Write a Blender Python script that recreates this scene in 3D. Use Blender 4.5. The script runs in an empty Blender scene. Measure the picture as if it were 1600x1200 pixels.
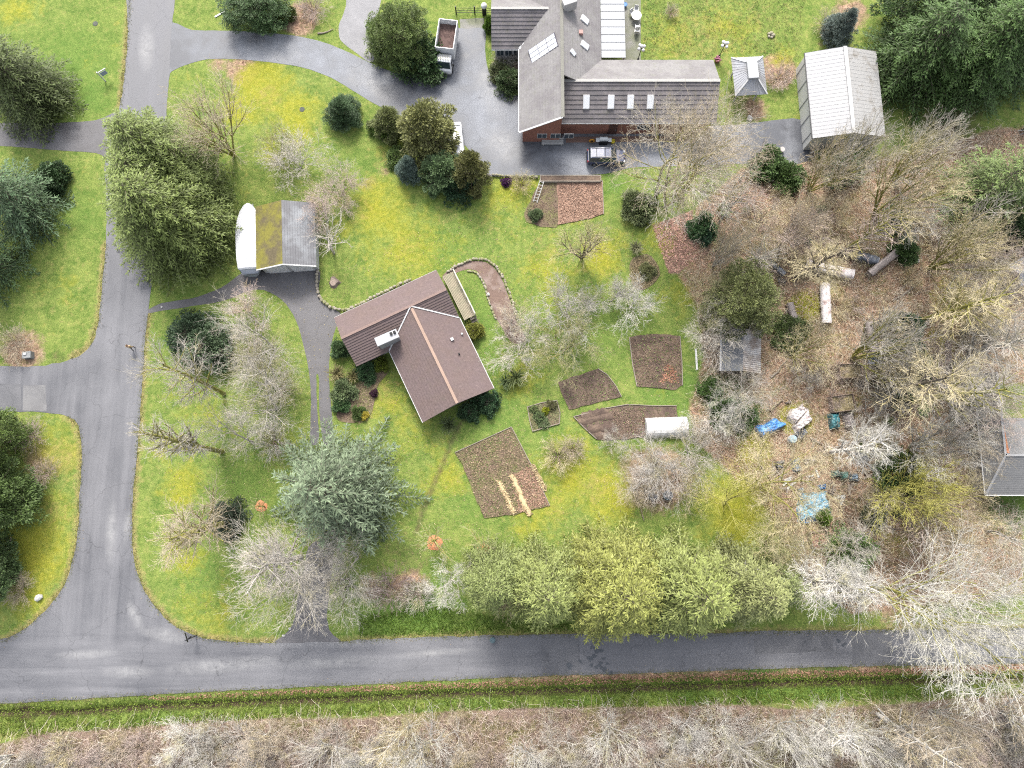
import bpy, bmesh, math, random
import numpy as np
from mathutils import Vector, Matrix, noise

# ------------------------------------------------------------------ camera, sky, sun, exposure
scene = bpy.context.scene
COL = scene.collection
CAM_H, TILT, FPX = 80.0, math.radians(8.7), 1111.0
cam_d = bpy.data.cameras.new('camera'); cam = bpy.data.objects.new('camera', cam_d); COL.objects.link(cam)
cam_d.sensor_width = 36.0; cam_d.lens = 36.0 * FPX / 1600.0; cam_d.clip_end = 3000; cam_d.clip_start = 0.5
cam.location = (0, 0, CAM_H); cam.rotation_euler = (TILT, 0, 0); scene.camera = cam

SUN_EL, SUN_AZ = math.radians(48), math.radians(-8)      # azimuth measured from +Y towards +X
world = bpy.data.worlds.new('World'); scene.world = world; world.use_nodes = True
wn = world.node_tree.nodes; wl = world.node_tree.links; wn.clear()
sky = wn.new('ShaderNodeTexSky'); sky.sky_type = 'NISHITA'; sky.sun_disc = False
sky.sun_elevation = SUN_EL; sky.sun_rotation = SUN_AZ; sky.air_density = 1.0; sky.dust_density = 4.0; sky.ozone_density = 0.6
hs = wn.new('ShaderNodeHueSaturation'); hs.inputs['Saturation'].default_value = 0.42
bg = wn.new('ShaderNodeBackground'); bg.inputs['Strength'].default_value = 0.15
wo = wn.new('ShaderNodeOutputWorld')
wl.new(sky.outputs[0], hs.inputs['Color']); wl.new(hs.outputs[0], bg.inputs[0]); wl.new(bg.outputs[0], wo.inputs[0])

sun_d = bpy.data.lights.new('sun', 'SUN'); sun = bpy.data.objects.new('sun', sun_d); COL.objects.link(sun)
sun_d.energy = 1.35; sun_d.angle = math.radians(13); sun_d.color = (1.0, 0.965, 0.91)
sd = Vector((math.sin(SUN_AZ) * math.cos(SUN_EL), math.cos(SUN_AZ) * math.cos(SUN_EL), math.sin(SUN_EL)))
sun.rotation_euler = sd.to_track_quat('Z', 'Y').to_euler()

vs = scene.view_settings
vs.view_transform = 'Standard'; vs.look = 'None'; vs.gamma = 1.0; vs.use_curve_mapping = False
vs.exposure = 1.84
scene.cycles.max_bounces = 4; scene.cycles.diffuse_bounces = 2; scene.cycles.glossy_bounces = 2
scene.cycles.transmission_bounces = 4; scene.cycles.transparent_max_bounces = 6
scene.cycles.use_denoising = False; scene.cycles.filter_width = 1.15
scene.cycles.sample_clamp_indirect = 4.0

# ------------------------------------------------------------------ helpers
CT, ST = math.cos(TILT), math.sin(TILT)
def P(px, py, z=0.0):
    """point of the place at height z that the photo's pixel (1600 x 1200) shows"""
    x, y = (px - 800.0) / FPX, (600.0 - py) / FPX
    d = (x, y * CT + ST, y * ST - CT)
    s = (z - CAM_H) / d[2]
    return Vector((d[0] * s, d[1] * s, z))
def PP(pts, z=0.0): return [P(a, b, z) for a, b in pts]
def lerp(a, b, t): return a + (b - a) * t

def tag(o, label=None, cat=None, group=None, kind=None):
    if label: o['label'] = label
    if cat: o['category'] = cat
    if group: o['group'] = group
    if kind: o['kind'] = kind
    return o
def empty(name, loc, rz=0.0, label=None, cat=None, group=None):
    o = bpy.data.objects.new(name, None); COL.objects.link(o)
    o.location = loc; o.rotation_euler = (0, 0, rz); o.empty_display_size = 0.2
    return tag(o, label, cat, group)
def link(name, me, parent=None, loc=None, rot=None, scale=None):
    o = bpy.data.objects.new(name, me); COL.objects.link(o)
    if parent: o.parent = parent
    if loc is not None: o.location = loc
    if rot is not None: o.rotation_euler = rot if hasattr(rot, '__len__') else (0, 0, rot)
    if scale is not None: o.scale = scale if hasattr(scale, '__len__') else (scale,) * 3
    return o

class MB:
    """collects shapes, builds ONE mesh object"""
    def __init__(s): s.v = []; s.f = []; s.m = []; s.mi = 0
    def add(s, vs, fs):
        k = len(s.v); s.v += [tuple(v) for v in vs]
        for f in fs: s.f.append(tuple(i + k for i in f)); s.m.append(s.mi)
        return s
    def quad(s, a, b, c, d): return s.add([a, b, c, d], [(0, 1, 2, 3)])
    def box(s, c, size, rz=0.0, rx=0.0, ry=0.0, taper=1.0):
        hx, hy, hz = size[0] / 2, size[1] / 2, size[2] / 2
        M = Matrix.Rotation(rz, 3, 'Z') @ Matrix.Rotation(ry, 3, 'Y') @ Matrix.Rotation(rx, 3, 'X')
        c = Vector(c); vs = []
        for z in (-1, 1):
            k = taper if z > 0 else 1.0
            for x, y in ((-1, -1), (1, -1), (1, 1), (-1, 1)): vs.append(c + M @ Vector((x * hx * k, y * hy * k, z * hz)))
        return s.add(vs, [(3, 2, 1, 0), (4, 5, 6, 7), (0, 1, 5, 4), (1, 2, 6, 5), (2, 3, 7, 6), (3, 0, 4, 7)])
    def bbox(s, c, size, bev=0.03, rz=0.0):
        """box with chamfered vertical and top edges"""
        hx, hy, hz = size[0] / 2, size[1] / 2, size[2] / 2
        M = Matrix.Rotation(rz, 3, 'Z'); c = Vector(c); vs = []
        for z, k in ((-hz, 0), (hz - bev, 0), (hz, bev)):
            x, y = hx - k, hy - k
            for a, b in ((-x + bev, -y), (x - bev, -y), (x, -y + bev), (x, y - bev), (x - bev, y), (-x + bev, y), (-x, y - bev), (-x, -y + bev)):
                vs.append(c + M @ Vector((a, b, z)))
        fs = [tuple(range(7, -1, -1)), tuple(range(16, 24))]
        for L in (0, 8):
            for i in range(8): fs.append((L + i, L + (i + 1) % 8, L + 8 + (i + 1) % 8, L + 8 + i))
        return s.add(vs, fs)
    def prism(s, pts, z0, z1):
        n = len(pts); vs = [(p[0], p[1], z0) for p in pts] + [(p[0], p[1], z1) for p in pts]
        fs = [tuple(range(n - 1, -1, -1)), tuple(range(n, 2 * n))] + [(i, (i + 1) % n, n + (i + 1) % n, n + i) for i in range(n)]
        return s.add(vs, fs)
    def tube(s, a, b, r0, r1=None, n=6, caps=True):
        a, b = Vector(a), Vector(b); r1 = r0 if r1 is None else r1
        d = (b - a); d = d.normalized() if d.length > 1e-6 else Vector((0, 0, 1))
        u = d.orthogonal().normalized(); w = d.cross(u); vs = []
        for p, r in ((a, r0), (b, r1)):
            for i in range(n):
                t = 2 * math.pi * i / n; vs.append(p + (u * math.cos(t) + w * math.sin(t)) * r)
        fs = [(i, (i + 1) % n, n + (i + 1) % n, n + i) for i in range(n)]
        if caps: fs += [tuple(range(n - 1, -1, -1)), tuple(range(n, 2 * n))]
        return s.add(vs, fs)
    def ball(s, c, r, n=8, m=6, sq=(1, 1, 1), z0=-1.0):
        c = Vector(c); vs = []; fs = []
        for j in range(m + 1):
            th = math.pi * j / m; z = max(math.cos(th), z0)
            for i in range(n):
                t = 2 * math.pi * i / n
                vs.append(c + Vector((math.sin(th) * math.cos(t) * r * sq[0], math.sin(th) * math.sin(t) * r * sq[1], z * r * sq[2])))
        for j in range(m):
            for i in range(n): fs.append((j * n + i, (j + 1) * n + i, (j + 1) * n + (i + 1) % n, j * n + (i + 1) % n))
        return s.add(vs, fs)
    def ring(s, c, r0, r1, n=14, z=0.0):
        c = Vector(c); vs = []
        for r in (r0, r1):
            for i in range(n): vs.append(c + Vector((r * math.cos(2 * math.pi * i / n), r * math.sin(2 * math.pi * i / n), z)))
        return s.add(vs, [(i, (i + 1) % n, n + (i + 1) % n, n + i) for i in range(n)])
    def build(s, name, mat, parent=None, loc=None, rot=None, smooth=False):
        me = bpy.data.meshes.new(name); me.from_pydata(s.v, [], s.f)
        mats = mat if isinstance(mat, (list, tuple)) else [mat]
        for m in mats: me.materials.append(m)
        if len(mats) > 1: me.polygons.foreach_set('material_index', s.m)
        bm = bmesh.new(); bm.from_mesh(me); bmesh.ops.recalc_face_normals(bm, faces=bm.faces); bm.to_mesh(me); bm.free()
        if smooth: me.polygons.foreach_set('use_smooth', [True] * len(me.polygons))
        me.update()
        return link(name, me, parent, loc, rot)

def np_mesh(name, verts, quads, mat, tint=None, smooth=False):
    me = bpy.data.meshes.new(name)
    nv, nf = len(verts), len(quads)
    me.vertices.add(nv); me.vertices.foreach_set('co', np.asarray(verts, np.float32).ravel())
    k = quads.shape[1]
    me.loops.add(nf * k); me.loops.foreach_set('vertex_index', quads.astype(np.int32).ravel())
    me.polygons.add(nf); me.polygons.foreach_set('loop_start', np.arange(0, nf * k, k, dtype=np.int32))
    if smooth: me.polygons.foreach_set('use_smooth', np.ones(nf, bool))
    if mat: me.materials.append(mat)
    me.update(calc_edges=True)
    if tint is not None:
        a = me.attributes.new('tint', 'FLOAT', 'POINT'); a.data.foreach_set('value', np.asarray(tint, np.float32))
    return me

def catmull(pts, n=6, closed=True):
    pts = [Vector((p[0], p[1], 0)) for p in pts]; out = []; m = len(pts)
    rng = range(m) if closed else range(m - 1)
    for i in rng:
        if closed: a, b, c, d = pts[(i - 1) % m], pts[i], pts[(i + 1) % m], pts[(i + 2) % m]
        else: a, b, c, d = pts[max(i - 1, 0)], pts[i], pts[i + 1], pts[min(i + 2, m - 1)]
        for k in range(n):
            t = k / n
            out.append(0.5 * ((2 * b) + (c - a) * t + (2 * a - 5 * b + 4 * c - d) * t * t + (3 * b - a - 3 * c + d) * t ** 3))
    if not closed: out.append(pts[-1])
    return out
def sheet(name, pix, z, mat, jit=0.0, smooth=6, parent=None, seed=1, step=None):
    """flat ground sheet from an outline on the ground"""
    pts = [P(a, b) for a, b in pix]
    if smooth: pts = catmull(pts, smooth)
    if jit:
        q = []; r_ = random.Random(seed)
        for i in range(len(pts)):
            a, b = pts[i], pts[(i + 1) % len(pts)]; L = (b - a).length; n = max(1, int(L / 0.5))
            for k in range(n):
                p = a.lerp(b, k / n); o = noise.noise_vector(Vector((p.x * 0.9, p.y * 0.9, seed))) * jit
                o2 = noise.noise_vector(Vector((p.x * 3.1, p.y * 3.1, seed + 7))) * jit * 0.5
                q.append(Vector((p.x + o.x + o2.x, p.y + o.y + o2.y, 0)))
        pts = q
    bm = bmesh.new(); vs_ = [bm.verts.new((p.x, p.y, z)) for p in pts]
    es = [bm.edges.new((vs_[i], vs_[(i + 1) % len(vs_)])) for i in range(len(vs_))]
    bmesh.ops.triangle_fill(bm, edges=es, use_beauty=True, use_dissolve=False)
    bmesh.ops.recalc_face_normals(bm, faces=bm.faces)
    for f in bm.faces:
        if f.normal.z < 0: f.normal_flip()
    me = bpy.data.meshes.new(name); bm.to_mesh(me); bm.free(); me.materials.append(mat)
    return link(name, me, parent)

# ------------------------------------------------------------------ materials
def nt(name):
    m = bpy.data.materials.new(name); m.use_nodes = True
    t = m.node_tree; t.nodes.clear(); return m, t
class NG:
    def __init__(s, t): s.t = t
    def n(s, k, **kw):
        o = s.t.nodes.new(k)
        for a, v in kw.items():
            if a.startswith('i_'): o.inputs[a[2:].replace('_', ' ')].default_value = v
            else: setattr(o, a, v)
        return o
    def l(s, a, b): s.t.links.new(a, b)
    def noise(s, vec, scale, detail=4, rough=0.55, dist=0.0):
        o = s.n('ShaderNodeTexNoise'); o.inputs['Scale'].default_value = scale; o.inputs['Detail'].default_value = detail
        o.inputs['Roughness'].default_value = rough; o.inputs['Distortion'].default_value = dist
        if vec is not None: s.l(vec, o.inputs['Vector'])
        return o.outputs['Fac']
    def ramp(s, fac, stops):
        o = s.n('ShaderNodeValToRGB'); e = o.color_ramp.elements
        while len(e) < len(stops): e.new(0.5)
        for i, (p, c) in enumerate(stops):
            e[i].position = p; e[i].color = (c, c, c, 1) if not hasattr(c, '__len__') else (*c, 1)
        s.l(fac, o.inputs[0]); return o.outputs['Color']
    def math(s, op, a, b=None, clamp=False):
        o = s.n('ShaderNodeMath'); o.operation = op; o.use_clamp = clamp
        for i, v in enumerate((a, b)):
            if v is None: continue
            if isinstance(v, (int, float)): o.inputs[i].default_value = v
            else: s.l(v, o.inputs[i])
        return o.outputs[0]
    def mix(s, fac, a, b, mode='MIX'):
        o = s.n('ShaderNodeMix'); o.data_type = 'RGBA'; o.blend_type = mode
        for i, v in ((0, fac), (6, a), (7, b)):
            if isinstance(v, (int, float)): o.inputs[i].default_value = v
            elif hasattr(v, '__len__'): o.inputs[i].default_value = (*v[:3], 1)
            else: s.l(v, o.inputs[i])
        return o.outputs[2]
    def bump(s, h, strength=0.3, dist=0.05):
        o = s.n('ShaderNodeBump'); o.inputs['Strength'].default_value = strength; o.inputs['Distance'].default_value = dist
        s.l(h, o.inputs['Height']); return o.outputs[0]
    def out(s, col, rough=0.8, bump=None, metal=0.0, spec=0.3, coat=0.0):
        b = s.n('ShaderNodeBsdfPrincipled'); o = s.n('ShaderNodeOutputMaterial')
        if hasattr(col, '__len__'): b.inputs['Base Color'].default_value = (*col[:3], 1)
        else: s.l(col, b.inputs['Base Color'])
        if isinstance(rough, (int, float)): b.inputs['Roughness'].default_value = rough
        else: s.l(rough, b.inputs['Roughness'])
        b.inputs['Metallic'].default_value = metal; b.inputs['Specular IOR Level'].default_value = spec; b.inputs['Coat Weight'].default_value = coat
        if bump is not None: s.l(bump, b.inputs['Normal'])
        s.l(b.outputs[0], o.inputs[0]); return b
    def wpos(s): return s.n('ShaderNodeNewGeometry').outputs['Position']

MATS = {}
def mt(name, col, rough=0.8, var=0.25, scale=0.8, fine=9.0, bump=0.25, metal=0.0, spec=0.3, col2=None, amt=0.5, coat=0.0, objcol=False, spots=None):
    """painted/weathered surface: colour with broad and fine unevenness, optional second colour in patches"""
    if name in MATS: return MATS[name]
    m, t = nt(name); g = NG(t); pos = g.wpos()
    n1 = g.noise(pos, scale, 5, 0.6); n2 = g.noise(pos, fine, 3, 0.6)
    if objcol:
        oi = g.n('ShaderNodeObjectInfo'); base = oi.outputs['Color']
    else: base = col
    c = base
    if col2 is not None:
        f = g.ramp(n1, [(max(0, 0.62 - amt * 0.5), 0.0), (min(1, 0.78 - amt * 0.4), 1.0)]); c = g.mix(f, c, col2)
    v = g.math('ADD', g.math('MULTIPLY', n1, var * 1.6), g.math('MULTIPLY', n2, var * 1.6))
    v = g.math('ADD', v, 1 - var * 1.6)
    cc = g.n('ShaderNodeCombineXYZ'); g.l(v, cc.inputs[0]); g.l(v, cc.inputs[1]); g.l(v, cc.inputs[2])
    c = g.mix(1.0, c, cc.outputs[0], 'MULTIPLY')
    if spots is not None:
        n5 = g.noise(pos, 1.7, 6, 0.75, 0.6); n6 = g.noise(pos, 5.5, 4, 0.7)
        c = g.mix(g.math('MULTIPLY', g.ramp(n5, [(0.52, 0.0), (0.66, 1.0)]), 0.65), c, spots[0])
        c = g.mix(g.math('MULTIPLY', g.ramp(n6, [(0.60, 0.0), (0.72, 1.0)]), 0.7), c, spots[1])
    bp = g.bump(n2, bump, 0.04) if bump else None
    g.out(c, rough, bp, metal, spec, coat)
    MATS[name] = m; return m

def foliage_mat(name, trans=0.22):
    m, t = nt(name); g = NG(t)
    oi = g.n('ShaderNodeObjectInfo'); at = g.n('ShaderNodeAttribute'); at.attribute_name = 'tint'
    pos = g.wpos(); n1 = g.noise(pos, 0.55, 3)
    f = g.math('MULTIPLY', at.outputs['Fac'], g.math('ADD', g.math('MULTIPLY', n1, 0.7), 0.65))
    cc = g.n('ShaderNodeCombineXYZ')
    for i in range(3): g.l(f, cc.inputs[i])
    c = g.mix(1.0, oi.outputs['Color'], cc.outputs[0], 'MULTIPLY')
    d = g.n('ShaderNodeBsdfPrincipled'); d.inputs['Roughness'].default_value = 0.55; d.inputs['Specular IOR Level'].default_value = 0.25
    tr = g.n('ShaderNodeBsdfTranslucent'); mx = g.n('ShaderNodeMixShader'); mx.inputs[0].default_value = trans
    o = g.n('ShaderNodeOutputMaterial')
    g.l(c, d.inputs['Base Color']); g.l(c, tr.inputs['Color']); g.l(d.outputs[0], mx.inputs[1]); g.l(tr.outputs[0], mx.inputs[2]); g.l(mx.outputs[0], o.inputs[0])
    return m
FOL = foliage_mat('evergreen_foliage')
def twig_mat():
    m, t = nt('twig_bark'); g = NG(t); pos = g.wpos(); oi = g.n('ShaderNodeObjectInfo')
    n1 = g.noise(pos, 0.7, 4, 0.6); n2 = g.noise(pos, 4.0, 3, 0.6)
    c = g.mix(g.math('MULTIPLY', g.ramp(n1, [(0.52, 0.0), (0.66, 1.0)]), 0.55), oi.outputs['Color'], g.mix(1.0, oi.outputs['Color'], (0.85, 0.82, 0.30), 'MULTIPLY'))
    f = g.math('ADD', g.math('MULTIPLY', n2, 0.9), 0.55); cc = g.n('ShaderNodeCombineXYZ')
    for i in range(3): g.l(f, cc.inputs[i])
    g.out(g.mix(1.0, c, cc.outputs[0], 'MULTIPLY'), 0.9, spec=0.1); return m
TWIG = twig_mat()

def asphalt_mat(name, dark, light, seed, patch=0.09, contrast=0.5, streak=False, worn_glare=None):
    m, t = nt(name); g = NG(t); pos = g.wpos()
    mp = g.n('ShaderNodeMapping'); mp.inputs['Location'].default_value = (seed * 13.7, seed * 5.1, 0); g.l(pos, mp.inputs[0]); v = mp.outputs[0]
    a = g.noise(v, patch, 6, 0.62, 0.6); b = g.noise(v, 0.45, 5, 0.6); c = g.noise(v, 7.0, 4, 0.7); d = g.noise(v, 24.0, 2, 0.5)
    f = g.math('ADD', g.math('MULTIPLY', a, 0.75), g.math('MULTIPLY', b, 0.25))
    if streak:
        sx = g.n('ShaderNodeSeparateXYZ'); g.l(pos, sx.inputs[0]); mk = g.ramp(g.math('ADD', g.math('MULTIPLY', sx.outputs[1], 0.02), 0.5), [(0.16, 0.0), (0.24, 1.0)])
        st_ = []
        for scl in ((0.05, 0.75, 1), (0.75, 0.05, 1)):
            m2 = g.n('ShaderNodeMapping'); m2.inputs['Scale'].default_value = scl; g.l(v, m2.inputs[0]); st_.append(g.noise(m2.outputs[0], 1.0, 5, 0.6, 0.3))
        sm = g.n('ShaderNodeMix'); sm.data_type = 'FLOAT'; g.l(mk, sm.inputs[0]); g.l(st_[0], sm.inputs[2]); g.l(st_[1], sm.inputs[3])
        f = g.math('ADD', g.math('MULTIPLY', f, 0.5), g.math('MULTIPLY', sm.outputs[0], 0.5))
    f = g.ramp(f, [(0.5 - contrast * 0.25, 0.0), (0.5 + contrast * 0.25, 1.0)])
    if worn_glare:
        acc = None
        for (ax, ay), (bx_, by_), w_ in worn_glare:       # long soft spots between two ground points: dry traffic-polished lanes, painted cloud glare
            A_, B_ = P(ax, ay), P(bx_, by_); d_ = B_ - A_
            m3 = g.n('ShaderNodeMapping'); m3.vector_type = 'TEXTURE'; m3.inputs['Location'].default_value = (*(A_.lerp(B_, 0.5).xy), 0); m3.inputs['Rotation'].default_value = (0, 0, math.atan2(d_.y, d_.x)); m3.inputs['Scale'].default_value = (d_.length * 0.62, w_, 50)
            g.l(pos, m3.inputs[0]); ln = g.n('ShaderNodeVectorMath'); ln.operation = 'LENGTH'; g.l(m3.outputs[0], ln.inputs[0])
            e_ = g.ramp(ln.outputs['Value'], [(0.15, 1.0), (1.0, 0.0)])
            acc = e_ if acc is None else g.mix(1.0, acc, e_, 'LIGHTEN')
        n7 = g.noise(v, 0.9, 6, 0.7, 0.8)
        wf = g.math('MULTIPLY', acc, g.ramp(n7, [(0.35, 0.25), (0.65, 1.0)]))
    col = g.mix(f, dark, light)
    if worn_glare: col = g.mix(g.math('MULTIPLY', wf, 0.6), col, (0.22, 0.218, 0.215))
    k = g.math('ADD', g.math('MULTIPLY', c, 0.6), g.math('ADD', g.math('MULTIPLY', d, 0.35), 0.52))
    cc = g.n('ShaderNodeCombineXYZ')
    for i in range(3): g.l(k, cc.inputs[i])
    col = g.mix(1.0, col, cc.outputs[0], 'MULTIPLY')
    vo = g.n('ShaderNodeTexVoronoi'); vo.feature = 'DISTANCE_TO_EDGE'; vo.inputs['Scale'].default_value = 0.16
    wv = g.n('ShaderNodeVectorMath'); wv.operation = 'ADD'
    nz = g.n('ShaderNodeTexNoise'); nz.inputs['Scale'].default_value = 0.6; g.l(v, nz.inputs['Vector'])
    sc_ = g.n('ShaderNodeVectorMath'); sc_.operation = 'SCALE'; sc_.inputs[3].default_value = 2.2; g.l(nz.outputs['Color'], sc_.inputs[0])
    g.l(v, wv.inputs[0]); g.l(sc_.outputs[0], wv.inputs[1]); g.l(wv.outputs[0], vo.inputs['Vector'])
    cr = g.ramp(vo.outputs['Distance'], [(0.0, 0.62), (0.006, 1.0)])
    col = g.mix(1.0, col, cr, 'MULTIPLY')
    rg = g.math('ADD', g.math('MULTIPLY', f, 0.35), 0.45)
    g.out(col, rg, g.bump(d, 0.25, 0.02), spec=0.35); return m
# ------------------------------------------------------------------ the ground
def poly_sd(X, Y, poly):
    """signed distance (inside positive) of points to a polygon"""
    px = np.array([p[0] for p in poly]); py = np.array([p[1] for p in poly])
    d = np.full(X.shape, 1e9); inside = np.zeros(X.shape, bool); n = len(px)
    for i in range(n):
        x0, y0, x1, y1 = px[i], py[i], px[(i + 1) % n], py[(i + 1) % n]
        ex, ey = x1 - x0, y1 - y0; L = ex * ex + ey * ey + 1e-9
        t = np.clip(((X - x0) * ex + (Y - y0) * ey) / L, 0, 1)
        d = np.minimum(d, np.hypot(X - x0 - t * ex, Y - y0 - t * ey))
        c = ((y0 > Y) != (y1 > Y)) & (X < (x1 - x0) * (Y - y0) / (y1 - y0 + 1e-12) + x0)
        inside ^= c
    return np.where(inside, d, -d)
def line_d(X, Y, pts):
    d = np.full(X.shape, 1e9)
    for (x0, y0), (x1, y1) in zip(pts[:-1], pts[1:]):
        ex, ey = x1 - x0, y1 - y0; L = ex * ex + ey * ey + 1e-9
        t = np.clip(((X - x0) * ex + (Y - y0) * ey) / L, 0, 1)
        d = np.minimum(d, np.hypot(X - x0 - t * ex, Y - y0 - t * ey))
    return d
def W2(pix): return [(p.x, p.y) for p in PP(pix)]
def soft(d, w): return np.clip(d / w + 0.5, 0, 1)

DITCH = W2([(-400, 1128), (30, 1116), (110, 1116), (200, 1108), (300, 1104), (400, 1100), (467, 1097), (600, 1092), (660, 1088), (800, 1084), (1000, 1077), (1133, 1073), (1267, 1069), (1400, 1066), (1600, 1062), (2000, 1058)])
WOODS = W2([(1085, 325), (1160, 262), (1260, 250), (1300, 262), (1420, 240), (1560, 200), (1900, 180), (1900, 600), (1540, 600), (1520, 760), (1600, 800), (1600, 930), (1330, 960), (1240, 880), (1200, 800), (1140, 740), (1090, 690), (1075, 640), (1100, 560), (1090, 480), (1060, 430), (1090, 400)])
BRUSH = W2([(-600, 1165), (0, 1162), (80, 1142), (180, 1138), (300, 1128), (420, 1122), (560, 1122), (700, 1112), (800, 1105), (1000, 1104), (1150, 1100), (1250, 1108), (1400, 1100), (1500, 1090), (1620, 1075), (2200, 1060), (2200, 1700), (-600, 1700)])
xs = np.concatenate([[-900, -500, -300, -180, -130, -100, -85], np.arange(-76, 77, 0.5), [85, 100, 130, 180, 300, 500, 900]])
dy0, dy1 = P(0, 1128).y - 0.6, P(1600, 1056).y + 0.6
ys = np.concatenate([[-900, -500, -250, -140, -100, -80, -66], np.arange(-56, dy0, 0.5), np.arange(dy0, dy1, 0.16), np.arange(dy1, 72, 0.5), [85, 110, 160, 300, 500, 900]])
GX, GY = np.meshgrid(xs, ys)
rng = np.random.default_rng(5)
dd = line_d(GX, GY, DITCH)
wob = 0.25 * np.sin(GX * 0.9) + 0.18 * np.sin(GX * 2.3 + 1)
GZ = -0.55 * np.exp(-((dd + 0.1 * wob) / 0.42) ** 2) - 0.12 * np.exp(-(dd / 1.5) ** 2)
woods_m = soft(poly_sd(GX, GY, WOODS), 2.4); brush_m = soft(poly_sd(GX, GY, BRUSH), 1.4)
GZ += brush_m * (0.10 * np.sin(GX * 0.7 + GY * 0.4) + 0.08 * np.sin(GX * 1.9 - GY * 1.3))
litter = woods_m.copy()
def blob(pix):
    out = np.zeros(GX.shape)
    for px, py, r, s in pix:
        c = P(px, py); out = np.maximum(out, s * np.exp(-((GX - c.x) ** 2 + (GY - c.y) ** 2) / (r / 13.3) ** 2))
    return out
litter = np.maximum(litter, soft(poly_sd(GX, GY, W2([(1018, 352), (1082, 328), (1095, 400), (1062, 426), (1045, 428)])), 0.7))
litter = np.maximum(litter, blob([(380, 110, 40, .8), (340, 100, 30, .6), (470, 30, 40, .9), (650, 112, 45, .9), (1215, 110, 38, 1), (1180, 170, 35, .7), (1330, 20, 50, .7), (1290, 60, 30, .5), (35, 550, 45, .8), (575, 290, 30, .5), (640, 925, 45, .85), (580, 920, 40, .6), (1030, 745, 70, .8), (975, 730, 30, .5), (60, 720, 40, .6), (560, 640, 26, .9), (545, 610, 20, .6), (600, 265, 25, .5), (810, 110, 22, .9), (785, 130, 22, .9), (850, 560, 45, .35), (1400, 930, 90, .6), (1000, 430, 22, .8), (1490, 600, 60, .5)]))
moss = blob([(590, 330, 60, .75), (640, 380, 80, .55), (540, 360, 30, .5), (410, 130, 50, .95), (460, 180, 50, .8), (620, 240, 40, .5), (380, 170, 40, .9), (800, 310, 60, .6), (900, 330, 40, .35), (940, 395, 40, .7), (860, 420, 60, .5), (1030, 380, 40, .6), (1060, 460, 40, .5), (890, 740, 60, .7), (840, 800, 50, .5), (950, 770, 50, .7), (700, 740, 40, .6), (590, 620, 40, .6), (650, 680, 40, .5), (310, 650, 60, .35), (280, 760, 40, .6), (250, 700, 30, .5), (440, 690, 40, .4), (60, 860, 80, .8), (90, 700, 60, .55), (60, 940, 50, .6), (110, 440, 60, .3), (430, 240, 40, .5), (460, 370, 30, .6), (410, 350, 30, .8), (330, 960, 60, .5), (290, 870, 40, .5), (1140, 40, 60, .45), (1060, 60, 60, .4), (1220, 90, 30, .6), (1258, 200, 18, .9), (30, 20, 40, .6), (1245, 655, 30, .9), (1260, 480, 35, .8), (1300, 440, 35, .5), (1420, 560, 40, .6), (1380, 690, 40, .5), (1330, 630, 30, .5), (1450, 700, 40, .5), (1230, 540, 30, .5), (1400, 850, 50, .5), (1300, 380, 30, .4), (1500, 470, 50, .8), (1180, 700, 35, .9), (1150, 800, 60, .9), (1470, 540, 40, .7), (1520, 380, 30, .8), (1340, 480, 25, .5), (1290, 560, 30, .4), (820, 590, 40, .5), (720, 560, 25, .6)])
SOILP = [[(748, 640), (720, 660), (706, 690), (690, 730), (668, 780), (650, 830)], [(478, 0), (476, 20), (472, 40)]]
soil = np.zeros(GX.shape)
for pl in SOILP: soil = np.maximum(soil, 0.62 * np.exp(-(line_d(GX, GY, W2(pl)) / 0.5) ** 2))
soil = np.maximum(soil, 0.95 * np.exp(-(dd / 0.5) ** 2))
soil = np.maximum(soil, blob([(640, 870, 55, .45), (1330, 820, 40, .6), (1380, 880, 40, .7), (1440, 500, 30, .4), (90, 560, 22, .5), (1010, 770, 50, .6), (35, 1115, 16, 1.0), (40, 1112, 14, 1), (1480, 200, 60, .8), (1390, 260, 50, .6), (1500, 170, 50, .7)]))  # bare earth; the patch below the fir puts its shadow into the ground colour
EDGE = [[(203, 0), (196, 90), (188, 165)], [(166, 380), (160, 440), (155, 500), (140, 540), (110, 560)], [(105, 650), (122, 665), (128, 700), (126, 760), (122, 830), (115, 870), (100, 915), (70, 955), (30, 990), (0, 1002)],
        [(433, 1003), (380, 1003), (320, 997), (270, 975), (240, 945), (218, 905), (207, 850), (207, 800), (211, 740), (217, 680), (222, 600), (228, 520), (232, 490)], [(530, 1003), (650, 996), (750, 993), (900, 990), (1100, 990), (1600, 982)]]
LOWEDGE = [(-80, 1105), (0, 1100), (200, 1088), (400, 1077), (600, 1068), (800, 1058), (1000, 1052), (1200, 1045), (1400, 1040), (1600, 1036), (1800, 1032)]
dry = np.zeros(GX.shape)
for pl in EDGE: dry = np.maximum(dry, 0.85 * np.exp(-(line_d(GX, GY, W2(pl)) / 0.75) ** 2))
le = line_d(GX, GY, W2(LOWEDGE))
lit2 = 0.9 * np.exp(-(le / 0.9) ** 2) * np.clip((GX + 30) / 50, 0.45, 1)
litter = np.maximum(litter, lit2)
dry = np.maximum(dry, 0.6 * np.exp(-((line_d(GX, GY, DITCH) - 2.2) / 0.9) ** 2) * (GY < -10))
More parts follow.
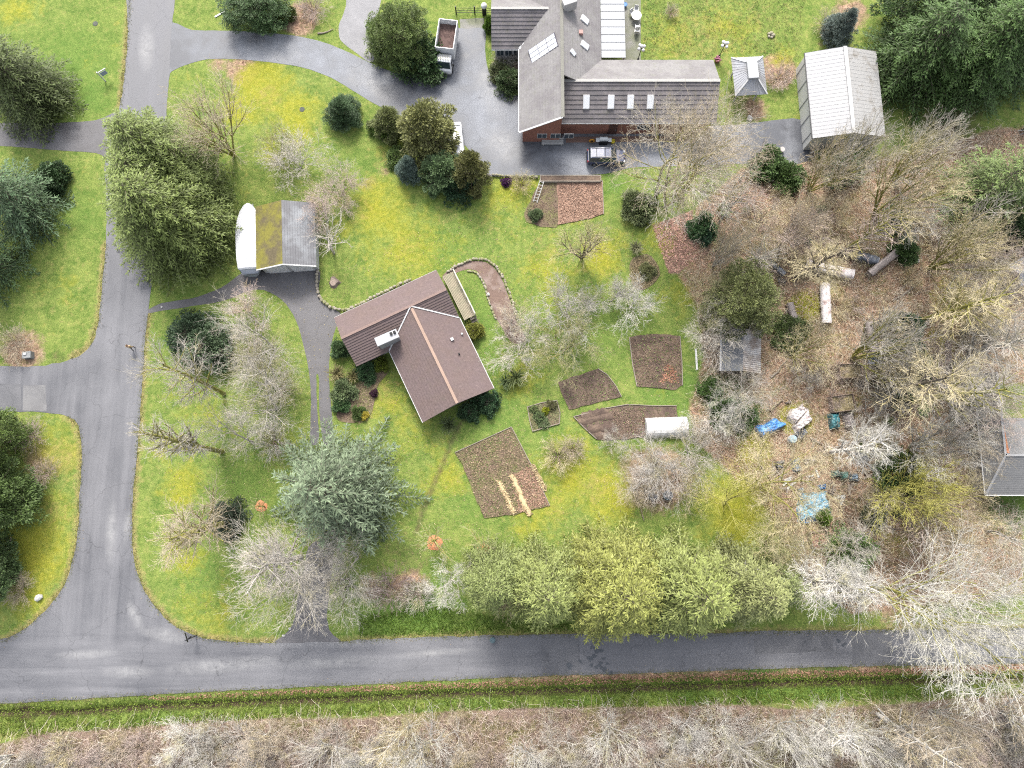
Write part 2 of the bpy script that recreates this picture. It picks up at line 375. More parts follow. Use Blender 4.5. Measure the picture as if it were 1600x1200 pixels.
dry = np.maximum(dry, blob([(90, 720, 50, .6), (80, 800, 40, .5), (1100, 60, 120, .45), (1180, 30, 60, .4), (640, 390, 60, .4), (880, 400, 50, .35), (800, 520, 25, .3), (600, 610, 40, .5), (340, 250, 20, .3), (560, 330, 35, .45), (700, 330, 40, .4), (760, 350, 35, .4), (850, 390, 40, .45), (900, 420, 30, .4), (930, 760, 40, .5), (870, 800, 40, .4), (720, 760, 35, .4), (660, 640, 30, .4), (300, 700, 40, .35), (360, 860, 40, .3), (270, 820, 30, .4), (420, 150, 40, .5), (500, 210, 40, .4), (600, 250, 30, .5), (110, 480, 40, .35), (60, 440, 40, .3), (740, 700, 20, .5), (960, 430, 30, .4), (820, 460, 30, .35)]))
lush = blob([(110, 100, 70, .8), (140, 150, 40, .9), (130, 340, 40, .6), (300, 520, 50, .6), (760, 500, 60, .7), (700, 400, 60, .5), (760, 560, 50, .7), (950, 520, 60, .5), (770, 650, 60, .6), (1130, 620, 60, .9), (1165, 640, 40, .9), (660, 960, 60, .95), (600, 965, 50, .9), (320, 900, 50, .5), (380, 760, 50, .6), (740, 780, 40, .6), (1190, 1078, 60, 1), (1290, 1082, 60, 1), (1080, 1088, 50, .9), (900, 1090, 50, .6), (740, 1090, 50, .7), (1400, 1078, 50, .9), (250, 1100, 60, .5), (960, 270, 25, 1), (960, 290, 20, 1), (560, 250, 40, .3), (1580, 800, 60, .8), (1040, 630, 40, .8), (1080, 600, 25, .9), (860, 680, 30, .6)])
nv = GX.size; ny_, nx_ = GX.shape
verts = np.stack([GX.ravel(), GY.ravel(), GZ.ravel()], 1)
ii = (np.arange(ny_ - 1)[:, None] * nx_ + np.arange(nx_ - 1)[None, :]).ravel()
quads = np.stack([ii, ii + 1, ii + nx_ + 1, ii + nx_], 1)

def ground_mat():
    m, t = nt('ground_cover'); g = NG(t); pos = g.wpos()
    A = g.n('ShaderNodeAttribute'); A.attribute_name = 'cover_a'; B = g.n('ShaderNodeAttribute'); B.attribute_name = 'cover_b'
    sa = g.n('ShaderNodeSeparateColor'); g.l(A.outputs['Color'], sa.inputs[0]); sb = g.n('ShaderNodeSeparateColor'); g.l(B.outputs['Color'], sb.inputs[0])
    li, mo, so = sa.outputs; dr, br, lu = sb.outputs
    n0 = g.noise(pos, 0.13, 5, 0.6); n1 = g.noise(pos, 0.55, 6, 0.65, 0.4); n2 = g.noise(pos, 2.2, 6, 0.7, 0.3); n3 = g.noise(pos, 7.5, 4, 0.75); n4 = g.noise(pos, 19.0, 2, 0.6)
    mp = g.n('ShaderNodeMapping'); mp.inputs['Location'].default_value = (37, 11, 5); g.l(pos, mp.inputs[0])
    k1 = g.noise(mp.outputs[0], 0.33, 6, 0.65, 0.5); k2 = g.noise(mp.outputs[0], 1.4, 6, 0.7, 0.3)
    def th(mask, nz, amp=0.8, lo=0.42, hi=0.6):
        return g.ramp(g.math('ADD', mask, g.math('MULTIPLY', g.math('SUBTRACT', nz, 0.5), amp)), [(lo, 0.0), (hi, 1.0)])
    n12 = g.math('ADD', g.math('MULTIPLY', n1, 0.5), g.math('MULTIPLY', n2, 0.5))
    k12 = g.math('ADD', g.math('MULTIPLY', k1, 0.55), g.math('MULTIPLY', k2, 0.45))
    grass = g.mix(g.ramp(n12, [(0.40, 0.0), (0.60, 1.0)]), (0.068, 0.112, 0.022), (0.150, 0.185, 0.046))
    grass = g.mix(g.ramp(k2, [(0.52, 0.0), (0.72, 0.75)]), grass, (0.215, 0.200, 0.070))
    grass = g.mix(g.ramp(n3, [(0.56, 0.0), (0.72, 0.5)]), grass, (0.22, 0.205, 0.085))
    grass = g.mix(g.math('MULTIPLY', lu, 0.8), grass, g.mix(n2, (0.050, 0.105, 0.018), (0.098, 0.165, 0.036)))
    yel = g.mix(g.ramp(n2, [(0.35, 0.0), (0.7, 1.0)]), (0.155, 0.165, 0.014), (0.255, 0.235, 0.034))
    grass = g.mix(g.math('MULTIPLY', th(g.math('ADD', g.math('MULTIPLY', mo, 0.8), g.math('MULTIPLY', g.math('SUBTRACT', n0, 0.42), 0.8)), k12, 2.4, 0.30, 0.92), 0.88), grass, yel)
    bare = g.mix(n3, (0.16, 0.12, 0.055), (0.27, 0.21, 0.10))
    grass = g.mix(g.math('MULTIPLY', th(dr, k2, 1.4, 0.35, 0.9), 0.75), grass, bare)
    vo = g.n('ShaderNodeTexVoronoi'); vo.inputs['Scale'].default_value = 4.5; g.l(pos, vo.inputs['Vector'])
    sv = g.n('ShaderNodeSeparateColor'); g.l(vo.outputs['Color'], sv.inputs[0])
    lt = g.mix(sv.outputs[0], (0.12, 0.068, 0.046), (0.36, 0.235, 0.165))
    lt = g.mix(g.ramp(k12, [(0.42, 0.0), (0.6, 1.0)]), lt, g.mix(sv.outputs[1], (0.11, 0.080, 0.052), (0.27, 0.205, 0.135)))
    lt = g.mix(g.math('MULTIPLY', g.ramp(n12, [(0.50, 0.0), (0.62, 1.0)]), 0.6), lt, (0.105, 0.125, 0.030))
    lt = g.mix(g.math('MULTIPLY', th(mo, k12, 1.6, 0.45, 0.8), 0.9), lt, yel)
    lt = g.mix(g.math('MULTIPLY', th(lu, k12, 1.4, 0.4, 0.8), 0.9), lt, (0.05, 0.10, 0.02))
    c = g.mix(th(li, k12, 1.1), grass, lt)
    bru = g.mix(n3, (0.10, 0.070, 0.054), (0.25, 0.185, 0.145)); bru = g.mix(g.ramp(k12, [(0.45, 0.0), (0.62, 1.0)]), bru, (0.12, 0.115, 0.045))
    c = g.mix(th(br, k12, 0.9), c, bru)
    c = g.mix(th(so, k2, 0.9, 0.3, 0.85), c, g.mix(n3, (0.035, 0.026, 0.018), (0.095, 0.068, 0.045)))
    f = g.math('ADD', g.math('MULTIPLY', n3, 1.15), g.math('ADD', g.math('MULTIPLY', n4, 0.9), 0.0))
    cc = g.n('ShaderNodeCombineXYZ')
    for i in range(3): g.l(f, cc.inputs[i])
    c = g.mix(1.0, c, cc.outputs[0], 'MULTIPLY')
    hgt = g.math('ADD', n3, g.math('MULTIPLY', n4, 0.6))
    g.out(c, 0.95, g.bump(hgt, 0.7, 0.12), spec=0.1); return m
me = np_mesh('ground', verts, quads, ground_mat(), smooth=True)
for nm, chans in (('cover_a', (litter, moss * 1.35, soil)), ('cover_b', (dry, brush_m, lush))):
    a = me.attributes.new(nm, 'FLOAT_COLOR', 'POINT')
    a.data.foreach_set('color', np.stack([np.clip(c, 0, 1).ravel() for c in chans] + [np.ones(nv)], 1).astype(np.float32).ravel())
tag(link('ground', me), kind='structure')

# ------------------------------------------------------------------ roads, drives, paths
ASPH = asphalt_mat('road_asphalt', (0.064, 0.065, 0.071), (0.118, 0.118, 0.125), 1, 0.07, 0.42, True, [((260, 1046), (450, 1032), 1.0), ((220, 985), (300, 1000), 0.9), ((160, 1050), (240, 1050), 0.8), ((176, 780), (172, 880), 0.8), ((200, 800), (196, 850), 0.5), ((420, 1008), (640, 1000), 0.6), ((420, 1040), (600, 1030), 0.8), ((200, 940), (222, 985), 0.7), ((90, 1025), (180, 1020), 0.6), ((620, 1025), (740, 1015), 0.5), ((230, 40), (228, 110), 1.2)])
ASPH2 = asphalt_mat('wet_drive_asphalt', (0.045, 0.048, 0.056), (0.15, 0.157, 0.172), 2, 0.11, 0.36, False, [((380, 75), (470, 90), 2.0), ((540, 110), (640, 150), 2.2), ((780, 190), (750, 90), 2.0), ((760, 200), (810, 250), 2.5), ((690, 160), (640, 160), 1.5)])  # pale spots put the bright cloud reflection on the wet drive into its colour
ASPH3 = asphalt_mat('old_drive_asphalt', (0.050, 0.047, 0.048), (0.10, 0.097, 0.10), 3, 0.2, 0.5)
GRAV = mt('gravel', (0.17, 0.168, 0.172), 0.95, 0.45, 0.6, 8.0, 0.6)
CONC = mt('concrete', (0.17, 0.165, 0.155), 0.9, 0.3, 0.5, 6.0, 0.2, col2=(0.11, 0.115, 0.08), amt=0.5)
ROAD = [(203, -60), (200, 50), (193, 130), (182, 190), (165, 250), (166, 300), (166, 380), (160, 440), (155, 500), (142, 540), (112, 561), (60, 572), (0, 572), (-200, 574),
        (-200, 640), (0, 643), (70, 645), (105, 650), (122, 665), (128, 700), (126, 760), (122, 830), (115, 870), (100, 915), (70, 955), (30, 988), (-20, 1005), (-200, 1060),
        (-200, 1112), (0, 1100), (200, 1088), (400, 1077), (600, 1068), (800, 1058), (1000, 1052), (1200, 1045), (1400, 1040), (1600, 1036), (2000, 1028),
        (2000, 975), (1600, 981), (1400, 984), (1200, 986), (1100, 990), (1000, 990), (900, 990), (750, 993), (650, 996), (560, 1000), (525, 1003), (433, 1004), (380, 1003), (320, 997), (270, 975), (240, 945), (218, 905), (207, 850), (207, 800), (211, 740), (217, 680), (222, 600), (228, 520),
        (232, 485), (238, 430), (243, 360), (250, 280), (258, 200), (264, 120), (268, 50), (272, -60)]
tag(sheet('road', ROAD, 0.024, ASPH, 0.13, 5, seed=3), kind='structure')
tag(sheet('neighbour_driveway', [(-150, 193), (0, 192), (80, 192), (150, 188), (184, 178), (172, 245), (150, 239), (80, 234), (0, 228), (-150, 224)], 0.016, ASPH3, 0.06, 4, seed=4), kind='structure')
TOPDRIVE = [(262, 40), (300, 47), (345, 48), (400, 50), (460, 56), (505, 66), (545, 82), (585, 101), (625, 116), (660, 119), (679, 108), (684, 70), (704, 46), (730, 45), (757, 46), (758, 80), (764, 112), (778, 136), (798, 150), (815, 152),
            (830, 200), (1000, 200), (1150, 195), (1258, 188), (1262, 252), (1150, 256), (1040, 260), (985, 262), (940, 272), (850, 274), (762, 275), (752, 258), (738, 240), (712, 216), (655, 192), (602, 171), (560, 147), (518, 122), (470, 105), (400, 95), (335, 92), (298, 99), (268, 112), (252, 130)]
tag(sheet('house_driveway', TOPDRIVE, 0.018, ASPH2, 0.05, 4, seed=5), kind='structure')
GDRIVE = [(225, 490), (252, 474), (300, 466), (345, 450), (385, 424), (440, 418), (496, 420), (498, 452), (508, 476), (532, 490), (524, 515), (517, 545), (514, 575), (516, 620), (520, 690), (505, 690), (499, 640), (498, 590), (494, 590), (496, 640), (498, 690), (485, 690), (486, 640), (484, 590), (476, 545), (462, 500), (440, 468), (400, 452), (350, 470), (290, 480), (250, 486)]
tag(sheet('garage_driveway', GDRIVE, 0.014, ASPH3, 0.06, 4, seed=6), kind='structure')
tag(sheet('entry_driveway', [(428, 1010), (447, 990), (459, 970), (466, 930), (474, 890), (486, 850), (520, 850), (518, 900), (512, 950), (515, 985), (532, 1010)], 0.014, ASPH3, 0.08, 4, seed=7), kind='structure')
tag(sheet('gravel_track', [(548, -60), (540, 10), (530, 40), (532, 62), (560, 85), (582, 98), (584, 70), (580, 45), (592, 15), (598, -60)], 0.012, GRAV, 0.12, 4, seed=8), kind='structure')
tag(sheet('terrace', [(972, -60), (1001, -60), (1001, 92), (1002, 97), (972, 97)], 0.012, CONC, 0.0, 0), kind='structure')
tag(sheet('gate_apron', [(718, 30), (756, 28), (757, 50), (720, 50)], 0.01, CONC, 0.03, 0), kind='structure')
tag(sheet('woodland_path', [(1476, 540), (1486, 538), (1492, 600), (1496, 668), (1486, 670), (1480, 610)], 0.012, mt('path_grey', (0.17, 0.16, 0.155), 0.95, 0.35, 0.5, 5), 0.15, 4, seed=9), kind='structure')
PATHM = mt('earth_path', (0.20, 0.155, 0.135), 0.95, 0.4, 0.6, 5.0, 0.5, col2=(0.11, 0.075, 0.06), amt=0.6)
tag(sheet('garden_path', [(692, 430), (714, 415), (742, 407), (766, 413), (784, 436), (796, 466), (806, 500), (822, 530), (800, 535), (776, 498), (764, 468), (757, 442), (745, 424), (728, 421), (708, 430), (696, 440)], 0.014, PATHM, 0.08, 5, seed=10), kind='structure')
# tar repairs and seams on the lower road
TAR = mt('tar_repair', (0.05, 0.055, 0.062), 0.6, 0.3)
road_o = bpy.data.objects['road']
for k, (cx, cy, n, sp) in enumerate([(925, 1030, 11, 15), (893, 1042, 5, 7), (943, 1045, 8, 12), (935, 1016, 5, 7), (1268, 990, 3, 12), (1310, 1003, 3, 16)]):
    r_ = random.Random(40 + k); mb = MB()
    for i in range(n):
        c = P(cx + r_.gauss(0, sp * 0.6), cy + r_.gauss(0, sp * 0.5)); q = []
        for j in range(7):
            a = 2 * math.pi * j / 7; rr = r_.uniform(0.06, 0.32); q.append((c.x + math.cos(a) * rr * 1.3, c.y + math.sin(a) * rr, 0.030 + 0.0006 * i))
        mb.add(q, [tuple(range(7))])
    mb.build('tar_repair', TAR, road_o)

# repaired rectangles and worn lanes in the asphalt
PATCHD = asphalt_mat('patch_dark', (0.055, 0.056, 0.061), (0.10, 0.10, 0.105), 5, 0.3, 0.5); PATCHL = asphalt_mat('patch_light', (0.085, 0.084, 0.086), (0.15, 0.148, 0.148), 6, 0.25, 0.5)
for k, (q, mm) in enumerate([([(0, 600), (33, 600), (34, 640), (0, 642)], PATCHD), ([(36, 602), (72, 602), (73, 642), (36, 641)], PATCHL), ([(1178, 992), (1300, 990), (1302, 1018), (1180, 1022)], PATCHD), ([(845, 992), (905, 991), (906, 1054), (846, 1056)], PATCHD), ([(1330, 988), (1392, 986), (1394, 1038), (1332, 1040)], PATCHD)]):
    sheet('asphalt_patch', q, 0.0275, mm, 0.10, 0, parent=road_o, seed=60 + k)
# ------------------------------------------------------------------ plant generators
def seg_mesh(name, segs, sides, mat):
    a = np.array([(*s[0], *s[1], s[2], s[3]) for s in segs], np.float64)
    p0, p1, r0, r1 = a[:, 0:3], a[:, 3:6], a[:, 6], a[:, 7]
    d = p1 - p0; d /= np.linalg.norm(d, axis=1, keepdims=True) + 1e-9
    ref = np.where(np.abs(d[:, 2:3]) < 0.9, np.array([[0, 0, 1.0]]), np.array([[1.0, 0, 0]]))
    u = np.cross(d, ref); u /= np.linalg.norm(u, axis=1, keepdims=True) + 1e-9; w = np.cross(d, u)
    N = len(a); V = np.zeros((N, 2 * sides, 3))
    for i in range(sides):
        t = 2 * math.pi * i / sides; o = u * math.cos(t) + w * math.sin(t)
        V[:, i] = p0 + o * r0[:, None]; V[:, sides + i] = p1 + o * r1[:, None]
    base = (np.arange(N) * 2 * sides)[:, None]
    Q = np.concatenate([base + np.array([[i, (i + 1) % sides, sides + (i + 1) % sides, sides + i]]) for i in range(sides)], 0)
    return np_mesh(name, V.reshape(-1, 3), Q, mat, smooth=sides > 3)

def rot_about(d, ang, az):
    u = d.orthogonal().normalized(); w = d.cross(u)
    return (d * math.cos(ang) + (u * math.cos(az) + w * math.sin(az)) * math.sin(ang)).normalized()

STYLES = {  # children per level, length ratio, branching angle, upward pull, wiggle, where children start, stems
    'alder':  dict(kids=(24, 8, 6, 3), ratio=(0.30, 0.58, 0.58, 0.55), ang=(58, 42, 38, 34), up=(0.02, 0.05, 0.04, 0.0), wig=(0.04, 0.07, 0.08, 0.10), t0=(0.25, 0.15, 0.1, 0.1), stems=1, spread=3),
    'poplar': dict(kids=(32, 8, 4, 2), ratio=(0.20, 0.52, 0.58, 0.5), ang=(48, 36, 36, 36), up=(0.0, 0.09, 0.04, 0.0), wig=(0.03, 0.06, 0.08, 0.10), t0=(0.30, 0.1, 0.1, 0.1), stems=1, spread=2),
    'vase':   dict(kids=(8, 7, 5, 2), ratio=(0.52, 0.56, 0.58, 0.55), ang=(28, 30, 30, 32), up=(0.02, 0.03, 0.03, 0.0), wig=(0.04, 0.06, 0.07, 0.10), t0=(0.22, 0.2, 0.15, 0.1), stems=6, spread=26),
    'oak':    dict(kids=(9, 8, 7, 4), ratio=(0.62, 0.62, 0.58, 0.52), ang=(48, 44, 40, 36), up=(0.025, 0.02, 0.02, 0.0), wig=(0.10, 0.11, 0.10, 0.10), t0=(0.3, 0.25, 0.15, 0.1), stems=2, spread=22),
    'fruit':  dict(kids=(7, 8, 7, 4), ratio=(0.80, 0.62, 0.52, 0.55), ang=(58, 48, 44, 38), up=(0.02, 0.04, 0.06, 0.02), wig=(0.14, 0.12, 0.10, 0.10), t0=(0.25, 0.2, 0.12, 0.1), stems=3, spread=40),
    'birch':  dict(kids=(9, 8, 7, 4), ratio=(0.62, 0.62, 0.55, 0.5), ang=(52, 44, 42, 40), up=(0.025, 0.01, 0.0, 0.0), wig=(0.12, 0.13, 0.14, 0.14), t0=(0.28, 0.22, 0.12, 0.1), stems=2, spread=22),
    'bush':   dict(kids=(6, 4, 2), ratio=(0.6, 0.58, 0.5), ang=(30, 34, 36), up=(0.02, 0.03, 0.0), wig=(0.07, 0.09, 0.12), t0=(0.2, 0.15, 0.1), stems=28, spread=48),
    'young':  dict(kids=(15, 6, 3), ratio=(0.46, 0.58, 0.5), ang=(45, 38, 36), up=(0.02, 0.05, 0.0), wig=(0.04, 0.08, 0.10), t0=(0.25, 0.15, 0.1), stems=1, spread=3),
}
def gen_bare(seed, style, h, r, twig=0.017):
    S = STYLES[style]; R_ = random.Random(seed); thick = []; thin = []
    maxl = len(S['kids'])
    def path(p, d, L, r0, r1, n, wig, up, out):
        pts = [(p, d, r0)]
        for i in range(n):
            d = (d + Vector((R_.gauss(0, wig), R_.gauss(0, wig), R_.gauss(0, wig) * 0.7 + up))).normalized()
            q = p + d * (L / n); ra, rb = lerp(r0, r1, i / n), lerp(r0, r1, (i + 1) / n)
            out.append((tuple(p), tuple(q), ra, rb)); p = q; pts.append((p, d, rb))
        return pts
    def rec(p, d, L, rad, lev):
        n = (6, 5, 4, 2, 1)[lev] if lev < 5 else 1
        end = max(rad * (0.3 if lev == 0 else 0.4), twig * 0.6)
        pts = path(p, d, L, rad, end, n, S['wig'][min(lev, maxl - 1)], S['up'][min(lev, maxl - 1)], thick if lev == 0 or (lev == 1 and style != 'bush') else thin)
        if lev >= maxl: return
        k = S['kids'][lev]; k = max(1, int(k * R_.uniform(0.75, 1.25))); az = R_.uniform(0, 6.28)
        for i in range(k):
            t = lerp(S['t0'][lev], 1.0, (i + R_.random()) / k); x = t * n; j = min(int(x), n - 1); f = x - j
            q = pts[j][0].lerp(pts[j + 1][0], f); dd_ = pts[j + 1][1]; rr = lerp(pts[j][2], pts[j + 1][2], f)
            az += 2.4 + R_.uniform(-0.5, 0.5)
            nd = rot_about(dd_, math.radians(S['ang'][lev] * R_.uniform(0.65, 1.3)), az)
            if nd.z < -0.15: nd.z *= 0.3; nd.normalize()
            LL = L * S['ratio'][lev] * R_.uniform(0.65, 1.25) * (1.25 - 0.65 * t if lev == 0 else 1.1 - 0.35 * t)
            rec(q, nd, LL, min(rr * 0.92, max(min(rr * 0.62, rad * 0.5), twig * (2.4, 1.7, 1.0, 0.8)[min(lev, 3)])), lev + 1)
    ns = S['stems']
    for s in range(ns):
        az = 2 * math.pi * s / ns + R_.uniform(-0.4, 0.4)
        a = math.radians(S['spread'] * R_.uniform(0.5, 1.25))
        d = Vector((math.sin(a) * math.cos(az), math.sin(a) * math.sin(az), math.cos(a)))
        b = Vector((0.05 * math.cos(az), 0.05 * math.sin(az), -0.05)) * (1 if ns > 1 else 0)
        base_r = max(h / (62 if ns == 1 else 95), twig * 2.6) if style != 'bush' else twig * 2.0
        rec(b, d, h * (0.95 if ns == 1 else 0.8), base_r, 0)
    allp = np.array([s[1] for s in thick + thin]); zmax = allp[:, 2].max(); rr = np.percentile(np.hypot(allp[:, 0], allp[:, 1]), 97)
    sx, sz = r / rr, h / zmax
    def fix(ss): return [((a[0] * sx, a[1] * sx, a[2] * sz), (b[0] * sx, b[1] * sx, b[2] * sz), u, v) for a, b, u, v in ss]
    return fix(thick), fix(thin)

def cards_mesh(name, base, dirn, nrm, L, Wd, tint, mat):
    d = dirn / (np.linalg.norm(dirn, axis=1, keepdims=True) + 1e-9)
    s = np.cross(d, nrm); s /= np.linalg.norm(s, axis=1, keepdims=True) + 1e-9
    mid = base + d * (L * 0.45)[:, None]; tip = base + d * L[:, None]; tip[:, 2] -= 0.12 * L
    V = np.stack([base, mid + s * (Wd * 0.5)[:, None], tip, mid - s * (Wd * 0.5)[:, None]], 1).reshape(-1, 3)
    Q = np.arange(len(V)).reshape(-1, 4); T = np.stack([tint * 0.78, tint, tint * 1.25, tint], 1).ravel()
    return np_mesh(name, V, Q, mat, tint=T)

def gen_fir(seed, h, r, levels=26, per=8, card=0.34, droop=0.18, low=0.06, shape=0.85, step=0.26):
    g = np.random.default_rng(seed); B, D, Nn, L, W, T, limbs = [], [], [], [], [], [], []
    for i in range(levels):
        u = i / (levels - 1); z = h * (low + (0.985 - low) * u); n = max(3, int(per * (1 - 0.45 * u)))
        for k in range(n):
            az = 2 * math.pi * (k + 0.5 * (i % 2)) / n + g.normal(0, 0.22)
            ln = r * (1 - u) ** shape * g.uniform(0.78, 1.12) + 0.25
            el = lerp(-0.10, 0.75, u ** 1.5) + g.normal(0, 0.08); out = np.array([math.cos(az), math.sin(az), 0.0]); side = np.array([-math.sin(az), math.cos(az), 0.0])
            z0 = z + g.normal(0, 0.25); m = max(3, int(ln / step)); prev = np.array([0, 0, z0])
            for j in range(1, m + 1):
                t = j / m; p = np.array([0, 0, z0]) + out * ln * t * math.cos(el) + np.array([0, 0, ln * t * math.sin(el) - droop * ln * t * t * 1.4 + 0.06 * ln * t ** 4])
                if j % 3 == 0 or j == m: limbs.append((tuple(prev), tuple(p), 0.03 * (1 - t) + 0.012, 0.03 * (1 - t) + 0.010)); prev = p
                if t < 0.12: continue
                tw = (0.34 * ln * (1 - t) ** 0.8 + 0.30) * g.uniform(0.75, 1.2)
                for sg in (-1, 1):
                    dv = out * g.uniform(0.45, 0.8) + side * sg + np.array([0, 0, g.normal(-0.12, 0.14)]); dv /= np.linalg.norm(dv)
                    q = max(1, int(tw / card)); 
                    for c in range(q):
                        b = p + dv * (tw * c / q); b[2] -= 0.10 * (tw * c / q) ** 2
                        jit = g.normal(0, 0.22, 3); jit[2] += 0.02
                        sd_ = g.choice((-1, 1)) * g.uniform(0.1, 0.75)
                        for rep in range(2):
                            B.append(b); D.append(dv * 0.9 + jit * (1 + rep) + out * (sd_ if rep else 0.35) * 0.5); Nn.append(np.array([0, 0, 1]) + g.normal(0, 0.35, 3))
                            L.append(card * g.uniform(1.0, 1.8)); W.append(card * g.uniform(0.24, 0.38))
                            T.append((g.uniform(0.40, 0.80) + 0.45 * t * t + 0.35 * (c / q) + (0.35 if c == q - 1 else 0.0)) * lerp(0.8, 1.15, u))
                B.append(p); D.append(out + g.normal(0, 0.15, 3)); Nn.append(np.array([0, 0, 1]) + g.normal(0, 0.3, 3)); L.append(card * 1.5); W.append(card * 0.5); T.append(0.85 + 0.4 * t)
    return [np.array(x, float) for x in (B, D, Nn, L, W, T)], limbs

def profile(kind, u):
    if kind == 'cone': return (1 - u) ** 0.75 * min(1, 0.55 + u * 3.0)
    if kind == 'column': return min(1.0, 0.6 + 2.0 * u) * (1 - u ** 2.6)
    if kind == 'dome': return math.sqrt(max(0, 1 - u * u))
    if kind == 'egg': return math.sqrt(max(0.0, 1 - (2 * u - 0.85) ** 2 / 1.33)) if u < 1 else 0.05
    return math.sin(math.pi * min(1, max(0.02, u)))
def gen_leafy(seed, h, r, kind, clumps=110, per=110, card=0.26, low=0.05, crad=0.24, updir=0.25, droop=0.0, aspect=0.45):
    """crown of leaf sprays gathered in uneven clumps over the crown's outer half"""
    g = np.random.default_rng(seed); B, D, Nn, L, W, T, limbs = [], [], [], [], [], [], []
    us = []
    while len(us) < clumps:
        u = g.uniform(0, 1); 
        if g.uniform() < profile(kind, u) * 0.9 + 0.15: us.append(u)
    for k, u in enumerate(us):
        az = k * 2.39996 + g.normal(0, 0.35); pr = profile(kind, u) * r
        fr = g.uniform(0.60, 1.08) if g.uniform() < 0.8 else g.uniform(0.25, 0.6)
        fr *= 1 + 0.12 * math.sin(3 * az + seed) + 0.07 * math.sin(7 * az + 2.3 * seed)
        c = np.array([pr * fr * math.cos(az), pr * fr * math.sin(az), h * (low + (0.97 - low) * u)])
        cr = crad * r ** 0.7 * g.uniform(0.65, 1.35); sh = g.uniform(0.78, 1.18)
        limbs.append(((0, 0, max(0.1, c[2] * 0.8)), tuple(c), 0.035, 0.012))
        outv = np.array([c[0], c[1], 0.35 * h * (u - 0.3)]); outv /= np.linalg.norm(outv) + 1e-6
        dirs = g.normal(0, 1, (per, 3)); dirs /= np.linalg.norm(dirs, axis=1, keepdims=True)
        rad = cr * g.uniform(0.25, 1.0, per) ** 0.6
        pos = c + dirs * rad[:, None] * np.array([1.15, 1.15, 0.8])
        dv = dirs * 0.8 + outv * 0.8 + np.array([0, 0, updir - droop]) + g.normal(0, 0.35, (per, 3))
        B.append(pos); D.append(dv); Nn.append(np.array([0, 0, 0.9]) + outv * 0.3 + g.normal(0, 0.5, (per, 3)))
        L.append(card * g.uniform(0.7, 1.4, per)); W.append(card * aspect * g.uniform(0.7, 1.3, per))
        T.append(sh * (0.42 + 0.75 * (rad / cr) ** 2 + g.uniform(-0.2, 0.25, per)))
    return [np.concatenate(x) for x in (B, D, Nn, L, W, T)], limbs
def gen_blades(seed, h, r, n, wd=0.05):
    g = np.random.default_rng(seed); V = []; Q = []; T = []
    for i in range(n):
        az = g.uniform(0, 6.28); rr = r * g.uniform(0.35, 1.0); hh = h * g.uniform(0.6, 1.0); o = np.array([math.cos(az), math.sin(az), 0]); s = np.array([-math.sin(az), math.cos(az), 0]); k = len(V); b = g.normal(0, 0.12 * r, 3); b[2] = 0
        for t in (0, 0.4, 0.75, 1.0):
            p = b + o * rr * t + np.array([0, 0, hh * (1.9 * t - 1.15 * t * t) + 0.02]); w = wd * (1 - t) ** 0.6 + 0.006
            V += [p - s * w, p + s * w]; T += [0.7 + 0.5 * t] * 2
        for j in range(3): Q.append((k + 2 * j, k + 2 * j + 1, k + 2 * j + 3, k + 2 * j + 2))
    return np.array(V), np.array(Q), np.array(T)

PROTO = {}
def proto(name, h, r, trunk_me, crown_me): PROTO[name] = (trunk_me, crown_me, h, r)
def make_bare(name, seed, style, h, r, twig=0.017):
    th, tn = gen_bare(seed, style, h, r, twig)
    if not th: th = tn[:6]
    proto(name, h, r, seg_mesh('trunk', th, 5, TWIG), seg_mesh('crown', tn, 3, TWIG))
def trunk_for(h, r0, limbs):
    segs = [((0, 0, -0.05), (0, 0, h * 0.35), r0, r0 * 0.75), ((0, 0, h * 0.35), (0.03, 0, h * 0.7), r0 * 0.75, r0 * 0.4), ((0.03, 0, h * 0.7), (0, 0, h * 0.97), r0 * 0.4, 0.015)]
    return seg_mesh('trunk', segs + limbs, 5, TWIG)
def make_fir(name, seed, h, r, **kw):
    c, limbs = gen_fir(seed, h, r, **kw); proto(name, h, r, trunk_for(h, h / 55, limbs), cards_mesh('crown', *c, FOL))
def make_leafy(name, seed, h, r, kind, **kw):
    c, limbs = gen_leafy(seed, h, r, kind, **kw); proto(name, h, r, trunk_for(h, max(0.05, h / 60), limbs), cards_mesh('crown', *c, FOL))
def make_blades(name, seed, h, r, n, wd=0.05):
    V, Q, T = gen_blades(seed, h, r, n, wd); proto(name, h, r, None, np_mesh('foliage', V, Q, FOL, tint=T))

for i in range(4): make_bare('alder%d' % i, 11 + i, 'alder', 16, 3.4, 0.010)
make_bare('poplar0', 21, 'poplar', 20, 2.4, 0.010)
for i in range(5): make_bare('vase%d' % i, 31 + i, 'vase', 13, 5.0, 0.011)
for i in range(5): make_bare('oak%d' % i, 41 + i, 'oak', 14, 7.0, 0.010)
for i in range(5): make_bare('fruit%d' % i, 51 + i, 'fruit', 5.0, 3.4, 0.009)
for i in range(4): make_bare('bush%d' % i, 61 + i, 'bush', 2.2, 1.7, 0.008)
for i in range(3): make_bare('young%d' % i, 71 + i, 'young', 6.0, 1.8, 0.010)
for i in range(3): make_bare('birch%d' % i, 91 + i, 'birch', 18, 8.0, 0.012)
make_fir('fir0', 3, 20, 8.4, levels=20, per=7, card=0.36, step=0.34)
make_fir('fir1', 4, 14, 5.5, levels=20, per=7, card=0.30, step=0.30)
make_leafy('cedar1', 6, 13, 5.0, 'cone', clumps=250, per=150, card=0.26, low=0.03, crad=0.24, droop=0.3)
make_leafy('cedar2', 7, 13, 5.0, 'egg', clumps=250, per=150, card=0.26, low=0.05, crad=0.24, droop=0.3)
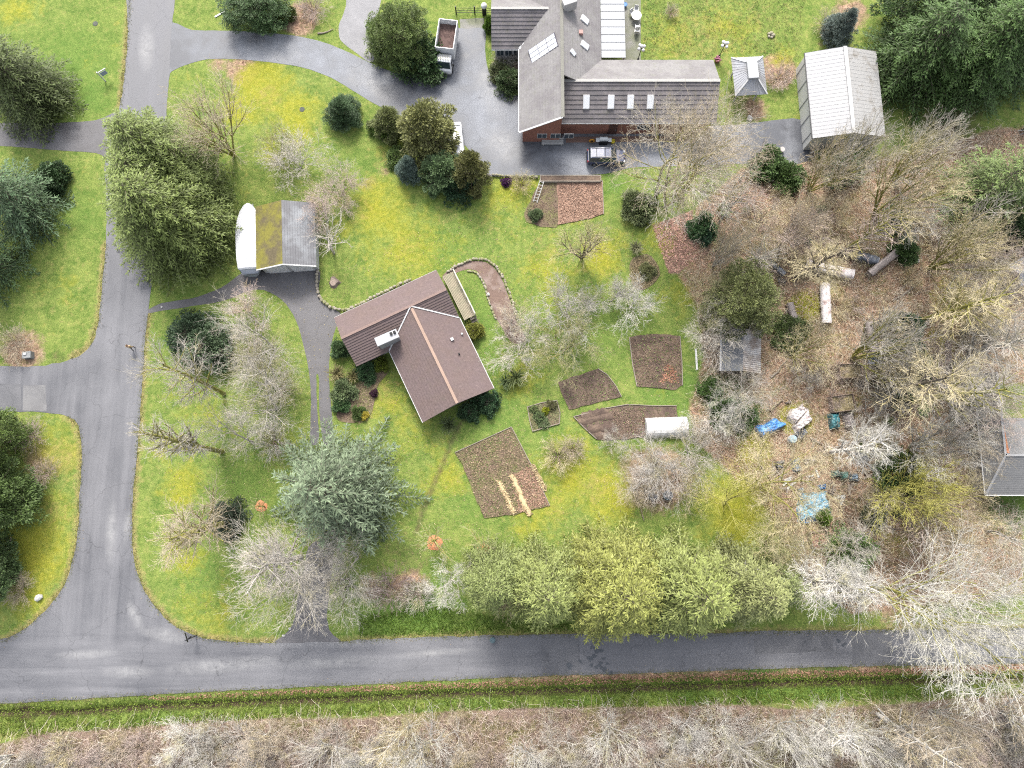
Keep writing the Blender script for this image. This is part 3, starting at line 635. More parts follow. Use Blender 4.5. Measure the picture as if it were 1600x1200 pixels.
make_fir('thuja0', 16, 15, 6.4, levels=34, per=12, card=0.27, droop=0.30, low=0.03, shape=0.5, step=0.32)
make_fir('thuja1', 17, 15, 4.8, levels=28, per=9, card=0.25, droop=0.32, low=0.03, shape=0.62, step=0.28)
make_fir('thuja2', 18, 13, 4.8, levels=26, per=9, card=0.25, droop=0.34, low=0.05, shape=0.5, step=0.28)
make_leafy('column0', 8, 6, 1.9, 'column', clumps=110, per=130, card=0.19, low=0.02, crad=0.22)
make_leafy('shrub0', 9, 2.2, 1.7, 'dome', clumps=70, per=110, card=0.19, low=0.03, crad=0.30, aspect=0.6)
make_leafy('shrub1', 10, 2.4, 2.0, 'dome', clumps=85, per=110, card=0.19, low=0.03, crad=0.28, aspect=0.6)
make_leafy('box0', 12, 1.5, 1.3, 'dome', clumps=90, per=70, card=0.13, low=0.02, crad=0.22, aspect=0.7)
make_blades('flax0', 13, 1.5, 1.5, 110, 0.05)
make_blades('tuft0', 14, 0.8, 0.9, 120, 0.03)
make_blades('fern0', 15, 0.8, 1.0, 60, 0.10)

BARK = dict(grey=(0.30, 0.28, 0.25), moss=(0.20, 0.19, 0.06), dark=(0.10, 0.085, 0.07), pale=(0.42, 0.40, 0.37), brown=(0.20, 0.15, 0.12))
TW = dict(white=(0.44, 0.42, 0.38), pale=(0.35, 0.322, 0.282), tan=(0.36, 0.305, 0.23), olive=(0.27, 0.255, 0.145), pink=(0.37, 0.30, 0.265), grey=(0.31, 0.29, 0.265), moss=(0.31, 0.295, 0.085), straw=(0.41, 0.355, 0.23))
TR = random.Random(99); VR = random.Random(5)
def plant(pr, bx, by, h, r, trunk, crown, label, cat, name=None, group=None, rz=None, lean=(0, 0)):
    nv_ = {'vase': 5, 'oak': 5, 'fruit': 5, 'bush': 4, 'alder': 4, 'young': 3, 'birch': 3}.get(pr[:-1])
    if nv_: pr = '%s%d' % (pr[:-1], VR.randrange(nv_))
    tm, cm, h0, r0 = PROTO[pr]; p = P(bx, by)
    t = empty(name or 'tree', p, TR.uniform(0, 6.28) if rz is None else rz, label, cat, group)
    sc_ = (r / r0 * TR.uniform(0.94, 1.06), r / r0 * TR.uniform(0.94, 1.06), h / h0)
    t.scale = sc_; t.rotation_euler = (lean[0], lean[1], t.rotation_euler[2])
    if tm is not None:
        o = link('trunk' if r > 2 or h > 4 else 'stem', tm, t); c = BARK.get(trunk, trunk); o.color = (*c, 1)
    o = link('crown' if r > 2 or h > 4 else 'foliage', cm, t); c = TW.get(crown, crown); v = TR.uniform(0.9, 1.1); o.color = (c[0] * v, c[1] * v, c[2] * v, 1)
    return t
# ------------------------------------------------------------------ buildings
def rect4(p1, p2, p3, p4):
    c = (p1 + p2 + p3 + p4) / 4; d = ((p2 - p1) + (p3 - p4)) / 2; a = math.atan2(d.y, d.x); n = Vector((-math.sin(a), math.cos(a), 0))
    W = abs((((p4 - p1) + (p3 - p2)) / 2).dot(n)); return Vector((c.x, c.y, 0)), a, math.hypot(d.x, d.y), W
def z_at_x(px, py, X):
    x, y = (px - 800.0) / FPX, (600.0 - py) / FPX; return CAM_H + X * (y * ST - CT) / x
def z_at_y(px, py, Y):
    y = (600.0 - py) / FPX; return CAM_H + Y * (y * ST - CT) / (y * CT + ST)

def slope(mb, x0, x1, ye, yr, ze, zr, kind='course', pitch=0.33, step=0.035, thick=0.13, x0r=None, x1r=None):
    """one roof plane from eave (y=ye) to ridge (y=yr); x0r/x1r = x range at the ridge (hips, valleys)"""
    x0r = x0 if x0r is None else x0r; x1r = x1 if x1r is None else x1r
    dy, dz = yr - ye, zr - ze; L = math.hypot(dy, dz); n = Vector((0, -dz * (1 if dy > 0 else -1), abs(dy))).normalized()
    def q(s, t, o): return Vector((lerp(lerp(x0, x0r, t), lerp(x1, x1r, t), s), ye + dy * t, ze + dz * t)) + n * o
    a, b, c, d = q(0, 0, 0), q(1, 0, 0), q(1, 1, 0), q(0, 1, 0); e = [v - n * thick for v in (a, b, c, d)]
    mb.add([a, b, c, d] + e, [(0, 1, 2, 3), (4, 5, 6, 7), (0, 1, 5, 4), (1, 2, 6, 5), (2, 3, 7, 6), (3, 0, 4, 7)])
    if kind == 'course':
        m = max(2, int(L / pitch))
        for i in range(m):
            t0, t1 = i / m, (i + 1) / m
            v = [q(0, t0, step), q(1, t0, step), q(1, t1, 0.008), q(0, t1, 0.008), q(0, t0, 0.002), q(1, t0, 0.002)]
            mb.add(v, [(0, 1, 2, 3), (4, 5, 1, 0), (0, 3, 4), (1, 5, 2)])
    elif kind == 'rib':
        w = abs(x1 - x0); m = max(2, int(w / pitch))
        for i in range(m + 1):
            s = i / m; e_ = 0.035 / w
            s0, s1 = max(0, s - e_), min(1, s + e_)
            v = [q(s0, 0, 0.002), q(s1, 0, 0.002), q(s1, 1, 0.002), q(s0, 1, 0.002), q(s, 0, step), q(s, 1, step)]
            mb.add(v, [(0, 4, 5, 3), (4, 1, 2, 5), (0, 1, 4), (3, 5, 2)])
    return q
def walls(mb, x0, x1, hw, ze, zr, gable=(True, True)):
    mb.box(((x0 + x1) / 2, 0, ze / 2), (x1 - x0, 2 * hw, ze))
    for on, x, s in ((gable[0], x0, 1), (gable[1], x1, -1)):
        if on: mb.add([(x, -hw, ze), (x, hw, ze), (x, 0, zr), (x + 0.15 * s, -hw, ze), (x + 0.15 * s, hw, ze), (x + 0.15 * s, 0, zr)], [(0, 1, 2), (3, 5, 4), (0, 2, 5, 3), (1, 4, 5, 2)])
WHITE = mt('white_paint', (0.36, 0.36, 0.355), 0.55, 0.10, 0.6, 5, 0.05)
GLASS = mt('window_glass', (0.03, 0.04, 0.05), 0.08, 0.2, spec=0.6)
SKYL = mt('skylight_dome', (0.42, 0.43, 0.44), 0.35, 0.06)
METALW = mt('pale_metal_roof', (0.25, 0.255, 0.27), 0.42, 0.16, 0.5, 6, 0.05, metal=0.0, col2=(0.17, 0.165, 0.16), amt=0.35)
METALP = mt('patio_metal', (0.19, 0.20, 0.215), 0.4, 0.12, 0.4, 6, 0.05)
BRICK = mt('red_brick', (0.17, 0.075, 0.055), 0.85, 0.3, 1.2, 10, 0.3)
def window(root, c, w, h, axis, sgn):
    """window in a wall plane perpendicular to axis ('x' or 'y')"""
    f = MB(); c = Vector(c)
    o = Vector((sgn * 0.03, 0, 0)) if axis == 'x' else Vector((0, sgn * 0.03, 0))
    f.box(c + o * 0.5, (0.06, w, h) if axis == 'x' else (w, 0.06, h)); wo_ = f.build('window', WHITE, root)
    g_ = MB()
    for k in (-1, 1):
        cc = c + o * 1.4 + (Vector((0, k * w * 0.245, 0)) if axis == 'x' else Vector((k * w * 0.245, 0, 0)))
        g_.box(cc, (0.03, w * 0.43, h * 0.86) if axis == 'x' else (w * 0.43, 0.03, h * 0.86))
    g_.build('pane', GLASS, wo_)
def strip(mb, a, b, w, up=0.05, h=0.04):
    a, b = Vector(a), Vector(b); d = (b - a); L = d.length; d.normalize(); s = d.cross(Vector((0, 0, 1))).normalized() * w / 2; u = Vector((0, 0, h))
    v = [a - s, a + s, b + s, b - s]; v = [p + Vector((0, 0, up)) for p in v]; v += [p + u for p in v]
    mb.add(v, [(3, 2, 1, 0), (4, 5, 6, 7), (0, 1, 5, 4), (1, 2, 6, 5), (2, 3, 7, 6), (3, 0, 4, 7)])

# ---- the brown L-shaped house in the middle
RB = mt('brown_shingles', (0.106, 0.077, 0.070), 0.9, 0.42, 0.45, 4.0, 0.5, col2=(0.092, 0.068, 0.066), amt=0.5, spots=((0.088, 0.070, 0.060), (0.18, 0.14, 0.122)))
ze, zr = 2.7, 4.55
cA, aA, LA, WA = rect4(P(521, 497, ze), P(682, 422.5, ze), P(718, 496, ze), P(558, 572, ze))
house = empty('brown_house', cA, aA, 'brown shingled L-shaped house in the middle of the garden', 'house')
iA = Matrix.Rotation(-aA, 3, 'Z')
def locA(p): return iA @ (p - cA)
pB = [locA(P(609, 550, ze)), locA(P(661, 660, ze)), locA(P(771, 607, ze)), locA(P(718, 496, ze))]
bxc = sum(p.x for p in pB) / 4; bhw = (pB[2].x + pB[3].x - pB[0].x - pB[1].x) / 4; byend = (pB[1].y + pB[2].y) / 2
rf = MB(); hw = WA / 2
slope(rf, -LA / 2, LA / 2, hw, 0, ze, zr, 'course', 0.28, 0.05); slope(rf, -LA / 2, LA / 2, -hw, 0, ze, zr, 'course', 0.28, 0.07)
roof = rf.build('roof', RB, house)
zrB = ze + (zr - ze) * bhw / hw if bhw < hw else zr - 0.03
rfB = MB()      # the wing: same builder turned a quarter
q0 = slope(rfB, 0, -byend, bhw, 0, ze - 0.02, zrB); q1 = slope(rfB, 0, -byend, -bhw, 0, ze - 0.02, zrB)
wing_roof = rfB.build('wing_roof', RB, house, loc=(bxc, 0, 0), rot=-math.pi / 2)
wb = MB(); walls(wb, -LA / 2 + 0.5, LA / 2 - 0.5, hw - 0.55, ze - 0.05, zr - 0.25)
SID = mt('pale_siding', (0.32, 0.31, 0.30), 0.7, 0.12)
wb.build('wall', SID, house)
wb = MB(); walls(wb, 0.2, -byend - 0.55, bhw - 0.5, ze - 0.07, zrB - 0.3, (False, True)); wb.build('wing_wall', SID, house, loc=(bxc, 0, 0), rot=-math.pi / 2)
cap = MB()
strip(cap, (-LA / 2, 0, zr), (LA / 2, 0, zr), 0.26, 0.02, 0.05); cap.build('ridge_cap', mt('ridge_cap_brown', (0.15, 0.105, 0.09), 0.85, 0.2), roof)
cap = MB(); strip(cap, (0.3, 0, zrB), (-byend, 0, zrB), 0.30, 0.03, 0.05); cap.build('ridge_cap', mt('ridge_cap_tan', (0.22, 0.155, 0.12), 0.85, 0.2), wing_roof)
vf = MB()
for sg in (-1, 1): strip(vf, (bxc + sg * bhw * 0.02, -0.1, zr + 0.0), (bxc + sg * bhw, -hw, ze), 0.14, 0.05, 0.03)
vf.build('valley_flashing', WHITE, roof)
fa = MB()
for sg in (-1, 1): strip(fa, (bxc + sg * (bhw + 0.03), -hw, ze - 0.12), (bxc + sg * (bhw + 0.03), byend, ze - 0.12), 0.10, 0.0, 0.11)
strip(fa, (-LA / 2, hw + 0.03, ze - 0.14), (LA / 2, hw + 0.03, ze - 0.14), 0.10, 0, 0.1); fa.build('gutter', WHITE, house)
# chimney: long grey-white block with two flues
pc = [locA(P(586, 529, 5.0)), locA(P(618, 515, 5.0)), locA(P(622, 526, 5.0)), locA(P(592, 541, 5.0))]
cc = sum(pc, Vector((0, 0, 0))) / 4; ca = math.atan2(pc[1].y - pc[0].y, pc[1].x - pc[0].x)
ch = MB(); ch.bbox((cc.x, cc.y, 4.0), (2.35, 0.85, 2.0), 0.03, ca); chm = ch.build('chimney', mt('chimney_render', (0.20, 0.20, 0.205), 0.8, 0.15, col2=(0.2, 0.2, 0.2)), roof)
k = MB(); k.bbox((cc.x, cc.y, 5.05), (2.55, 1.02, 0.12), 0.03, ca); k.build('cap', mt('chimney_cap', (0.26, 0.26, 0.265), 0.8, 0.15), chm)
for dx in (0.55, 0.95):
    k = MB(); k.box((cc.x + dx * math.cos(ca) + 0.05, cc.y + dx * math.sin(ca) + 0.16, 5.20), (0.26, 0.30, 0.22), ca); k.build('flue', mt('flue_black', (0.015, 0.015, 0.015), 0.8), chm)
for (px, py, s) in ((706, 529, 0.32), (721, 519, 0.18), (717, 552, 0.16)):
    p = locA(P(px, py, 3.9)); tt = abs(p.x - bxc) / bhw; zz = lerp(zrB, ze, tt)
    v = MB(); v.box((p.x, p.y, zz + 0.14), (s, s, 0.30)); v.build('roof_vent', WHITE if s > 0.17 else mt('flue_black', (0.02, 0.02, 0.02)), wing_roof and house)
for i in range(3): window(house, (-LA / 2 + 2.2 + i * 3.6, hw - 0.55, 1.5), 1.4, 1.1, 'y', 1)
for s in (-1, 1): window(house, (s * (LA / 2 - 0.5), 0.8, 1.5), 1.4, 1.1, 'x', s)
for s in (-1, 1):
    for yy in (0.45, 0.75): window(house, (bxc + s * (bhw - 0.5), byend * yy, 1.5), 1.4, 1.1, 'x', s)
window(house, (bxc - 1.4, byend + 0.55, 1.5), 1.6, 1.2, 'y', -1)
d = MB(); d.box((bxc + 1.3, byend + 0.53, 1.05), (0.95, 0.08, 2.1)); dr = d.build('door', mt('door_brown', (0.12, 0.06, 0.04), 0.6), house)
d = MB(); d.ball((bxc + 1.65, byend + 0.47, 1.0), 0.05); d.build('handle', METALP, dr)

# ---- deck along the right end of the house
DK = mt('weathered_boards', (0.27, 0.23, 0.165), 0.85, 0.3, 0.5, 6, 0.2, col2=(0.19, 0.175, 0.12), amt=0.5)
d1, d2, d3, d4 = P(692, 433, 0.9), P(709, 423, 0.9), P(743, 491, 0.9), P(726, 502, 0.9)
cD, aD, LD, WD = rect4(d1, d4, d3, d2)
deck = empty('wooden_deck', cD, aD, 'weathered plank deck with white rail at the end of the brown house', 'deck')
nb = 9; bd = MB(); bd.box((0, 0, 0), (LD, WD / nb - 0.03, 0.05)); bme = bd.build('board', DK, deck); bme.location = (0, -WD / 2 + WD / nb * 0.5, 0.9)
for i in range(1, nb): link('board', bme.data, deck, (TR.uniform(-0.06, 0.06), -WD / 2 + WD / nb * (i + 0.5), 0.9))
m_ = MB(); m_.box((0, 0, 0.62), (LD - 0.2, WD - 0.15, 0.5)); m_.build('skirting', mt('skirting_dark', (0.05, 0.045, 0.04), 0.9), deck)  # even dark brown block under the boards
m_ = MB()
sgn = 1 if (Matrix.Rotation(-aD, 3, 'Z') @ (d2 - cD)).y > 0 else -1
for z in (1.75, 1.4): m_.box((0, sgn * (WD / 2 - 0.04), z), (LD, 0.09, 0.07))
m_.build('rail', mt('rail_cream', (0.45, 0.44, 0.36), 0.7, 0.15), deck)
pb = MB(); pb.box((0, 0, 0.85), (0.09, 0.09, 1.72)); pm = pb.build('post', mt('rail_cream', (0.5, 0.5, 0.4)), deck); pm.location = (-LD / 2 + 0.05, sgn * (WD / 2 - 0.04), 0)
for i in range(1, 6): link('post', pm.data, deck, (-LD / 2 + 0.05 + i * (LD - 0.1) / 5, sgn * (WD / 2 - 0.04), 0))
for i in range(3):
    m_ = MB(); m_.box((LD / 2 + 0.16 + 0.28 * i, sgn * WD * 0.22, 0.72 - 0.24 * i), (0.26, WD * 0.5, 0.06)); m_.build('step', mt('step_dark', (0.10, 0.085, 0.07), 0.9), deck)

# ---- garage with mossy roof
zg, zgr = 2.4, 3.75
cG, aG, LG, WG = rect4(P(401, 420, zg), P(399, 322, zg), P(492, 318, zg), P(494, 417, zg))
gar = empty('garage', cG, aG, 'white garage with moss on the left roof slope beside the drive', 'garage')
MOSSR = mt('mossy_roof', (0.085, 0.07, 0.04), 0.95, 0.45, 0.5, 4, 0.6, col2=(0.115, 0.105, 0.022), amt=0.40)
CORR = mt('corrugated_grey', (0.17, 0.18, 0.19), 0.5, 0.3, 0.45, 6, 0.05, col2=(0.07, 0.07, 0.075), amt=0.6)
m_ = MB(); slope(m_, -LG / 2, LG / 2, WG / 2, 0, zg, zgr, 'course', 0.3, 0.03); m_.build('mossy_roof_slope', MOSSR, gar)['label'] = 'moss-covered roof slope'
m_ = MB(); slope(m_, -LG / 2, LG / 2, -WG / 2, 0, zg, zgr, 'course', 0.28, 0.045); m_.build('roof_slope', CORR, gar)
m_ = MB(); walls(m_, -LG / 2 + 0.35, LG / 2 - 0.3, WG / 2 - 0.3, zg - 0.06, zgr - 0.25); m_.build('wall', WHITE, gar)
m_ = MB()
for s in (-1, 1): strip(m_, (-LG / 2 - 0.04, s * WG / 2, zg - 0.08), (-LG / 2 - 0.04, 0, zgr - 0.08), 0.14, 0, 0.12)
m_.build('barge_board', WHITE, gar)
for s in (-1, 1):
    m_ = MB(); m_.box((-LG / 2 + 0.31, s * WG * 0.21, 1.05), (0.06, WG * 0.36, 2.1)); dr = m_.build('garage_door', mt('garage_door_white', (0.5, 0.5, 0.5), 0.6, 0.1), gar)
    for i in range(4):
        p_ = MB(); p_.box((-LG / 2 + 0.275, s * WG * 0.21, 0.28 + 0.51 * i), (0.03, WG * 0.34, 0.44)); p_.build('panel', mt('garage_panel_white', (0.46, 0.46, 0.46), 0.6, 0.1), dr)

# ---- the large grey tiled house at the top
TILE = mt('grey_tiles', (0.150, 0.144, 0.142), 0.8, 0.35, 0.5, 3.5, 0.35, col2=(0.105, 0.098, 0.100), amt=0.45, spots=((0.115, 0.115, 0.095), (0.20, 0.195, 0.185)))
TILE_SHADE = mt('shaded_tiles', (0.130, 0.117, 0.119), 0.8, 0.38, 0.6, 3.5, 0.35, col2=(0.085, 0.078, 0.080), amt=0.45, spots=((0.085, 0.082, 0.062), (0.17, 0.155, 0.15)))  # same tiles, shade of slopes turned from the sun put into the colour
zn = 3.0
x0, x1 = P(811, 150, zn).x, P(939, 92, zn).x; xm = (x0 + x1) / 2; yb = P(811, 207, zn).y; yt = P(811, -120, zn).y
zm = z_at_x(879, 120, xm); zm = min(max(zm, 4.6), 6.4)
nh = empty('grey_tiled_house', (xm, yb, 0), 0, 'large grey tiled house with skylights and brick gable at the top', 'house')
hwm = (x1 - x0) / 2
def turned(m, name, mat_, loc, parent=nh): return m.build(name, mat_, parent, loc=loc, rot=math.pi / 2)
m_ = MB(); slope(m_, 0, yt - yb, hwm, 0, zn, zm, 'course', 0.36, 0.065); slope(m_, (P(940, 192, zn).y + P(1000, 94, zn).y) / 2 - yb, yt - yb, -hwm, 0, zn, zm, 'course', 0.36, 0.065)
main_roof = turned(m_, 'roof', TILE, (0, 0, 0))
m_ = MB(); strip(m_, (0, 0, zm), (0, yt - yb, zm), 0.36, 0.03, 0.06); m_.build('ridge_cap', mt('ridge_moss_grey', (0.125, 0.122, 0.105), 0.9, 0.25), nh)
m_ = MB(); strip(m_, (-hwm, 0, zn - 0.05), (-hwm, yt - yb, zn - 0.05), 0.2, 0, 0.12); strip(m_, (-hwm, -0.03, zn), (0, -0.03, zm), 0.2, 0.0, 0.1)
m_.build('gutter', mt('gutter_grey', (0.33, 0.33, 0.33), 0.6, 0.1), nh)
m_ = MB(); fy = P(870, 221.5, 0).y - yb; hl = hwm - 0.45
m_.add([(-hl, fy, 0), (0, fy, 0), (0, fy, zm - 0.3), (-hl, fy, zn - 0.05), (-hl, yt - yb, 0), (0, yt - yb, 0), (0, yt - yb, zm - 0.3), (-hl, yt - yb, zn - 0.05)], [(0, 1, 2, 3), (4, 7, 6, 5), (0, 3, 7, 4), (3, 2, 6, 7), (1, 5, 6, 2)])
m_.box((hl / 2, (P(880, 94, zn).y - yb + yt - yb) / 2 + 1, zn / 2 - 0.05), (hl, yt - P(880, 94, zn).y - 2, zn - 0.1)); m_.build('wall', BRICK, nh)
# right wing
ey0, ey1 = P(940, 192, zn).y - yb, P(1000, 94, zn).y - yb; eyc = (ey0 + ey1) / 2; ehw = (ey1 - ey0) / 2; exr = P(1116, 125, zn).x - xm
zer = min(max(z_at_y(1000, 126, eyc + yb), 4.4), zm - 0.05)
PALE = mt('pale_upper_roof', (0.235, 0.228, 0.215), 0.8, 0.14, 0.5, 5, 0.2)
m_ = MB(); slope(m_, 0, exr, ehw, 0, zn, zer, 'course', 0.42, 0.035); m_.build('wing_roof_back', TILE, nh, loc=(0, eyc, 0))
m_ = MB(); slope(m_, 0, exr, -ehw, 0, zn, zer, 'course', 0.46, 0.075); wr = m_.build('wing_roof', TILE_SHADE, nh, loc=(0, eyc, 0))
yw = ey0 + 0.25; m_ = MB(); m_.box(((exr - 0.4) / 2 + 0.01, (yw + ey1 - 0.5) / 2, zn / 2 - 0.05), (exr - 0.42, ey1 - 0.5 - yw, zn - 0.1)); m_.add([(exr - 0.42, yw, zn - 0.1), (exr - 0.42, ey1 - 0.5, zn - 0.1), (exr - 0.42, eyc, zer - 0.3), (exr - 0.6, eyc, zer - 0.3)], [(0, 1, 2), (0, 2, 3), (1, 3, 2)]); m_.build('wing_wall', BRICK, nh)
m_ = MB(); strip(m_, (0.1, 0, zer), (exr, 0, zer), 0.34, 0.03, 0.06); m_.build('ridge_cap', PALE, nh, loc=(0, eyc, 0))
m_ = MB(); strip(m_, (hwm * 0.0, -ehw - 0.04, zn - 0.1), (exr, -ehw - 0.04, zn - 0.1), 0.14, 0, 0.1); m_.build('gutter', WHITE, nh, loc=(0, eyc, 0))
def sky_light(px, py, w, l, zc, yaw=0.0, plane='e'):
    """raised white skylight box on a roof plane"""
    if plane == 'e':
        p = P(px, py, zc); ly = p.y - yb - eyc; zz = lerp(zer, zn, abs(ly) / ehw); pit = math.atan2(zer - zn, ehw) * (1 if ly < 0 else -1)
        s = MB(); s.bbox((0, 0, 0), (w, l, 0.22), 0.04); o = s.build('skylight', mt('skylight_frame', (0.35, 0.35, 0.35), 0.5), nh, loc=(p.x - xm, p.y - yb, zz + 0.12), rot=(pit, 0, 0))
    else:
        p = P(px, py, zc); lx = p.x - xm; zz = lerp(zm, zn, abs(lx) / hwm); pit = math.atan2(zm - zn, hwm) * (1 if lx > 0 else -1)
        s = MB(); s.bbox((0, 0, 0), (w, l, 0.18), 0.04); o = s.build('skylight', mt('skylight_frame', (0.35, 0.35, 0.35), 0.5), nh, loc=(lx, p.y - yb, zz + 0.14), rot=(0, pit, yaw))
    s = MB(); s.box((0, 0, 0.12), (w * 0.86, l * 0.9, 0.03)); s.build('pane', SKYL, o)
for px in (916, 954.5, 985, 1016): sky_light(px, 160, 0.78, 1.55, 4.1)
for px, py in ((913, 36), (913, 76)): sky_light(px, py, 1.15, 0.75, 4.0, math.radians(-20), 'm')
sky_light(894, 91, 0.8, 0.5, 4.6, math.radians(-35), 'm')
# 3 x 3 panel array on the left slope
pa = P(848, 83, 4.2); lx = pa.x - xm; zz = lerp(zm, zn, abs(lx) / hwm); pit = -math.atan2(zm - zn, hwm)
fr = MB(); fr.box((0, 0, 0), (3.75, 1.75, 0.07)); arr = fr.build('panel_frame', mt('frame_dark', (0.06, 0.055, 0.07), 0.5), nh, loc=(lx, pa.y - yb, zz + 0.17), rot=(0, pit, math.radians(15)))
pn = MB(); pn.box((0, 0, 0), (1.15, 0.50, 0.03)); first = None
for i in range(3):
    for j in range(3):
        loc = (-1.21 + 1.21 * i, -0.56 + 0.56 * j, 0.05)
        if first is None: first = pn.build('pane', mt('panel_pale', (0.36, 0.37, 0.39), 0.15, 0.05, spec=0.6), arr, loc=loc)
        else: link('pane', first.data, arr, loc)
# left wing
wy0 = P(790, 77, zn).y - yb; wxl = P(768, 77, zn).x - xm; zwr = min(zer + 0.2, zm - 0.08); wyr = P(815, 13, zwr).y - yb; whw = wyr - wy0
m_ = MB(); slope(m_, wxl, 0, -whw, 0, zn, zwr, 'course', 0.42, 0.075); m_.build('left_wing_roof', TILE_SHADE, nh, loc=(0, wyr, 0))
m_ = MB(); slope(m_, wxl, 0, whw, 0, zn, zwr, 'course', 0.42, 0.03); m_.build('left_wing_roof_back', TILE, nh, loc=(0, wyr, 0))
m_ = MB(); walls(m_, wxl + 0.4, 0, whw - 0.6, zn - 0.06, zwr - 0.3, (True, False)); lw = m_.build('left_wing_wall', SID, nh, loc=(0, wyr, 0))
m_ = MB(); strip(m_, (wxl, -whw - 0.04, zn - 0.1), (-hwm, -whw - 0.04, zn - 0.1), 0.14, 0, 0.1); m_.build('gutter', WHITE, nh, loc=(0, wyr, 0))
for i in range(3): window(nh, (wxl + 1.0 + 1.0 * i, wy0 + 0.6, 1.5), 0.85, 1.3, 'y', -1)
m_ = MB(); strip(m_, (-hwm, wy0, zn), (-0.15, wyr, zwr), 0.28, 0.07, 0.05); m_.build('valley_flashing', WHITE, nh)
m_ = MB(); strip(m_, (wxl, 0, zwr), (-0.5, 0, zwr), 0.3, 0.02, 0.06); m_.build('ridge_cap', PALE, nh, loc=(0, wyr, 0))
tag(sheet('porch_floor', [(884, 214), (1110, 212), (1110, 221), (884, 223)], 0.03, mt('porch_brown', (0.12, 0.075, 0.06), 0.9, 0.35, 0.8, 6, 0.3), 0.02, 0), kind='structure')
# chimney slab at the ridge
p = P(890, 2, zm + 0.6); m_ = MB(); m_.bbox((p.x - xm, p.y - yb, zm + 0.1), (1.6, 0.8, 1.3), 0.04, math.radians(20)); cho = m_.build('chimney', mt('chimney_grey', (0.27, 0.26, 0.25), 0.8, 0.2), nh)
p = P(907, 56, 4.4); m_ = MB(); m_.box((p.x - xm, p.y - yb, lerp(zm, zn, abs(p.x - xm) / hwm) + 0.2), (0.45, 0.45, 0.45)); m_.build('roof_vent', mt('vent_pink', (0.30, 0.17, 0.15), 0.8), nh)
# patio cover of pale panels
px0, px1 = P(938, 40, 2.6).x - xm + 0.05, P(976, 40, 2.6).x - xm; py1 = P(950, 91, 2.6).y - yb
pnl = MB(); pw = 1.0; pnl.box((0, 0, 0), (px1 - px0, pw - 0.03, 0.06)); f0 = None
for i in range(10):
    loc = ((px0 + px1) / 2, py1 + pw * (i + 0.5), 2.68 + (0.012 if i % 2 else 0))
    if f0 is None: f0 = pnl.build('patio_panel', METALP, nh, loc=loc)
    else: link('patio_panel', f0.data, nh, loc)
m_ = MB()
for i in range(11): m_.box(((px0 + px1) / 2, py1 + pw * i, 2.73), (px1 - px0, 0.06, 0.05))
m_.build('patio_seam', mt('seam_grey', (0.12, 0.125, 0.13), 0.5), nh)
for yy in (0.3, 4.5, 9):
    m_ = MB(); m_.box((px1 - 0.12, py1 + yy, 1.3), (0.12, 0.12, 2.6)); m_.build('patio_post', WHITE, nh)
# brick gable windows, bench-like sill, doors under the wing eave
for px in (847, 868, 889): p = P(px, 212, 1.6); window(nh, (p.x - xm, fy, 1.45), 1.15, 1.0, 'y', -1)
for xx in (0.55, 0.85): window(nh, (exr * xx, yw, 1.5), 1.6, 1.1, 'y', -1)
m_ = MB(); m_.box((exr * 0.35, yw - 0.04, 1.05), (1.0, 0.08, 2.1)); dr = m_.build('door', mt('door_dark', (0.06, 0.03, 0.025), 0.5), nh)
m_ = MB(); m_.ball((exr * 0.35 + 0.38, yw - 0.1, 1.0), 0.05); m_.build('handle', METALP, dr)

# ---- small hip-roofed pavilion
c1, c2, c3, c4 = P(1141, 91, 2.6), P(1193, 87, 2.6), P(1198, 148, 2.6), P(1150, 149, 2.6)
cP, aP, LP, WP = rect4(c4, c3, c2, c1)
pav = empty('garden_pavilion', cP, aP, 'small pavilion with white hipped metal roof and raised cap', 'pavilion')
hx, hy = LP / 2, WP / 2; tx, ty = hx * 0.30, hy * 0.45
m_ = MB(); slope(m_, -hx, hx, -hy, -ty, 2.6, 3.7, 'rib', 0.4, 0.03, 0.08, -tx, tx); m_.build('roof_slope', METALW, pav); m_ = MB(); slope(m_, -hx, hx, hy, ty, 2.6, 3.7, 'rib', 0.4, 0.03, 0.08, -tx, tx)
m_.build('roof_slope', METALW, pav)
m_ = MB(); slope(m_, -hy, hy, -hx, -tx, 2.602, 3.702, 'rib', 0.4, 0.03, 0.08, -ty, ty); m_.build('roof_slope', METALW, pav, rot=math.pi / 2); m_ = MB(); slope(m_, -hy, hy, hx, tx, 2.602, 3.702, 'rib', 0.4, 0.03, 0.08, -ty, ty)
m_.build('roof_slope', METALW, pav, rot=math.pi / 2)
m_ = MB(); m_.bbox((0, 0, 3.85), (tx * 2 + 0.1, ty * 2 + 0.1, 0.35), 0.05); m_.build('roof_cap', mt('cap_grey', (0.25, 0.255, 0.26), 0.4, 0.2), pav)
m_ = MB()
for s in (-1, 1):
    for t in (-1, 1): strip(m_, (s * hx, t * hy, 2.6), (s * tx, t * ty, 3.7), 0.16, 0.03, 0.04)
m_.build('hip_cap', WHITE, pav)
pb = MB(); pb.box((0, 0, 1.3), (0.14, 0.14, 2.6)); f0 = None
for s in (-1, 1):
    for t in (-1, 1):
        loc = (s * (hx - 0.7), t * (hy - 0.8), 0)
        if f0 is None: f0 = pb.build('post', WHITE, pav, loc=loc)
        else: link('post', f0.data, pav, loc)

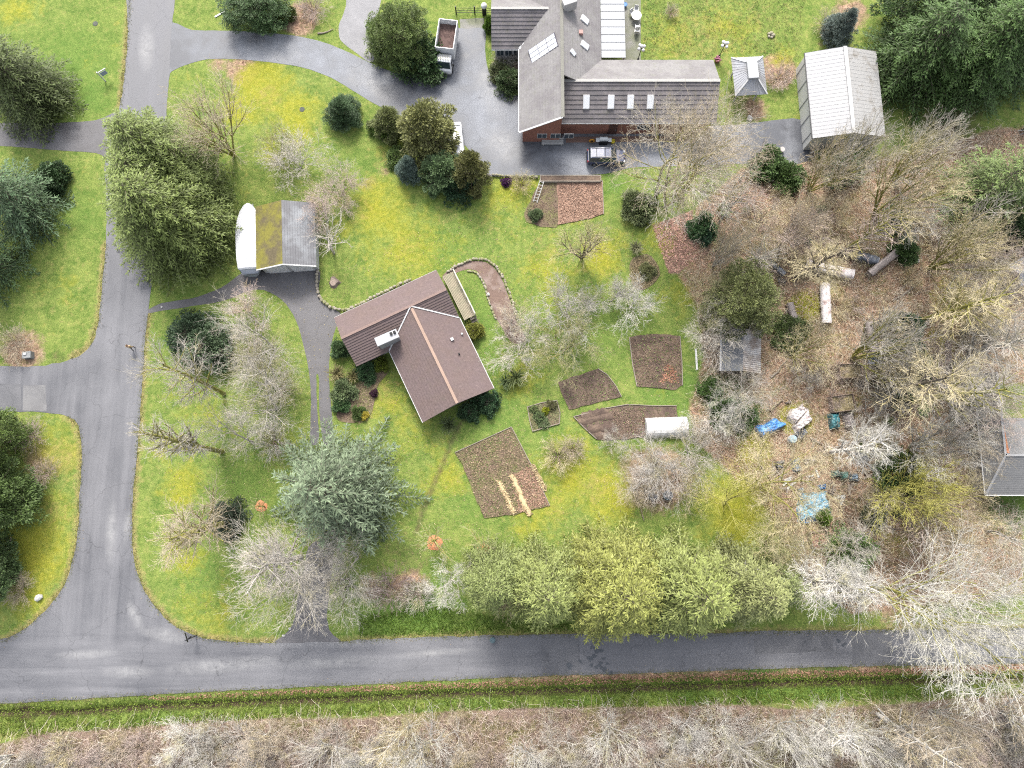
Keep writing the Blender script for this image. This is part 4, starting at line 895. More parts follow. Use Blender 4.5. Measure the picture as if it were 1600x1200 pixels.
# ---- white metal barn
zb = 3.1; b1, b2, b3, b4 = P(1270, 217, zb), P(1258, 83, zb), P(1369, 80, zb), P(1384, 213, zb)
cB, aB, LB, WB = rect4(b1, b2, b3, b4)
barn = empty('metal_barn', cB, aB, 'white metal barn with ribbed roof at the edge of the dark grove', 'barn')
zbr = zb + 1.1
BARNR = mt('barn_roof', (0.205, 0.205, 0.21), 0.5, 0.14, 0.35, 6, 0.05, col2=(0.20, 0.20, 0.20), amt=0.35)
BARND = mt('barn_roof_stained', (0.22, 0.218, 0.212), 0.6, 0.25, 0.9, 6, 0.1, col2=(0.13, 0.12, 0.105), amt=0.2)
m_ = MB(); slope(m_, -LB / 2, LB / 2, WB / 2, 0, zb, zbr, 'rib', 0.45, 0.02); m_.build('roof_slope', BARNR, barn)
m_ = MB(); slope(m_, -LB / 2, LB / 2, -WB / 2, 0, zb, zbr, 'rib', 0.45, 0.02); m_.build('stained_roof_slope', BARND, barn)['label'] = 'roof slope stained dark by the trees'
m_ = MB(); strip(m_, (-LB / 2, 0, zbr), (LB / 2, 0, zbr), 0.4, 0.03, 0.06); m_.build('ridge_cap', WHITE, barn)
m_ = MB(); walls(m_, -LB / 2 + 0.15, LB / 2 - 0.15, WB / 2 - 0.12, zb - 0.06, zbr - 0.12); bw = m_.build('wall', mt('barn_wall', (0.40, 0.40, 0.38), 0.6, 0.12), barn)
for i in range(5):
    m_ = MB(); m_.box((-LB / 2 + 1.0 + i * (LB - 2) / 4, WB / 2 - 0.08, zb / 2), (0.10, 0.06, zb - 0.1)); m_.build('wall_batten', mt('batten_grey', (0.28, 0.28, 0.28), 0.6), barn)
for s in (-1, 1):
    m_ = MB(); m_.box((-LB / 2 + 0.10, s * 1.4, 1.3), (0.08, 2.5, 2.5)); dr = m_.build('barn_door', mt('barn_door_grey', (0.26, 0.265, 0.27), 0.6, 0.15), barn)
    m_ = MB(); m_.box((-LB / 2 + 0.04, s * 0.3, 1.2), (0.05, 0.06, 0.3)); m_.build('handle', mt('flue_black', (0.02, 0.02, 0.02)), dr)
m_ = MB(); strip(m_, (-LB / 2, WB / 2 + 0.05, zb - 0.1), (LB / 2, WB / 2 + 0.05, zb - 0.1), 0.12, 0, 0.1); m_.build('gutter', mt('gutter_dark', (0.05, 0.05, 0.05), 0.5), barn)

# ---- corrugated hut in the woods
zh = 2.2; cH, aH, LH, WH = rect4(P(1126, 582, zh), P(1126, 518, zh), P(1190, 514, zh), P(1188, 581, zh))
hut = empty('corrugated_hut', cH, aH, 'woodland hut with one dark and one pale corrugated roof slope', 'hut')
m_ = MB(); slope(m_, -LH / 2, LH / 2, WH / 2, 0, zh, 3.0, 'course', 0.5, 0.02); m_.build('dark_roof_slope', mt('felt_dark', (0.075, 0.08, 0.088), 0.7, 0.2), hut)
m_ = MB(); slope(m_, -LH / 2, LH / 2, -WH / 2, 0, zh, 3.0, 'rib', 0.22, 0.07); m_.build('corrugated_roof_slope', mt('corrugated_pale', (0.33, 0.32, 0.31), 0.6, 0.3, 0.8, 6, 0.1, col2=(0.16, 0.13, 0.11), amt=0.4), hut)
m_ = MB(); walls(m_, -LH / 2 + 0.2, LH / 2 - 0.2, WH / 2 - 0.25, zh - 0.05, 2.85); m_.build('wall', mt('hut_boards', (0.14, 0.11, 0.09), 0.9, 0.3), hut)
m_ = MB(); strip(m_, (-LH / 2, WH / 2, zh), (LH / 2, WH / 2, zh), 0.18, 0.01, 0.06); m_.build('barge_board', mt('board_grey', (0.30, 0.30, 0.30), 0.8), hut)
m_ = MB(); m_.box((-LH / 2 + 0.17, 0, 0.95), (0.06, 0.9, 1.9)); m_.build('door', mt('hut_door', (0.10, 0.08, 0.07), 0.9), hut)

# ---- grey hipped house at the right edge
zq, zqr = 3.0, 5.0
k0 = P(1540, 773, zq); ka = P(1571, 711, zqr); rh = empty('grey_hipped_house', (k0.x, k0.y, 0), 0, 'dark grey hip-roofed house cut by the right edge', 'house')
ax_, ay_ = ka.x - k0.x, ka.y - k0.y; LE, LN = 15.0, 13.0
GS = mt('dark_grey_shingles', (0.120, 0.120, 0.120), 0.9, 0.3, 0.4, 4, 0.25)
GSM = mt('mossy_grey_shingles', (0.125, 0.135, 0.098), 0.9, 0.3, 0.5, 6, 0.25)
m_ = MB(); slope(m_, 0, LE, 0, ay_, zq, zqr, 'course', 0.25, 0.02, 0.1, ax_, LE); r1 = m_.build('roof_slope', GS, rh)
m_ = MB(); slope(m_, 0, LN, 0, -ax_, zq, zqr, 'course', 0.25, 0.02, 0.1, ay_, LN); m_.build('roof_slope', GS, rh, rot=math.pi / 2)
m_ = MB(); slope(m_, 2 * ax_, LE, 2 * ay_, ay_, zq, zqr, 'course', 0.25, 0.02, 0.1, ax_, LE); m_.build('roof_slope', GS, rh)
m_ = MB(); slope(m_, 2 * ay_, LN, -2 * ax_, -ax_, zq, zqr, 'course', 0.25, 0.02, 0.1, ay_, LN); m_.build('mossy_roof_slope', GSM, rh, rot=math.pi / 2)['label'] = 'greenish mossy inner roof slope'
m_ = MB(); strip(m_, (0, 0, zq), (ax_, ay_, zqr), 0.25, 0.03, 0.04); strip(m_, (ax_, ay_, zqr), (LE, ay_, zqr), 0.25, 0.02, 0.04); strip(m_, (ax_, ay_, zqr), (ax_, LN, zqr), 0.25, 0.02, 0.04); m_.build('ridge_cap', mt('ridge_grey', (0.20, 0.20, 0.20), 0.8, 0.2), rh)
m_ = MB(); strip(m_, (-0.05, -0.05, zq - 0.1), (LE, -0.05, zq - 0.1), 0.14, 0, 0.11); strip(m_, (-0.05, 0, zq - 0.1), (-0.05, LN, zq - 0.1), 0.14, 0, 0.11); m_.build('gutter', WHITE, rh)
m_ = MB(); strip(m_, (ax_ + 0.25, ay_ + 0.25, zqr - 0.15), (2 * ax_, 2 * ay_, zq), 0.5, 0.05, 0.05); m_.build('valley_leaves', mt('orange_leaves', (0.24, 0.10, 0.05), 0.95, 0.4, 2, 9, 0.6), rh)['kind'] = 'stuff'
m_ = MB(); m_.box((LE / 2, ay_, zq / 2 - 0.05), (LE - 0.9, 2 * ay_ - 0.9, zq - 0.1)); m_.box((ax_, LN / 2 + ay_ * 0.7, zq / 2 - 0.06), (2 * ax_ - 0.9, LN - 1.4 * ay_, zq - 0.12)); m_.build('wall', SID, rh)
for xx in (2.0, 5.0): window(rh, (xx, 0.45, 1.5), 1.4, 1.1, 'y', -1)
# ---- slate-blue shed at the right edge
zs = 2.4; cS, aS, LS, WS = rect4(P(1576, 417, zs), P(1610, 393, zs), P(1632, 430, zs), P(1592, 447, zs))
sh = empty('slate_shed', cS, aS, 'slate-blue roofed shed cut by the right edge', 'shed')
m_ = MB(); slope(m_, -LS / 2, LS / 2, WS / 2, 0, zs, 3.3, 'rib', 0.5, 0.03); slope(m_, -LS / 2, LS / 2, -WS / 2, 0, zs, 3.3, 'rib', 0.5, 0.03); m_.build('roof', mt('slate_blue', (0.13, 0.145, 0.165), 0.6, 0.15), sh)
m_ = MB(); walls(m_, -LS / 2 + 0.2, LS / 2 - 0.2, WS / 2 - 0.2, zs - 0.05, 3.15); m_.build('wall', mt('hut_boards', (0.14, 0.11, 0.09)), sh)
# ------------------------------------------------------------------ evergreen trees
G1, G2, G3 = (0.115, 0.150, 0.034), (0.055, 0.090, 0.028), (0.120, 0.175, 0.115)
YG = (0.205, 0.225, 0.055)
EV = [
 ('thuja0', 292, 368, 14, 7.3, (0.104, 0.132, 0.036), 'large dense green cedar overhanging the road beside the white covered boat', 'tree'),
 ('thuja0', 284, 286, 14, 7.0, (0.102, 0.130, 0.036), 'rounded cedar joined to the upper side of the large roadside cedar', 'tree'),
 ('thuja0', 280, 328, 13, 6.6, (0.103, 0.131, 0.036), 'cedar filling the middle of the roadside cedar mass', 'tree'),
 ('thuja1', 62, 158, 12, 6.0, (0.070, 0.090, 0.030), 'dark olive conifer on the lawn above the small side driveway at upper left', 'tree'),
 ('fir1', 52, 330, 14, 6.0, (0.075, 0.120, 0.058), 'blue-green conifer with open sprays on the left lawn', 'tree'),
 ('fir1', -10, 420, 15, 5.5, (0.060, 0.100, 0.040), 'dark conifer cut by the left edge below the open blue-green one', 'tree'),
 ('cedar1', 22, 775, 12, 4.6, (0.065, 0.100, 0.028), 'dark green conifer at the left edge beside the yellowed verge', 'tree'),
 ('cedar2', 8, 690, 10, 3.6, (0.085, 0.125, 0.030), 'bright-tipped conifer at the left edge just below the side road', 'tree'),
 ('cedar1', 0, 880, 11, 3.8, (0.055, 0.088, 0.030), 'lowest dark conifer on the left edge above the road corner', 'tree'),
 ('fir0', 548, 766, 19.5, 9.3, (0.106, 0.137, 0.080), 'great blue-green fir with silvery sprays below the brown-roofed house', 'tree'),
 ('thuja1', 776, 894, 15, 4.6, (0.130, 0.155, 0.050), 'leftmost yellow-green cedar of the row above the lower road', 'tree'),
 ('thuja2', 846, 904, 16, 5.4, (0.146, 0.168, 0.052), 'second yellow-green cedar from the left in the row above the lower road', 'tree'),
 ('thuja0', 946, 902, 18, 6.6, (0.174, 0.184, 0.048), 'widest yellow-green cedar in the middle of the row above the lower road', 'tree'),
 ('thuja2', 1046, 904, 17, 6.2, (0.152, 0.174, 0.052), 'yellow-green cedar whose tip hangs farthest over the lower road', 'tree'),
 ('thuja1', 1136, 906, 16, 5, (0.138, 0.150, 0.057), 'olive cedar second from the right end of the row above the lower road', 'tree'),
 ('thuja2', 1195, 905, 9, 3.4, (0.120, 0.142, 0.052), 'rightmost olive-green cedar of the row above the lower road', 'tree'),
 ('cedar1', 540, 185, 4.2, 2.5, (0.048, 0.085, 0.034), 'small dark round conifer alone on the lawn beside the curved drive', 'tree'),
 ('column0', 612, 205, 4.5, 2.0, (0.095, 0.110, 0.036), 'short brownish conifer left of the tall olive cypress by the drive', 'tree'),
 ('column0', 672, 228, 8.5, 3.5, (0.125, 0.130, 0.045), 'tall broad olive-brown cypress at the bend of the drive', 'tree'),
 ('column0', 737, 285, 7.0, 2.3, (0.100, 0.102, 0.034), 'pointed olive cypress at the corner of the parking area', 'tree'),
 ('column0', 692, 280, 5.0, 2.6, (0.080, 0.125, 0.050), 'mid-green conifer between the pointed cypress and the small blue spruce', 'tree'),
 ('cedar1', 642, 275, 4.6, 1.7, (0.095, 0.135, 0.110), 'small blue-grey spruce left of the conifer clump by the parking area', 'tree'),
 ('shrub1', 715, 292, 2.6, 2.0, (0.030, 0.062, 0.030), 'dark low evergreen at the foot of the pointed cypress', 'shrub'),
 ('cedar2', 632, 82, 7.5, 3.3, (0.085, 0.120, 0.030), 'leafy dark green tree leaning over the white truck', 'tree'),
 ('shrub1', 660, 100, 3.2, 2.8, (0.045, 0.082, 0.028), 'dark shrub at the lawn end of the planting beside the truck cab', 'shrub'),
 ('thuja2', 1405, 120, 13, 6.4, (0.050, 0.086, 0.024), 'broad green tree directly behind the white-roofed barn', 'tree'),
 ('thuja0', 1490, 125, 14, 6.8, (0.054, 0.092, 0.026), 'large bright-clumped evergreen in the upper right grove', 'tree'),
 ('thuja0', 1560, 90, 14, 6.8, (0.038, 0.068, 0.020), 'dark evergreen in the far upper right corner', 'tree'),
 ('cedar2', 1430, 45, 12, 5.5, (0.050, 0.088, 0.024), 'evergreen at the top edge left in the upper right grove', 'tree'),
 ('cedar2', 1525, 30, 12, 5.5, (0.052, 0.096, 0.026), 'evergreen at the top edge in the middle of the upper right grove', 'tree'),
 ('cedar1', 1302, 62, 5.5, 2.2, (0.085, 0.110, 0.095), 'blue-grey spruce above the white-roofed barn', 'tree'),
 ('fir1', 1512, 318, 13, 6.2, (0.095, 0.130, 0.042), 'light green soft-sprayed cedar at the right edge', 'tree'),
 ('cedar2', 1580, 350, 8, 3.0, (0.040, 0.072, 0.026), 'dark evergreen below the light green cedar at the right edge', 'tree'),
 ('cedar2', 1142, 486, 9, 3.8, (0.110, 0.125, 0.042), 'ivy-green tree just above the corrugated hut', 'tree'),
 ('shrub1', 1400, 570, 4.0, 2.7, (0.034, 0.062, 0.030), 'dark evergreen thicket right of the blue-ended log pile', 'shrub'),
 ('shrub0', 1398, 612, 3.0, 1.8, (0.040, 0.075, 0.030), 'lower dark evergreen beside the two fallen trunks', 'shrub'),
 ('shrub1', 1403, 520, 3.5, 2.0, (0.036, 0.066, 0.034), 'dark bushy evergreen above the thicket by the log pile', 'shrub'),
 # shrubs
 ('shrub1', 606, 78, 2.4, 2.0, (0.16, 0.20, 0.075), 'pale yellow-green rounded shrub at the mouth of the gravel track', 'shrub'),
 ('shrub0', 592, 50, 2.0, 1.1, (0.075, 0.130, 0.020), 'small bright green shrub on the edge of the gravel track', 'shrub'),
 ('cedar2', 408, 22, 5.0, 3.6, (0.050, 0.090, 0.030), 'dark leafy tree at the top edge by the driveway mouth', 'tree'),
 ('shrub0', 448, 28, 1.8, 1.2, (0.095, 0.120, 0.030), 'olive shrub right of the dark tree at the top edge', 'shrub'),
 ('shrub1', 333, 545, 3.6, 2.6, (0.088, 0.128, 0.068), 'grey-green rounded shrub on the corner lawn below the garage drive', 'shrub'),
 ('shrub1', 305, 525, 3.4, 2.2, (0.045, 0.072, 0.038), 'dark shrub left of the grey-green one on the corner lawn', 'shrub'),
 ('shrub0', 1196, 262, 2.6, 1.9, (0.062, 0.105, 0.030), 'left green shrub of the pair below the paved yard', 'shrub'),
 ('shrub0', 1228, 282, 2.4, 1.8, (0.072, 0.120, 0.034), 'right green shrub of the pair below the paved yard', 'shrub'),
 ('shrub1', 1310, 268, 2.6, 2.2, (0.052, 0.098, 0.030), 'bright green shrub in front of the barn gable', 'shrub'),
 ('shrub0', 994, 326, 2.2, 1.9, (0.120, 0.145, 0.060), 'pale green shrub at the foot of the mossy tree', 'shrub'),
 ('shrub0', 1095, 356, 1.8, 1.5, (0.055, 0.110, 0.040), 'green shrub at the edge of the russet leaf bed', 'shrub'),
 ('shrub0', 1100, 372, 1.3, 1.0, (0.040, 0.085, 0.045), 'smaller bluish shrub below the one by the russet leaf bed', 'shrub'),
 ('shrub0', 90, 285, 2.4, 1.9, (0.035, 0.066, 0.024), 'dark rounded shrub beneath the left-hand conifer', 'shrub'),
 ('shrub1', 360, 812, 1.9, 1.9, (0.062, 0.082, 0.052), 'dark grey-green shrub at the foot of the leaning lawn tree', 'shrub'),
 ('shrub1', 1322, 862, 3.0, 2.4, (0.075, 0.135, 0.030), 'fresh green shrub beside the brown leaf crate', 'shrub'),
 ('shrub0', 1282, 806, 1.4, 0.9, (0.100, 0.170, 0.020), 'small lime-green bush touching the turquoise tarp', 'shrub'),
 ('shrub0', 1364, 806, 1.3, 1.3, (0.085, 0.100, 0.050), 'grey-green low bush on bare earth right of the turquoise tarp', 'shrub'),
 ('shrub1', 1400, 740, 2.6, 2.4, (0.060, 0.095, 0.030), 'green bush between the green bags and the grey hipped roof', 'shrub'),
 ('shrub0', 1130, 645, 1.8, 1.8, (0.055, 0.100, 0.026), 'ivy mound below the corrugated hut', 'shrub'),
 ('shrub0', 1160, 655, 1.5, 1.5, (0.062, 0.112, 0.028), 'second ivy mound nearer the blue tarp', 'shrub'),
 ('shrub0', 1108, 612, 1.4, 1.3, (0.060, 0.105, 0.026), 'ivy clump at the lower left corner of the corrugated hut', 'shrub'),
 ('box0', 763, 630, 1.7, 1.35, (0.040, 0.082, 0.036), 'clipped round bush at the right corner of the house gable', 'shrub'),
 ('box0', 735, 644, 1.5, 1.15, (0.045, 0.090, 0.038), 'clipped round bush under the middle of the house gable', 'shrub'),
 ('shrub0', 742, 520, 1.5, 1.0, (0.150, 0.160, 0.030), 'yellow-green bush at the house corner by the deck steps', 'shrub'),
 ('shrub0', 533, 548, 1.7, 1.0, (0.070, 0.118, 0.048), 'green shrub against the short end of the house by the drive', 'shrub'),
 ('shrub0', 538, 612, 1.6, 1.3, (0.105, 0.140, 0.062), 'pale green shrub in the bed beside the two-track drive', 'shrub'),
 ('shrub0', 574, 582, 1.3, 1.2, (0.042, 0.085, 0.032), 'dark green shrub below the white house wall', 'shrub'),
 ('shrub0', 597, 572, 1.3, 0.8, (0.120, 0.155, 0.020), 'lime-green bush in the inner corner of the house', 'shrub'),
 ('shrub0', 533, 634, 1.1, 0.9, (0.062, 0.120, 0.042), 'small bright shrub at the lower end of the drive bed', 'shrub'),
 ('shrub0', 560, 645, 0.9, 0.7, (0.075, 0.115, 0.030), 'tiny green shrub beside the yellow bush above the fir', 'shrub'),
 ('shrub0', 570, 650, 0.7, 0.45, (0.40, 0.33, 0.05), 'tiny bright yellow bush at the fir tree edge', 'shrub'),
 ('box0', 585, 615, 0.8, 0.45, (0.060, 0.025, 0.045), 'small purple-leaved bush in the bed left of the house', 'shrub'),
 ('box0', 791, 286, 0.8, 0.55, (0.070, 0.018, 0.080), 'small purple heather mound by the parking wall', 'shrub'),
 ('shrub0', 837, 338, 0.9, 0.75, (0.085, 0.120, 0.050), 'small green shrub in the dark bed near the ladder', 'shrub'),
 ('shrub0', 1012, 425, 0.8, 0.9, (0.120, 0.130, 0.050), 'low mixed green mound in the island bed', 'shrub'),
 ('shrub0', 765, 45, 1.9, 0.7, (0.080, 0.150, 0.020), 'narrow bright green hedge plant by the upper house corner', 'shrub'),
 ('shrub1', 795, 132, 2.0, 1.6, (0.052, 0.080, 0.030), 'dark shrub against the long grey roof at the parking bend', 'shrub'),
 ('shrub0', 782, 116, 1.6, 1.2, (0.090, 0.105, 0.045), 'mottled shrub at the inner corner of the parking bend', 'shrub'),
 ('shrub1', 1230, 520, 1.6, 2.0, (0.060, 0.085, 0.026), 'dark ivy patch beside the corrugated hut roof', 'shrub'),
 ('shrub0', 1395, 350, 1.8, 1.6, (0.062, 0.105, 0.034), 'green bush in the woods above the dark log pile', 'shrub'),
 ('shrub0', 1408, 395, 1.8, 1.5, (0.058, 0.105, 0.030), 'green bush at the upper end of the leaning log pile', 'shrub'),
 ('shrub0', 1585, 380, 2.2, 1.8, (0.030, 0.060, 0.024), 'dark bush above the slate-blue shed at the right edge', 'shrub'),
 ('shrub1', 600, 200, 1.6, 1.6, (0.085, 0.135, 0.025), 'bright grassy bush right of the small dark conifer', 'shrub'),
 ('shrub0', 622, 250, 1.4, 1.2, (0.075, 0.115, 0.030), 'green bush below the tall cypress on the lawn side', 'shrub'),
 ('box0', 843, 652, 0.7, 0.7, (0.10, 0.14, 0.055), 'grey-green herb clump in the small square bed', 'plant'),
 ('shrub0', 853, 642, 0.7, 0.4, (0.22, 0.25, 0.02), 'yellow flowering clump in the small square bed', 'plant'),
 ('box0', 862, 634, 0.6, 0.6, (0.085, 0.085, 0.035), 'brownish herb clump in the corner of the small square bed', 'plant'),
 ('box0', 850, 662, 0.5, 0.6, (0.12, 0.16, 0.07), 'pale herb clump at the lower side of the small square bed', 'plant'),
 ('box0', 834, 640, 0.5, 0.5, (0.13, 0.17, 0.06), 'light green herb clump at the left side of the small square bed', 'plant'),
]
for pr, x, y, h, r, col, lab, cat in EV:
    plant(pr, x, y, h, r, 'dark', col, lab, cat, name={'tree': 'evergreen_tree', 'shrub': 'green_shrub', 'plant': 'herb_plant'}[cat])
for pr, x, y, h, r, col, lab in [
 ('flax0', 806, 592, 1.7, 1.55, (0.075, 0.095, 0.030), 'spiky dark flax clump on the lawn below the fruit trees'),
 ('flax0', 790, 598, 1.4, 1.1, (0.055, 0.080, 0.030), 'smaller dark spiky clump left of the lawn flax'),
 ('flax0', 702, 664, 1.5, 1.3, (0.060, 0.080, 0.030), 'spiky flax clump at the left corner of the house gable'),
 ('flax0', 528, 586, 1.6, 1.4, (0.130, 0.115, 0.050), 'bronze spiky clump beside the drive below the house end'),
 ('flax0', 553, 590, 1.4, 1.1, (0.110, 0.100, 0.040), 'brownish spiky clump right of the bronze one'),
 ('tuft0', 993, 390, 1.1, 1.1, (0.110, 0.110, 0.055), 'ornamental grass tuft above the island bed'),
 ('fern0', 1130, 330, 0.9, 1.1, (0.070, 0.095, 0.030), 'fern on the leaf-strewn bank below the paved yard'),
 ('fern0', 1165, 328, 0.7, 0.8, (0.075, 0.100, 0.032), 'smaller fern right of the one on the leafy bank'),
 ('fern0', 1280, 330, 0.8, 0.9, (0.060, 0.100, 0.030), 'fern in the leaf litter left of the woodland trunks'),
 ('fern0', 1260, 376, 0.7, 0.7, (0.050, 0.090, 0.040), 'dark fern above the white-covered woodpile'),
 ('tuft0', 1345, 700, 0.8, 0.9, (0.085, 0.120, 0.040), 'rough grass tuft near the dark tarp bundle'),
 ('tuft0', 1385, 660, 0.8, 0.9, (0.080, 0.130, 0.035), 'rough grass tuft right of the grey draped crate'),
 ('tuft0', 1400, 800, 0.9, 1.0, (0.085, 0.095, 0.045), 'tussock on bare earth near the mossy fallen branches'),
 ('fern0', 1440, 640, 0.8, 1.0, (0.060, 0.100, 0.030), 'fern between the fallen trunks and the grey path'),
]: plant(pr, x, y, h, r, None, col, lab, 'plant', name='spiky_plant' if pr != 'fern0' else 'fern')

